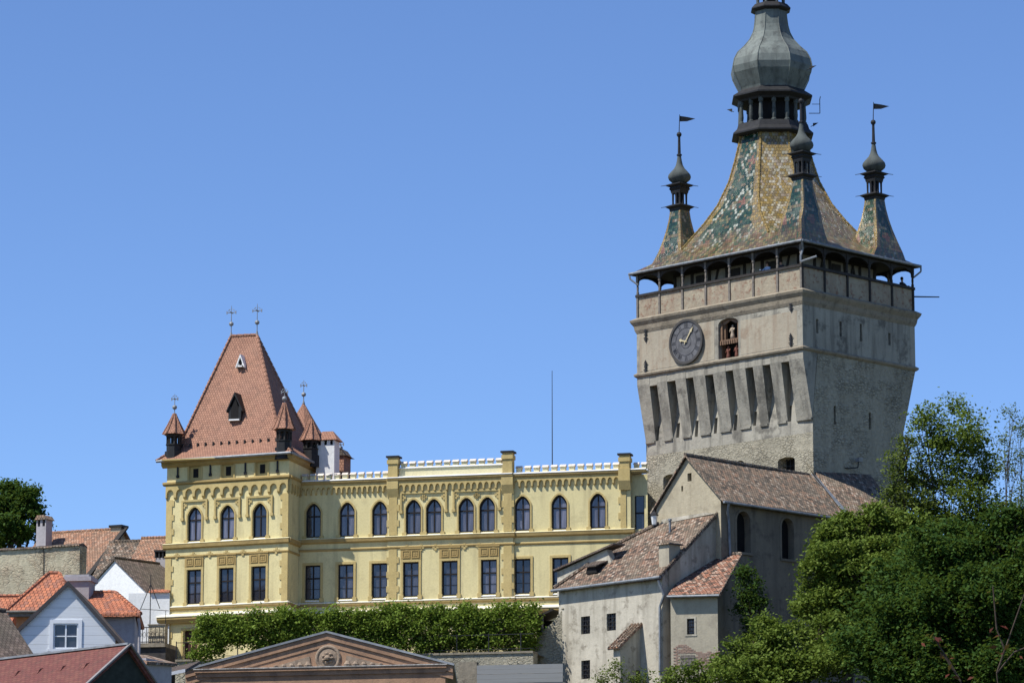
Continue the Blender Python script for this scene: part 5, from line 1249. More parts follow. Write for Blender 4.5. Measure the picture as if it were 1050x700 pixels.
while zz_ < zbr:                                  # the patch where the render has come off: bricks standing in their courses
    x = aw+.15+(row % 2)*.13
    while x < -.05:
        top = zbr-.25+.22*math.sin(x*2.1)+.1*math.sin(x*5.3)
        if zz_ < top and rngb.random() > .07 and not (ahat[0][0]-.1 < x+.12 < ahat[1][0]+.1 and zz_ < ahat[0][1]+.1): m.box(x, x+.235, -.012-rngb.random()*.02, .02, zz_, zz_+.07)
        x += .26
    zz_ += .085; row += 1
an.put(m, 'exposed_bricks', plaster('old_bricks', (.27, .17, .125), (.33, .23, .18), (.42, .38, .32), .5, 1.5, .03, 9, .3))
m = an.mb(); (hx0, hz1), (hx1, hz0) = ahat
for k in range(5): x = hx0+(hx1-hx0)*k/5; m.box(x+.008, x+(hx1-hx0)/5-.008, -.06, .02, hz0, hz1)
m.box(hx0-.02, hx1+.02, -.085, -.05, hz1-.18, hz1-.08); m.box(hx0-.02, hx1+.02, -.085, -.05, hz0+.1, hz0+.2); an.put(m, 'wooden_hatch', 'wood_grey')
# ------------------------------------------------------------------ ruined wall, planks, terrace, shed
Rf = Frame(at(580, 660, Cf.wd((xl_, yf, 0)).y-.25), -R(16), 0.0)
rb = ground(*Rf.wd((0, 0, 0)).xy)-6
rw = G(Rf, (-1.5, 0, rb), 'ruined_wall', 'crumbling rubble wall sloping up to the whitewashed house', 'wall')
L = [Rf.on(px, py) for px, py in ((582, 622), (577, 624), (570, 634), (563, 641), (556, 650), (548, 657), (542, 664), (534, 671), (527, 678))]
m = rw.mb(); m.wall([(0.1, rb)]+L+[(L[-1][0], rb)], [], F0(0), .5)
for p, q in zip(L, L[1:]): m.face([(q[0], 0, q[1]), (p[0], 0, p[1]), (p[0], 1.0, p[1]), (q[0], 1.0, q[1])][::-1])
m.face([(L[-1][0], 1, rb), (L[-1][0], 0, rb), (L[-1][0], 0, L[-1][1]), (L[-1][0], 1, L[-1][1])]); rw.put(m, 'rubble', 'tower_rough')
m = rw.mb(); rr = random.Random(5)
for p, q in zip(L, L[1:]):
    for k in range(5):
        f = rr.random(); x = p[0]+(q[0]-p[0])*f; z = p[1]+(q[1]-p[1])*f; s_ = rr.uniform(.09, .2); y = rr.uniform(.05, .9)
        m.lathe((x, y, z-.05), [(s_*.6, -.05), (s_, .02), (s_*.8, s_*.55), (s_*.3, s_*.7)], 6, rr.random()*3)
rw.put(m, 'loose_stones', 'tower_rough')
Kf = Frame(at(577.5, 690, 196), -R(12), 0.0); kb = ground(*Kf.wd((0, 0, 0)).xy)-1
pk = G(Kf, (0, 0, kb), 'plank_wall', 'low wall of wide grey weathered boards in front of the rubble wall', 'board wall')
x0, zt_k = Kf.on(489, 681.5); _, zk_ = Kf.on(577, 680); m = pk.mb(); n = int((zk_-kb)/.5)+1
for k in range(n): m.box(x0, -.02, -.02*(k % 2), .08, max(kb, zk_-.5*(k+1)+.015), zk_-.5*k)
pk.put(m, 'boards', 'planks'); m = pk.mb()
for x in (x0+.1, x0/2, -.15): m.box(x-.07, x+.07, .081, .22, kb, zk_-.05)
pk.put(m, 'battens', 'wood_grey')
m = pk.mb(); xq = Kf.on(470, 690)[0]; m.box(xq, x0-.01, .0, .5, kb, zk_+.2); pk.put(m, 'concrete_end', 'stone_trim')
Sf = Frame(at(545, 668, 206.5), -R(14.4), 0.0); tb = ground(*Sf.wd((0, 0, 0)).xy)-4
ts = G(Sf, (0, 0, tb), 'terrace_wall', 'low pale rubble terrace wall under the green hedge below the yellow building', 'wall')
xs0 = Sf.on(180, 672)[0]; _, zt_t = Sf.on(480, 668.5)
m = ts.mb(); m.box(xs0, .1, 0, 1.0, tb, zt_t-.12); ts.put(m, 'rubble', 'tower_rough')
m = ts.mb(); m.box(xs0, .1, -.08, 1.05, zt_t-.118, zt_t); ts.put(m, 'coping', 'stone_trim')
terr = MB(); P = [Sf.wd(p) for p in ((xs0-3, .5, zt_t-.1), (.1, .5, zt_t-.1), (.1, 14, zt_t-.1), (xs0-3, 14, zt_t-.1))]
terr.face(P); to = terr.build('terrace', plain('terrace_gravel', (.22, .19, .15), .95, .3, 4)); to['kind'] = 'structure'
fn = G(Sf, (xs0, -.0, zt_t), 'iron_railing', 'thin dark iron railing along the terrace in front of the hedge', 'railing')
m = fn.mb(); m.box(xs0, .1, .1, .13, zt_t+.98, zt_t+1.02); m.box(xs0, .1, .1, .13, zt_t+.15, zt_t+.18); fn.put(m, 'rails', 'iron')
for k in range(int(-xs0/1.9)+1):
    m = fn.mb(); x = xs0+1.9*k; m.box(x-.025, x+.025, .09, .14, zt_t, zt_t+1.08); fn.put(m, 'post', 'iron')
sd = G(Sf, (-.6, 1.2, zt_t), 'open_shed', 'small dark open shed with a slanting board roof between the hedge and the whitewashed house', 'shed')
x0s, za_ = Sf.on(543, 637, 3.0); x1s, zb_s = Sf.on(569, 624, 3.0)
m = sd.mb(); m.box(x0s, x1s-.1, 4.6, 4.7, zt_t-3, za_+.2); sd.put(m, 'back_wall', 'dark')  # shade inside the shed, put in as a near-black sheet
m = sd.mb(); sheet(m, [(x0s-.2, 2.7, za_), (x1s-.1, 2.7, zb_s), (x1s-.1, 5.0, zb_s), (x0s-.2, 5.0, za_)], .12); sd.put(m, 'roof', 'wood')
m = sd.mb(); m.box(x0s, x0s+.1, 2.85, 2.95, zt_t, za_-.05); m.box((x0s+x1s)/2, (x0s+x1s)/2+.1, 2.85, 2.95, zt_t-2, (za_+zb_s)/2); sd.put(m, 'posts', 'wood_grey')
# ------------------------------------------------------------------ street lamp and floodlight
lp = Cf._hit(671, 539, 1, -.5); lb = Cf.wd(lp)
sl_o = thing('wall_lantern', 'white glass street lantern on a dark post beside the gable of the stone hall', 'street lamp', loc=(lb.x, lb.y, lb.z-3.0))
m = MB(); m.tube((0, 0, 0), (0, 0, 3.05), .05, .04, 8); m.build('post', 'iron', sl_o)
m = MB(); m.lathe((0, 0, 3.05), [(.10, 0), (.14, .06), (.20, .55)], 6); m.build('lantern_glass', plain('milky_glass', (.6, .62, .62), .3, .05), sl_o, False)
m = MB(); m.lathe((0, 0, 3.05), [(.25, .55), (.25, .6), (.14, .74), (.05, .8), (.05, .9)], 6); m.lathe((0, 0, 3.0), [(.05, 0), (.12, .05)], 6); m.build('lantern_cap', 'iron', sl_o)
fy, fz = T.onx(866, 478, 0.0)
fl = thing('floodlight', 'small floodlight on a bent bracket fixed to the shaded side of the clock tower', 'floodlight', loc=T.wd((0, fy, fz)), rz=T.a)
m = MB(); m.path([(0, 0, -.1), (.12, .3, -.1), (.3, .9, .0), (.3, .95, .35)], .035); m.build('bracket', 'iron', fl); m = MB(); m.prism([(.2, .8, .35), (.45, .8, .35), (.5, .8, .6), (.2, .8, .55)], (0, .35, 0)); m.build('lamp_head', 'greymetal', fl)
# ------------------------------------------------------------------ BUILDING WITH THE PEDIMENT
Pf = Frame(at(463, 680, 176), -R(13), 0.0); pb = ground(*Pf.wd((-9, 0, 0)).xy)-2
pd = G(Pf, (Pf.on(326, 680)[0], 0, pb), 'pediment_building', 'brown building front with a wide low triangular pediment and carved round medallion', 'building')
xpl, zpl = Pf.on(188.5, 685, -.35); xpr, zpr = Pf.on(463, 680, -.35); xpa, zpa = Pf.on(336.7, 645.7, -.35); zbase_ = (zpl+zpr)/2
xpa = (xpl+xpr)/2*.25+xpa*.75
zc_p = Pf.on(330, 689.5)[1]
m = pd.mb(); m.wall([(xpl+.6, pb), (xpr-.4, pb), (xpr-.4, zbase_-.1), (xpa, zpa-.3), (xpl+.6, zbase_-.1)], [], F0(0)); m.face([(xpr-.4, 0, pb), (xpr-3.3, 12, pb), (xpr-3.3, 12, zbase_-.1), (xpr-.4, 0, zbase_-.1)]); m.face([(xpl+.6, 12, pb), (xpl+.6, 0, pb), (xpl+.6, 0, zbase_-.1), (xpl+.6, 12, zbase_-.1)]); pd.put(m, 'wall', 'pediment')
def rake(mb, dz0, dz1, y0, y1, e=0.0):
    """raking band below the roof edge: between dz0 and dz1 under the slope"""
    for (xe, s_) in ((xpl, -1), (xpr, 1)):
        P = [(xe+s_*e, zbase_-dz0), (xpa, zpa-dz0), (xpa, zpa-dz1), (xe+s_*e, zbase_-dz1)]
        mb.prism([(x, y0, z) for x, z in P], (0, y1-y0, 0))
m = pd.mb()
for (xe, s_) in ((xpl, -1), (xpr, 1)): sheet(m, [(xe+s_*.1, -.20, zbase_), (xpa, -.20, zpa), (xpa-2.6, 12, zpa), (xe+s_*.1-2.8, 12, zbase_)], .10)
pd.put(m, 'metal_roof', 'greymetal')
m = pd.mb(); rake(m, .12, .42, -.12, .02); rake(m, .425, .75, -.04, .02); pd.put(m, 'raking_cornice', 'pediment')
m = pd.mb(); m.box(xpl+.5, xpr-.3, -.20, .02, zc_p+.12, zc_p+.26); m.box(xpl+.55, xpr-.35, -.1, .02, zc_p-.1, zc_p+.118); pd.put(m, 'cornice', 'pediment')
m = pd.mb(); m.box(xpl+.45, xpr-.25, -.24, .0, zc_p+.262, zc_p+.31); pd.put(m, 'cornice_flashing', plain('pale_bird_streaked_ledge', (.38, .36, .33), .8, .5, 6))
mc = Pf.on(336.5, 674.5); m = pd.mb(); m.xf = m.xf @ Matrix.Translation((mc[0], -.02, mc[1])) @ Matrix.Rotation(R(90), 4, 'X')
m.lathe((0, 0, 0), [(.66, -.05), (.66, .03), (.6, .07), (.54, .07), (.48, .02)], 20); m.lathe((0, 0, 0), [(.47, .0), (.47, .03), (.3, .07), (.02, .09)], 12); med = pd.put(m, 'medallion', 'medallion_stone')
m = pd.mb(); rr = random.Random(9)
for k in range(7):
    a = 2*math.pi*k/7; m.lathe((mc[0]+.22*math.cos(a), -.1, mc[1]+.22*math.sin(a)-.08), [(.02, 0), (.09, .03), (.11, .1), (.05, .16)], 8)
m.lathe((mc[0], -.12, mc[1]-.12), [(.03, 0), (.16, .05), (.18, .14), (.1, .26), (.02, .3)], 10); pd.put(m, 'carved_rosette', 'medallion_stone', med)
for s_ in (-1, 1):                                  # carved scrolls lying either side of the medallion
    m = pd.mb(); P = [(mc[0]+s_*.85, mc[1]-.45), (mc[0]+s_*3.1, mc[1]-.45), (mc[0]+s_*.95, mc[1]+.12)]; m.prism([(x, -.05, z) for x, z in P], (0, .06, 0))
    for k in range(5): x = mc[0]+s_*(1.0+.42*k); m.lathe((x, -.06, mc[1]-.44), [(.16-.02*k, 0), (.2-.025*k, .12), (.08, .3-.04*k)], 8)
    pd.put(m, 'carved_scroll', 'medallion_stone')
# ------------------------------------------------------------------ THE HOUSES ON THE LEFT
def gable_house(name, label, cat, fr, x0, x1, zr, yr, y0, z0, y1, z1, base, wallm, roofm, ov=.35, th=.14, ridge=True, wall_front=True, windows=None):
    """ridge along x at y = yr (height zr); eaves at y0 / z0 (towards us) and y1 / z1 (behind)"""
    g = G(fr, ((x0+x1)/2, y0, base), name, label, cat)
    m = g.mb(); dz0 = (zr-z0)/(yr-y0); dz1 = (zr-z1)/(y1-yr); k = .02
    m.wall([(y0+ov, base), (y1-ov, base), (y1-ov, z1+dz1*ov-th), (yr, zr-th), (y0+ov, z0+dz0*ov-th)], [], FX(x1-ov))
    m.face([(x0+ov, y0+ov, base), (x1-ov, y0+ov, base), (x1-ov, y0+ov, z0+dz0*ov-th), (x0+ov, y0+ov, z0+dz0*ov-th)])
    m.face([(x0+ov, y1-ov, base), (x0+ov, y0+ov, base), (x0+ov, y0+ov, z0+dz0*ov-th), (x0+ov, yr, zr-th), (x0+ov, y1-ov, z1+dz1*ov-th)])
    g.put(m, 'wall', wallm)
    m = g.mb(); sheet(m, [(x0, y0, z0), (x1, y0, z0), (x1, yr, zr), (x0, yr, zr)], th); sheet(m, [(x1, y1, z1), (x0, y1, z1), (x0, yr+.01, zr-.004), (x1, yr+.01, zr-.004)], th)
    r = g.put(m, 'roof', roofm)
    if ridge: m = g.mb(); ridge_row(m, (x0, yr, zr+.03), (x1, yr, zr+.03), .12); g.put(m, 'ridge_tiles', roofm, r)
    g.roof = r; g.dz0 = dz0
    return g
# --- red-brown shingled roof in the corner, nearest of all
F1 = Frame(at(133, 660, 142), -R(47), 0.0)
yv_, zv_ = F1.onx(89, 700, 0); sl3 = zv_/-1
zr1 = F1.on(133, 660)[1]; slp = (zr1-zv_)/(0-yv_); yb4, zb4_ = F1.onx(152, 688, 0); slb = (zr1-zb4_)/yb4
b1 = ground(*F1.wd((-5, -3, 0)).xy)-2
h1 = gable_house('shingled_house', 'red-brown shingled roof of the nearest house, filling the bottom left corner', 'house', F1, -16, 0, zr1, 0, -5.2, zr1-5.2*slp, 3.6, zr1-3.6*slb, b1, plain('dark_green_boarding', (.030, .036, .030), .8, .3, 4), 'bitumen', .18, .16, False)
m = h1.mb(); m.beam((0.03, 0, zr1+.0), (0.03, -5.2, zr1-5.2*slp), .06, .16, (1, 0, 0)); m.beam((0.03, 0, zr1), (0.03, 3.6, zr1-3.6*slb), .06, .16, (1, 0, 0)); h1.put(m, 'bargeboard', plain('grey_metal_verge', (.22, .20, .19), .5))
m = h1.mb(); m.box(-16, .02, -.12, .12, zr1-.02, zr1+.06); h1.put(m, 'ridge_cap', 'greymetal')
for k in range(7):
    x = -1.6-1.55*k; y = -1.0; z = zr1+y*slp; m = h1.mb(); m.prism([(x-.16, y-.18, z-.18*slp+.01), (x+.16, y-.18, z-.18*slp+.01), (x+.12, y, z+.10), (x-.12, y, z+.10)], (0, .22, .05)); h1.put(m, 'snow_stop', 'bitumen')
# --- grey boarded gable
F2 = Frame(at(70, 596, 165), 0.0, 0.0)
zt5 = F2.on(70, 595.5)[1]; xL5, zL5 = F2.on(11, 651.7); xR5, zR5 = F2.on(123.5, 657); b2 = ground(*F2.wd((0, 0, 0)).xy)-3
gg = G(F2, (0, 0, b2), 'boarded_gable_house', 'house with a pale grey boarded gable and one white framed window', 'house')
wx0, wz1 = F2.on(54.5, 638.5, .0); wx1, wz0 = F2.on(79.5, 664.5, .0)
sL, sR = (zt5-zL5)/(0-xL5), (zt5-zR5)/xR5; gy = .14
zl6, zr6 = zt5+(xL5+.25)*sL, zt5-(xR5-.25)*sR
xLo, xRo = xL5+.25, xR5-.25
m = gg.mb(); m.wall([(xLo, zl6-.15), (xRo, zr6-.15), (0, zt5-.15)] if False else [(xLo, b2), (xRo, b2), (xRo, zr6-.15), (0, zt5-.15), (xLo, zl6-.15)], [rect(wx0, wx1, wz0, wz1)], F0(gy), .15); m.face([(xRo, gy, b2), (xRo, 9, b2), (xRo, 9, zr6-.15), (xRo, gy, zr6-.15)]); m.face([(xLo, 9, b2), (xLo, gy, b2), (xLo, gy, zl6-.15), (xLo, 9, zl6-.15)]); m.face([(xRo, 9, b2), (xLo, 9, b2), (xLo, 9, zl6-.15), (0, 9, zt5-.15), (xRo, 9, zr6-.15)])
gg.put(m, 'wall', 'siding')
m = gg.mb(); sheet(m, [(xL5, 0, zL5), (0, 0, zt5), (0, 9.2, zt5), (xL5, 9.2, zL5)], .12); sheet(m, [(0, 0, zt5-.002), (xR5, 0, zR5), (xR5, 9.2, zR5), (0, 9.2, zt5-.002)], .12); gg.put(m, 'roof', 'tile_dark')
m = gg.mb(); e = .1
m.prism([(xL5-.05, -.04, zL5-.22), (0, -.04, zt5-.20), (0, -.04, zt5+.02), (xL5-.05, -.04, zL5+.0)], (0, .06, 0)); m.prism([(0, -.04, zt5-.20), (xR5+.05, -.04, zR5-.22), (xR5+.05, -.04, zR5), (0, -.04, zt5+.02)], (0, .06, 0)); gg.put(m, 'bargeboard', plain('dark_bargeboard', (.055, .05, .052), .7))
ww = wood_window(gg, wx0, wx1, wz0, wz1, gy, 'framewhite', (2, 2), .06)
m = gg.mb(); fw = .17
for q in ((wx0-fw, wx0, wz0, wz1), (wx1, wx1+fw, wz0, wz1), (wx0-fw, wx1+fw, wz1, wz1+fw), (wx0-fw-.08, wx1+fw+.08, wz0-.12, wz0)): m.box(q[0], q[1], gy-.05, gy+.02, q[2], q[3])
gg.put(m, 'window_surround', 'framewhite', ww)
# --- orange roofs
F3 = Frame(at(37, 624.5, 176), -R(6), 0.0); b3 = ground(*F3.wd((0, 0, 0)).xy)-3
o1 = G(F3, (0, 0, b3), 'orange_house', 'house with a bright orange tile roof and flaking orange wall, left behind the boarded gable', 'house')
xl7, ze7 = F3.on(6.5, 625.5); q1 = F3._hit(50, 587.6, 1, 3.4); xr7 = F3.on(76, 624.5)[0]
RL7, RR7 = (q1.x, 3.4, q1.z), (q1.x+.55, 3.4, q1.z)
m = o1.mb(); P7 = [(xl7, 0, ze7), (xr7, 0, ze7), (xr7, 6.8, ze7), (xl7, 6.8, ze7)]
sheet(m, [P7[0], P7[1], RR7, RL7], .14); sheet(m, [P7[2], P7[3], RL7, RR7], .14); sheet(m, [P7[3], P7[0], RL7], .14); sheet(m, [P7[1], P7[2], RR7], .14); rf7 = o1.put(m, 'roof', 'tile_new')
m = o1.mb(); ridge_row(m, P7[0], RL7, .12); ridge_row(m, P7[1], RR7, .12); ridge_row(m, RL7, RR7, .13); o1.put(m, 'hip_tiles', 'tile_new', rf7)
m = o1.mb(); m.box(xl7+.4, xr7-.4, .45, 6.4, b3, ze7-.02); o1.put(m, 'wall', 'orangewall')
m = o1.mb(); m.tube((xl7, -.08, ze7-.08), (xr7, -.08, ze7-.08), .07, .07, 8); m.box(xl7+.1, xr7-.1, .0, .45, ze7-.3, ze7-.14); o1.put(m, 'eaves', 'wood_grey')
F4 = Frame(at(10, 637, 180), -R(3), 0.0); b4 = ground(*F4.wd((0, 0, 0)).xy)-3
z4, z5 = F4.on(10, 637)[1], F4.on(10, 611.5, 2.6)[1]; xr8 = F4.on(23, 611, 2.6)[0]
gable_house('low_orange_house', 'low house with a faded orange tile roof cut by the left edge', 'house', F4, -5, xr8, z5, 2.6, 0, z4, 5.2, z4, b4, 'orangewall', 'tile_new', .3, .14)
F5 = Frame(at(144, 628.5, 178), -R(8), 0.0); b5 = ground(*F5.wd((0, 0, 0)).xy)-3
o2 = G(F5, (-1.5, 0, b5), 'hipped_orange_house', 'lilac house with a bright orange hipped tile roof, right behind the boarded gable', 'house')
ze8 = F5.on(144, 628.8)[1]; xl8 = F5.on(70, 633)[0]; q2 = F5._hit(118, 606, 1, 3.2); q3 = F5._hit(84, 608, 1, 3.2); zr8 = (q2.z+q3.z)/2
P8 = [(xl8, 0, ze8), (0, 0, ze8), (-1.35, 6.4, ze8), (xl8, 6.4, ze8)]; A8, B8 = (xl8, 3.2, zr8), (q2.x, 3.2, zr8)
m = o2.mb(); sheet(m, [P8[0], P8[1], B8, A8], .14); sheet(m, [P8[2], P8[3], A8, B8], .14); sheet(m, [P8[1], P8[2], B8], .14); rf8 = o2.put(m, 'roof', 'tile_new')
m = o2.mb(); ridge_row(m, P8[1], B8, .12); ridge_row(m, A8, B8, .12); rag_eave(m, P8[0], P8[1]); o2.put(m, 'ridge_tiles', 'tile_new', rf8)
m = o2.mb(); m.prism([(xl8+.3, .4, b5), (-.38, .4, b5), (-1.6, 6.0, b5), (xl8+.3, 6.0, b5)], (0, 0, ze8-.02-b5)); o2.put(m, 'wall', 'lilac')
m = o2.mb(); m.path([(-.15, .2, ze8-.2), (-.12, .34, ze8-.6), (-.12, .34, b5)], .07, 8); o2.put(m, 'downpipe', 'lilac')
yk2 = 2.2; x0, zt_ = F5.on(64, 590, yk2); x1, _ = F5.on(93, 590, yk2); zb_c = F5.on(80, 618, yk2)[1]
m = o2.mb(); m.box(x0+.08, x1-.08, yk2, yk2+1.2, zb_c-1.5, zt_-.28); ck = o2.put(m, 'chimney', 'lilac'); m = o2.mb(); m.box(x0-.05, x1+.05, yk2-.12, yk2+1.32, zt_-.28, zt_-.06); m.box(x0+.1, x1-.1, yk2+.05, yk2+1.1, zt_-.06, zt_+.06); o2.put(m, 'chimney_cap', 'lilac', ck)
# --- old rubble wall
F6 = Frame(at(82, 557, 212), -R(15), 0.0); b6 = ground(*F6.wd((0, 0, 0)).xy)-5
sw_ = G(F6, (-3, 0, b6), 'old_town_wall', 'thick old town wall of rubble with peeling beige render, behind the orange roofs', 'wall')
zt6 = F6.on(82, 557.5)[1]; zt7 = F6.on(0, 563)[1]; xw7 = F6.on(0, 563)[0]
m = sw_.mb(); m.prism([(0, 0, b6), (0, 0, zt6-.1), (xw7-4, 0, zt7-.25), (xw7-4, 0, b6)], (0, 1.1, 0)); sw_.put(m, 'rubble', 'wallstone')
m = sw_.mb(); n = 16
for k in range(n):
    xa_, xb_ = (xw7-4)*k/n, (xw7-4)*(k+1)/n; z_ = zt6+(zt7-zt6)*xa_/xw7; m.prism([(xa_-.01, -.12, z_-.1), (xa_-.01, -.12, z_-.02), (xa_-.01, .55, z_+.12), (xa_-.01, 1.2, z_-.02), (xa_-.01, 1.2, z_-.1)], (xb_-xa_+.02, 0, rng.uniform(-.03, .03)))
sw_.put(m, 'coping_tiles', 'tile_old')
xc_, zc6 = F6.on(45, 560); m = sw_.mb(); m.tube((xc_, -.04, zc6), (xc_+.05, -.04, zc6-3.4), .02, .02, 5); sw_.put(m, 'cable', 'iron')
# --- old brown roofs behind it
F7 = Frame(at(128, 542, 240), -R(24), 0.0); b7 = ground(*F7.wd((0, 0, 0)).xy)-4
zr7 = F7.on(128, 542)[1]; y7, z7 = F7.onx(92, 588, 0); s7 = (zr7-z7)/-y7; xl9 = F7.on(44, 547)[0]
h7 = gable_house('old_tiled_house', 'old house with a broad worn red-brown tile roof and two chimneys, above the town wall', 'house', F7, xl9, 0, zr7, 0, y7-1, zr7+(y7-1)*s7, 4, zr7-4*s7, b7, 'beige', 'tile_leaf', .3)
m = h7.mb(); m.beam((.05, 0, zr7+.05), (.05, y7-1, zr7+(y7-1)*s7+.05), .12, .35, (1, 0, 0)); h7.put(m, 'dark_verge', 'wood', h7.roof)
m = h7.mb(); m.face([(-.02, .02, zr7+.1), (.45, 2.6, zr7-2.0), (.45, 2.6, zr7-3.0), (-.02, .02, zr7-1)]) if False else m.box(-.3, 0, .3, 3, zr7-2.6, zr7-1.2); h7.put(m, 'gable_boarding', 'lilac')
def chimney(g, x, y, w_, d_, z0_, z1_, mt, pots=True, cap='tile_old'):
    m = g.mb(); m.box(x-w_/2, x+w_/2, y, y+d_, z0_, z1_-.75); n = 2; ww_ = w_/n
    for k in range(n+1): m.box(x-w_/2+k*ww_-(.09 if k else 0), x-w_/2+k*ww_+(.09 if k < n else 0), y, y+d_, z1_-.75, z1_-.3)
    c = g.put(m, 'chimney', mt); m = g.mb(); m.box(x-w_/2+.05, x+w_/2-.05, y+.12, y+d_-.1, z1_-.76, z1_-.31); g.put(m, 'flue', 'dark', c)
    m = g.mb(); m.prism([(x-w_/2-.12, y-.12, z1_-.3), (x+w_/2+.12, y-.12, z1_-.3), (x+w_/2-.1, y-.12, z1_), (x-w_/2+.1, y-.12, z1_)], (0, d_+.24, 0)); g.put(m, 'chimney_cap', cap, c); return c
yq = -2.2; xq, zq1 = F7.on(42.5, 528, yq); chimney(h7, xq, yq, .75, .8, zr7-2.6, zq1, 'lilac')
yq = -.2; xq, zq1 = F7.on(119, 538, yq); m = h7.mb(); m.box(xq-.38, xq+.38, yq, yq+.7, zr7-1, zq1-.15); c_ = h7.put(m, 'chimney', 'beige'); m = h7.mb(); m.box(xq-.5, xq+.5, yq-.12, yq+.82, zq1-.15, zq1); h7.put(m, 'chimney_cap', 'lead', c_)
F8 = Frame(at(147, 555, 237), -R(14), 0.0); b8 = ground(*F8.wd((0, 0, 0)).xy)-3
zr9 = F8.on(147, 554.5)[1]; y8 = -6.0; z8 = F8.onx(104, 606, -1.2)[1]
gable_house('brown_tiled_house', 'house with a dull brown tile roof between the old tiled house and the white gable', 'house', F8, F8.on(112, 556)[0], 0, zr9, 0, y8, zr9-5.2, 4, zr9-3.5, b8, 'beige', 'tile_old', .3)
F9 = Frame(at(176, 551, 236), -R(14), 0.0); zr10 = F9.on(172, 551)[1]; b9 = ground(*F9.wd((0, 0, 0)).xy)-3
h9 = gable_house('red_tiled_house', 'house with a worn red tile roof touching the corner wing of the yellow building', 'house', F9, F9.on(145, 556)[0], F9.on(174, 555)[0], zr10, 0, -5.5, zr10-4.6, 4, zr10-3.3, b9, 'beige', 'tile_leaf', .25)
yq = -6.5; xq, zq1 = F9.on(166, 563.5, yq); m = h9.mb(); m.box(xq-.40, xq+.33, yq, yq+.8, zr10-6.5, zq1-.5); c_ = h9.put(m, 'chimney', 'lilac'); m = h9.mb()
for k in range(4): m.box(xq-.42+.25*k-.05, xq-.42+.25*k+.05, yq-.05, yq+.85, zq1-.5, zq1-.12)
m.box(xq-.5, xq+.43, yq-.1, yq+.9, zq1-.12, zq1); h9.put(m, 'chimney_cap', 'lead', c_); m = h9.mb(); m.box(xq-.36, xq+.3, yq+.1, yq+.7, zq1-.5, zq1-.12); h9.put(m, 'flue', 'dark', c_)
# --- white gable house
FA = Frame(at(151, 604.6, 224.5), -R(40), 0.0); bA = ground(*FA.wd((0, 0, 0)).xy)-5
zeA = FA.on(151, 604.6)[1]; xaA, zaA = FA.on(118, 571.8); xlA, zlA = FA.on(97, 594.5)
gA = G(FA, (xaA, 0, bA), 'white_gable_house', 'house with a plain bright white gable and dark brown tile roof', 'house')
m = gA.mb(); m.wall([(xlA, bA), (0, bA), (0, zeA-.12), (xaA, zaA-.12), (xlA, zlA-.12)], [], F0(0)); m.face([(0, 0, bA), (0, 8, bA), (0, 8, zeA-.12), (0, 0, zeA-.12)]); m.face([(xlA, 8, bA), (xlA, 0, bA), (xlA, 0, zlA-.12), (xlA, 8, zlA-.12)]); gA.put(m, 'wall', 'white')
m = gA.mb(); sA = (zaA-zeA)/-xaA; sheet(m, [(xaA, -.12, zaA), (.35, -.12, zeA-.35*sA), (.35, 8.2, zeA-.35*sA), (xaA, 8.2, zaA)], .12); sheet(m, [(xlA-.2, -.12, zlA-.2), (xaA, -.12, zaA-.003), (xaA, 8.2, zaA-.003), (xlA-.2, 8.2, zlA-.2)], .12); rA = gA.put(m, 'roof', 'tile_dark')
m = gA.mb(); ridge_row(m, (xaA, -.12, zaA+.02), (xaA, 8.2, zaA+.02), .1); gA.put(m, 'ridge_tiles', 'tile_dark', rA)
FB = Frame(at(172, 605, 223.5), -R(10), 0.0); bB = ground(*FB.wd((0, 0, 0)).xy)-5
wB = G(FB, (-.5, 0, bB), 'white_garden_wall', 'white garden wall with red coping tiles beside the corner wing', 'wall')
xB0 = FB.on(132, 606)[0]; xB1 = FB.on(174, 606)[0]; zB = FB.on(160, 604.5)[1]; xBm = FB.on(153, 606)[0]
m = wB.mb(); m.box(xB0, xB1, 0, .5, bB, zB-.18); wB.put(m, 'wall', 'white')
m = wB.mb(); m.prism([(xBm, -.15, zB-.18), (xBm, -.15, zB-.12), (xBm, .25, zB+.06), (xBm, .65, zB-.12), (xBm, .65, zB-.18)], (xB1-xBm, 0, 0)); wB.put(m, 'coping_tiles', 'tile_new')
# --- small terrace with stone pier, railing and tripod
FC = Frame(at(170, 641, 221), -R(12), 0.0); bC = ground(*FC.wd((0, 0, 0)).xy)-4
zC = FC.on(157, 659)[1]; xc0, xc1 = FC.on(140, 650)[0], FC.on(170, 650)[0]
tC = G(FC, ((xc0+xc1)/2, 0, bC), 'small_stone_terrace', 'small dark stone terrace left of the corner wing', 'terrace')
m = tC.mb(); m.box(xc0, xc1, 0, 2.8, bC, zC-.25); tC.put(m, 'dark_wall', plain('near_black_wall', (.055, .05, .048), .9, .4, 3)); m = tC.mb(); m.box(xc0-.15, xc1, -.15, 2.9, zC-.248, zC); tC.put(m, 'slab', 'stone_trim')  # near-black wall under a lighter slab
px0, px1 = FC.on(144.5, 650)[0], FC.on(167, 650)[0]; zpt = FC.on(156, 640)[1]
sp = G(FC, ((px0+px1)/2, .4, zC), 'rubble_pier', 'short rubble stone parapet standing on the small terrace', 'parapet'); m = sp.mb(); m.box(px0+.35, px1, .4, 1.0, zC+.002, zpt); sp.put(m, 'stonework', 'wallstone'); m = sp.mb(); m.box(px0+.3, px1+.05, .35, 1.05, zpt+.002, zpt+.07); sp.put(m, 'coping', 'stone_trim')
rl = G(FC, ((px0+px1)/2, .15, zC), 'terrace_railing', 'dark iron railing with curled bars on the small terrace', 'railing'); zr_t = FC.on(150, 624)[1]
m = rl.mb()
for z in (zC+.1, zC+1.0): m.beam((px0-.5, .15, z), (px1, .15, z), .05)
rl.put(m, 'rails', 'iron'); m = rl.mb()
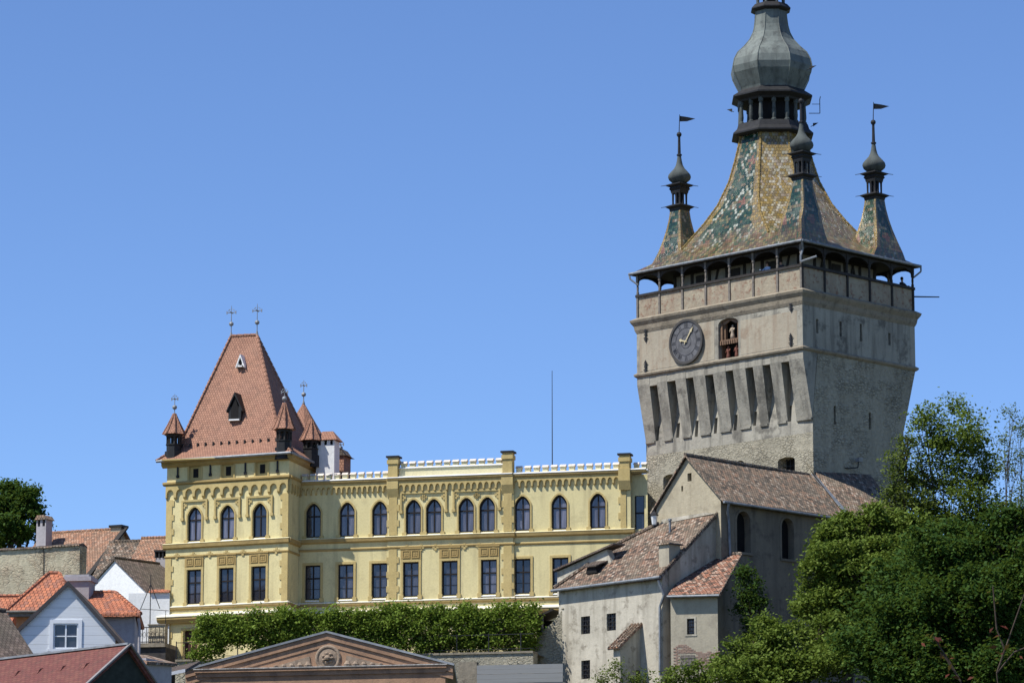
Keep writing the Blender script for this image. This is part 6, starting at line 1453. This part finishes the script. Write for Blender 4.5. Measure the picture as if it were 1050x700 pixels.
for k in range(8):
    x = px0-.5+(px1-px0+.5)*k/7; m.tube((x, .15, zC), (x, .15, zC+1.0), .022, .022, 5)
    if k < 7: 
        for q in range(8):
            a, b = 2*math.pi*q/8, 2*math.pi*(q+1)/8; m.tube((x+.12+.09*math.cos(a), .15, zC+.55+.16*math.sin(a)), (x+.12+.09*math.cos(b), .15, zC+.55+.16*math.sin(b)), .015, .015, 4, False)
rl.put(m, 'bars', 'iron')
xt, ztt = FC.on(154.5, 598.5, .8); _, zth = FC.on(154.5, 627, .8); tp = G(FC, (xt, .8, zpt), 'pole_tripod', 'thin iron pole with slanting stays and a ring rail above the rubble parapet', 'pole')
m = tp.mb(); m.tube((xt, .8, zpt+.08), (xt, .8, ztt+.6), .035, .025, 6); tp.put(m, 'pole', 'iron'); m = tp.mb()
for dx_ in (-.62, .62): m.tube((xt, .8, ztt), (xt+dx_, .8, zth+.2), .025, .025, 5)
tp.put(m, 'stays', 'iron'); m = tp.mb(); m.tube((xt-.65, .8, zth+.2), (xt+1.2, .8, zth+.05), .02, .02, 5); m.tube((xt-.65, .8, zth+.2), (xt-.65, .8, zpt+.05), .02, .02, 5); m.tube((xt+1.0, .8, zth+.05), (xt+1.0, .8, zpt+.05), .02, .02, 5); tp.put(m, 'ring_rail', 'iron')
# --- dark flat roof with a pale edge beside the pediment; little brown roof at the left edge; shed behind the shingled house
FD = Frame(at(128, 698.5, 160), -R(2), 0.0); xd1, zd1 = FD.on(190, 686); zd0 = FD.on(128, 698.5)[1]; bD = ground(*FD.wd((0, 0, 0)).xy)-2
fd_ = G(FD, (1.5, 0, bD), 'low_dark_shed', 'low shed with a black sloping roof and thin white edge, between shingled roof and pediment', 'shed')
m = fd_.mb(); m.box(-1, xd1, .4, 5, bD, min(zd0, zd1)-.7); fd_.put(m, 'wall', plain('black_boards', (.02, .019, .018), .8))
m = fd_.mb(); sheet(m, [(-1.2, 0, zd0-.28), (xd1, 0, zd1), (xd1, 5.5, zd1+.9), (-1.2, 5.5, zd0+.62)], .12); fd_.put(m, 'roof', 'tile_dark'); m = fd_.mb(); m.prism([(-1.2, -.05, zd0-.40), (xd1, -.05, zd1-.12), (xd1, -.05, zd1+.03), (-1.2, -.05, zd0-.25)], (0, .06, 0)); fd_.put(m, 'white_edge', plain('white_roof_edge', (.6, .6, .6), .5))
FE = Frame(at(31, 671, 156), R(35), 0.0); bE = ground(*FE.wd((0, 0, 0)).xy)-2; zE0 = FE.on(31, 671)[1]; qE = FE._hit(0, 648, 1, 1.8)
he = gable_house('brown_lean_house', 'small dark mossy brown tile roof at the left edge beside the boarded gable', 'house', FE, -9, .4, zE0+2.2, 3.2, 0, zE0-.25, 6.4, zE0-.25, bE, 'beige', 'tile_dark', .3)
FF = Frame(at(140, 672, 152), -R(20), 0.0); bF = ground(*FF.wd((0, 0, 0)).xy)-2; zF, = (FF.on(140, 672)[1],); x0, x1 = FF.on(127, 672)[0], FF.on(150, 672)[0]
ff_ = G(FF, ((x0+x1)/2, 0, bF), 'small_grey_outbuilding', 'tiny grey outbuilding tucked behind the right end of the shingled roof', 'outbuilding')
m = ff_.mb(); m.box(x0, x1, 0, 2.5, bF, zF-.1); ff_.put(m, 'wall', 'lilac'); m = ff_.mb(); sheet(m, [(x0-.2, -.25, zF+.12), (x1+.2, -.25, zF-.28), (x1+.2, 2.7, zF-.1), (x0-.2, 2.7, zF+.3)], .12); ff_.put(m, 'roof', 'tile_old_red')
# ------------------------------------------------------------------ TERRAIN
xs = np.concatenate([np.linspace(-6000, -200, 12), np.linspace(-150, 150, 61), np.linspace(200, 6000, 12)])
ysg = np.concatenate([np.linspace(-300, 60, 8), np.linspace(75, 340, 80), np.array([380, 450, 600, 900, 1500, 3000, 6000, 9000])])
tv = [(x, y, ground(x, y)) for y in ysg for x in xs]; nx_ = len(xs)
tf = [(j*nx_+i, j*nx_+i+1, (j+1)*nx_+i+1, (j+1)*nx_+i) for j in range(len(ysg)-1) for i in range(nx_-1)]
me = bpy.data.meshes.new('ground'); me.from_pydata(tv, [], tf)
def groundmat():
    t = NT('grassy_slope'); n = t.noise(t.obj(), .12, 6); n2 = t.noise(t.obj(), 1.5, 6)
    c = t.mix(t.ramp(n, [(.4, 0), (.6, 1)]), (.055, .075, .025), (.12, .105, .06)); return t.out(t.mix(t.ramp(n2, [(.35, .5), (.6, 0)]), c, (.05, .045, .03)), .95, t.bump(n2, .2))
me.materials.append(groundmat()); go = bpy.data.objects.new('ground', me); COL.objects.link(go); go['kind'] = 'structure'
for p in me.polygons: p.use_smooth = True
# ------------------------------------------------------------------ TREES
def leaf_mesh(name, pts, size, mat, parent, seed, aspect=.62, droop=.25):
    """many small leaf blades at pts (n x 3)"""
    r = np.random.default_rng(seed); n = len(pts); P = np.asarray(pts)
    nr = r.normal(size=(n, 3)); nr[:, 2] = np.abs(nr[:, 2])+.55; nr /= np.linalg.norm(nr, axis=1)[:, None]
    t = r.normal(size=(n, 3)); t[:, 2] -= droop; t -= nr*np.sum(t*nr, 1)[:, None]; t /= np.linalg.norm(t, axis=1)[:, None]+1e-9
    b = np.cross(nr, t); s = size*r.uniform(.65, 1.35, (n, 1))
    fold = nr*s*.12
    V = np.stack([P-t*s*.5, P+b*s*aspect*.5+fold, P+t*s*.55, P-b*s*aspect*.5+fold], 1).reshape(-1, 3)
    me = bpy.data.meshes.new(name); me.vertices.add(4*n); me.vertices.foreach_set('co', V.ravel().astype(np.float32))
    me.loops.add(4*n); me.loops.foreach_set('vertex_index', np.arange(4*n, dtype=np.int32)); me.polygons.add(n)
    me.polygons.foreach_set('loop_start', np.arange(0, 4*n, 4, dtype=np.int32)); me.polygons.foreach_set('loop_total', np.full(n, 4, dtype=np.int32))
    me.update(); me.validate(); me.materials.append(M[mat]); o = bpy.data.objects.new(name, me); COL.objects.link(o); o.parent = parent; return o
def crown_points(lobes, dens, clump, per, r, hollow=.55, sq=.8, sub=0):
    """leaf positions: clumps spread over each lobe; with sub > 0 every lobe is first broken into that many smaller
    boughs, so that dark gaps stay open between them"""
    out = []; L2 = []
    for c, rad in lobes:
        if not sub: L2.append((np.array(c), rad, 1)); continue
        L2.append((np.array(c)-np.array([0, 0, rad*.15]), rad*.62, .35))
        for _ in range(sub):
            d = r.normal(size=3); d[2] = d[2]*.8+.25; d /= np.linalg.norm(d)
            L2.append((np.array(c)+d*rad*r.uniform(.55, .82)*np.array([1, 1, sq]), rad*r.uniform(.28, .46), 1))
    for c, rad, w_ in L2:
        n = max(3, int(dens*rad*rad*w_))
        for _ in range(n):
            d = r.normal(size=3)
            if sub: d[2] = d[2]*.8+.35
            d /= np.linalg.norm(d); k = r.uniform(hollow, 1.08)
            q = c+d*rad*k*np.array([1, 1, sq])
            m_ = int(per*r.uniform(.5, 1.5)); e = r.normal(size=(m_, 3))*clump*np.array([1, 1, .75])*r.uniform(.55, 1.35); out.append(q+e)
    return np.concatenate(out), None
def tree(name, label, cat, lobes_px, foot, Yc, leaf, mat, dens=9, clump=.32, per=26, seed=1, group=None, stems=1, hollow=.5, sq=.85, trunk_r=.16, sub=0):
    """crown lobes given as (px, py, radius in px, distance offset); foot = (px, Y) of the trunk"""
    r = np.random.default_rng(seed); L = []
    for px, py, rp_, dy in lobes_px:
        c = at(px, py, Yc+dy); L.append((np.array(c), rp_*(Yc+dy)*1.02/FPX))
    fx = at(foot[0], 700, Yc+(foot[1] if len(foot) > 1 else 0)); gz = ground(fx.x, fx.y); base = Vector((fx.x, fx.y, gz-.2))
    t = thing(name, label, cat, loc=base, group=group)
    Lr = [(c-np.array(base), rad) for c, rad in L]
    pts, cl = crown_points(Lr, dens, clump, per, r, hollow, sq, sub)
    leaf_mesh('crown', pts, leaf, mat, t, seed)
    top = sum((Vector(c) for c, _ in Lr), Vector())/len(Lr)
    m = MB(); rr = random.Random(seed)
    fork = Vector((top.x*.5, top.y*.5, top.z*.45))
    if stems == 1:
        m.tube((0, 0, -.3), fork*.5+Vector((.1, 0, 0)), trunk_r*1.3, trunk_r, 8); m.tube(fork*.5+Vector((.1, 0, 0)), fork, trunk_r, trunk_r*.8, 8)
    for c, rad in (Lr if stems == 1 or len(Lr) < 9 else Lr[::3]):
        c = Vector(c); s = fork if stems == 1 else Vector((rr.uniform(-.6, .6), rr.uniform(-.3, .3), -.2)); mid_ = s.lerp(c, .5)+Vector((rr.uniform(-.3, .3), rr.uniform(-.3, .3), .2))
        m.tube(s, mid_, trunk_r*.6, trunk_r*.42, 6); m.tube(mid_, c+Vector((0, 0, rad*.3)), trunk_r*.42, trunk_r*.15, 6)
        for _ in range(7):
            d = Vector((rr.gauss(0, 1), rr.gauss(0, 1), rr.gauss(0, .8)+.25)).normalized(); a = mid_.lerp(c, rr.uniform(.5, 1)); e = c+d*rad*.95; k = a.lerp(e, .5)+Vector((0, 0, .1*rad)); m.tube(a, k, trunk_r*.2, trunk_r*.13, 5); m.tube(k, e, trunk_r*.13, trunk_r*.04, 5)
    m.build('trunk', 'bark', t)
    return t
tree('broadleaf_tree', 'dark green leafy tree at the left edge, rising above the town wall', 'tree', [(2, 520, 24, 0), (22, 520, 18, 1), (14, 545, 20, -1), (-16, 535, 26, 1), (38, 527, 9, 0), (28, 506, 9, 0), (43, 539, 7, 0), (8, 502, 11, 1), (-6, 560, 22, 0)], (4,), 256, .26, 'leaf_dark', 34, .28, 50, 11, trunk_r=.3, sub=7)
# tall airy trees behind
tree('tall_airy_tree', 'tall airy tree with thin bare stems and light foliage, right of the clock tower', 'tree', [(948, 428, 17, 0), (978, 417, 13, 1), (990, 440, 17, -1), (962, 455, 19, 0), (1002, 462, 17, 1), (978, 482, 19, 0), (1012, 488, 15, 0), (952, 492, 17, 1), (992, 510, 21, -1), (1020, 520, 15, 0), (960, 525, 22, 0), (1005, 432, 8, 0), (940, 455, 8, 0), (1024, 470, 8, 0), (985, 545, 24, 0), (1022, 550, 18, 0), (970, 455, 13, 0), (985, 463, 13, 0), (952, 472, 12, 0), (998, 445, 11, 0), (966, 436, 10, 0), (1008, 478, 11, 0), (990, 426, 8, 0), (955, 540, 20, 0), (1005, 530, 20, 0), (1030, 545, 18, 0), (930, 540, 14, 0), (975, 498, 15, 0), (1000, 492, 13, 0)], (985,), 204, .19, 'leaf', 24, .33, 38, 21, stems=3, hollow=.12, trunk_r=.11)
tree('sparse_dry_tree', 'sparse half-bare tree with fine twigs at the right edge', 'tree', [(1036, 425, 9, 0), (1046, 440, 11, 1), (1030, 452, 9, 0), (1048, 468, 12, 0), (1034, 485, 12, 1), (1052, 500, 14, 0), (1040, 520, 15, 0), (1058, 440, 12, 0)], (1036,), 200, .13, 'leaf_light', 26, .33, 34, 31, stems=3, hollow=.1, trunk_r=.07)
tree('pale_locust_tree', 'pale yellow-green loose tree beside the shaded wall of the clock tower', 'tree', [(926, 470, 14, 0), (936, 492, 17, 1), (918, 484, 9, 0), (928, 512, 18, 0), (914, 507, 10, 0), (945, 515, 16, 0), (930, 452, 9, 0), (912, 528, 17, 1)], (925,), 203, .19, 'leaf_light', 24, .32, 40, 41, stems=2, hollow=.2, trunk_r=.15)
# the big bushy trees on the slope
tree('round_bushy_tree', 'large round mid green bushy tree in front of the stone hall', 'tree', [(866, 556, 28, 0), (890, 550, 28, 1), (908, 565, 34, 0), (850, 584, 26, -1), (874, 588, 38, -2), (838, 608, 20, 0), (910, 605, 40, -1), (858, 624, 34, -1), (892, 530, 14, 0), (868, 536, 11, 0), (930, 540, 22, 1), (940, 575, 28, 0), (828, 622, 10, 0), (842, 566, 9, 0)], (865,), 197, .21, 'leaf', 24, .24, 70, 51, hollow=.7, sub=9, trunk_r=.3)
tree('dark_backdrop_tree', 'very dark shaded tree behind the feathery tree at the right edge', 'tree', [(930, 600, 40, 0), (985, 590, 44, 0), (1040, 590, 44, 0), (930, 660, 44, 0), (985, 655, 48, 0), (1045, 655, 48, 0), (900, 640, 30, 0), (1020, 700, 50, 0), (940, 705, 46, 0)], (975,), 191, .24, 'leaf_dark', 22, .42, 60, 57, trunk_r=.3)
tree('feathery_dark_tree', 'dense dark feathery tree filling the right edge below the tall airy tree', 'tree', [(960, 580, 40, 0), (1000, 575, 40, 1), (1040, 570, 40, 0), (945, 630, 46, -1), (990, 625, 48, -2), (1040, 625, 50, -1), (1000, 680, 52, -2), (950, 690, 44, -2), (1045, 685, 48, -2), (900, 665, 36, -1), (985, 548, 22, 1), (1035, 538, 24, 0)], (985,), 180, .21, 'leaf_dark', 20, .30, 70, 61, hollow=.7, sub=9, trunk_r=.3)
tree('low_green_bush', 'broad light green bush at the foot of the annex', 'bush', [(770, 672, 26, 0), (800, 660, 24, 0), (830, 655, 24, 1), (760, 695, 26, -1), (800, 692, 32, -1), (840, 688, 34, -1), (868, 668, 26, 0), (745, 684, 14, 0), (785, 645, 12, 0), (850, 640, 13, 1)], (800,), 188, .2, 'leaf', 26, .24, 60, 71, hollow=.7, sub=8, stems=3, trunk_r=.14)
tree('ivy_column', 'narrow upright dark green shrub climbing the side wall of the annex', 'shrub', [(768, 592, 11, 0), (770, 608, 13, 0), (768, 625, 13, 0), (774, 643, 12, 0), (763, 585, 6, 0), (780, 618, 7, 0)], (770,), 203, .16, 'leaf_dark', 45, .22, 40, 81, stems=2, trunk_r=.07)
tree('clipped_bush', 'small rounded green bush below the downpipe of the whitewashed house', 'bush', [(696, 694, 15, 0), (715, 692, 15, 0), (728, 697, 12, 0), (684, 700, 10, 0)], (705,), 190, .15, 'leaf', 45, .22, 40, 91, stems=2, trunk_r=.06)
tree('weedy_shrub', 'loose yellowish weedy shrub in front of the stair hood', 'shrub', [(628, 690, 12, 0), (645, 697, 13, 0), (662, 698, 11, 0), (618, 697, 7, 0), (633, 680, 6, 0)], (640,), 192, .14, 'leaf_light', 30, .22, 26, 95, stems=3, hollow=.2, trunk_r=.04)
# hedge / vine on the terrace
hl = []; rr_ = random.Random(4)
for k in range(52):
    px = 212+(545-212)*k/51; f = max(0, min(1, (px-250)/70))
    top = 632-(0 if px < 300 else (px-300)*.03)+(5 if px < 262 else 0); low = 664
    for py in np.arange(top, low, 9): hl.append((px+rr_.uniform(-4, 4), py+rr_.uniform(-3, 3), rr_.uniform(5, 8.5), rr_.uniform(-.5, .5)))
hl += [(206, 655, 9, 0), (210, 668, 9, 0), (222, 665, 10, 0), (214, 643, 7, 0), (200, 672, 6, 0)]
tree('vine_hedge', 'long bright green vine hedge on the terrace in front of the yellow building', 'hedge', hl, (380,), 208.6, .17, 'leaf_vine', 60, .24, 34, 99, stems=3, hollow=.2, trunk_r=.03)
# foreground red-leaved twigs, close to the camera
tw = thing('red_leaf_branch', 'thin branches with dull red leaves close in front of the trees at the lower right', 'branch', loc=(at(1000, 700, 60).x, 60, 0))
m = MB(); lp = []; r9 = np.random.default_rng(3); tb_ = tw.location
for pts in (((1003, 760), (985, 698), (975, 680), (962, 660), (957, 652)), ((1030, 760), (1022, 690), (1030, 665), (1022, 645), (1018, 600)), ((1022, 690), (1040, 668), (1055, 662)), ((1022, 690), (1050, 610), (1060, 600)), ((985, 698), (968, 672), (964, 668))):
    Q = [at(px, py, 60)-tb_ for px, py in pts]
    for a, b in zip(Q, Q[1:]): m.tube(a, b, .016, .011, 5)
    for a, b in zip(Q[1:], Q[2:]):
        for f in np.linspace(0, 1, 5): lp.append(np.array(a.lerp(b, f))+r9.normal(size=3)*.07)
m.tube((at(1010, 760, 60)-tb_), (.3, 0, 0), .03, .05, 6); m.build('twigs', 'bark', tw); leaf_mesh('leaves', lp, .13, 'leaf_red', tw, 5, .45)
# ------------------------------------------------------------------ PEOPLE in the gallery
def person(label, pos, face_rz, top, legs, hair, arm=(0, 0), lean=0.0, group='visitors in the tower gallery'):
    o = thing('person', label, 'person', loc=pos, rz=face_rz, group=None)
    V = [(0, 0, .95), (0, -.01, 1.15), (0, -.02, 1.38), (0, -.03+lean*.05, 1.47), (0, -.04+lean*.08, 1.56), (0, -.05+lean*.1, 1.66), (0, -.05+lean*.1, 1.75)]
    Rr_ = [.15, .13, .16, .06, .075, .095, .06]; E = [(0, 1), (1, 2), (2, 3), (3, 4), (4, 5), (5, 6)]
    for s, a in ((-1, arm[0]), (1, arm[1])):
        k = len(V); V += [(s*.19, -.01, 1.40), (s*.27, -.06-.12*a, 1.17+.05*a), (s*.20, -.16-.25*a, 1.02+.22*a), (s*.19, -.20-.30*a, .97+.25*a)]; Rr_ += [.075, .055, .04, .045]; E += [(2, k), (k, k+1), (k+1, k+2), (k+2, k+3)]
        k = len(V); V += [(s*.10, 0, .88), (s*.11, -.03, .5), (s*.11, .02, .08), (s*.12, -.12, .04)]; Rr_ += [.10, .07, .05, .045]; E += [(0, k), (k, k+1), (k+1, k+2), (k+2, k+3)]
    me = bpy.data.meshes.new('body'); me.from_pydata(V, E, []); b = bpy.data.objects.new('body', me); COL.objects.link(b); b.parent = o
    sk = b.modifiers.new('skin', 'SKIN'); 
    for q, rr0 in zip(me.skin_vertices[0].data, Rr_): q.radius = (rr0, rr0*.85); 
    me.skin_vertices[0].data[0].use_root = True
    b.modifiers.new('sub', 'SUBSURF').levels = 1; b.modifiers['sub'].render_levels = 1
    t = NT('person_'+label[:12]); z = t.xyz(t.obj())[2]; x = t.xyz(t.obj())[0]
    c = t.mix(t.math('GREATER_THAN', z, .98), legs, top); c = t.mix(t.math('GREATER_THAN', z, 1.46), c, (.45, .27, .19)); t.out(c, .8); me.materials.append(t.m)
    h = MB(); h.lathe((0, -.035+lean*.1, 0), [(.06, 1.58), (.10, 1.66), (.105, 1.73), (.08, 1.79), (.02, 1.82)], 10); h.build('hair', plain('hair_'+label[:10], hair, .8), o, True)
    return o
fz = z_rail-.99
py_, _z = T.onx(925, 290, -.75); P = T.wd((-.75, py_, fz)); person('person in dark clothes leaning on the gallery rail in the last right-hand bay', P, T.a+R(90), (.02, .02, .025), (.02, .02, .03), (.015, .012, .01), (.8, .8), .5)
px_, _z = T.on(787, 272, .75); P = T.wd((px_, .75, fz)); person('person in a pale blue shirt standing behind the gallery rail above the carved figures', P, T.a, (.35, .45, .62), (.03, .04, .08), (.05, .03, .02), (1, .3))
px_, _z = T.on(801, 270, .95); P = T.wd((px_, .95, fz)); person('person in a dark top beside the pale blue shirt at the gallery rail', P, T.a, (.03, .03, .04), (.05, .05, .07), (.03, .02, .015), (.4, .9))
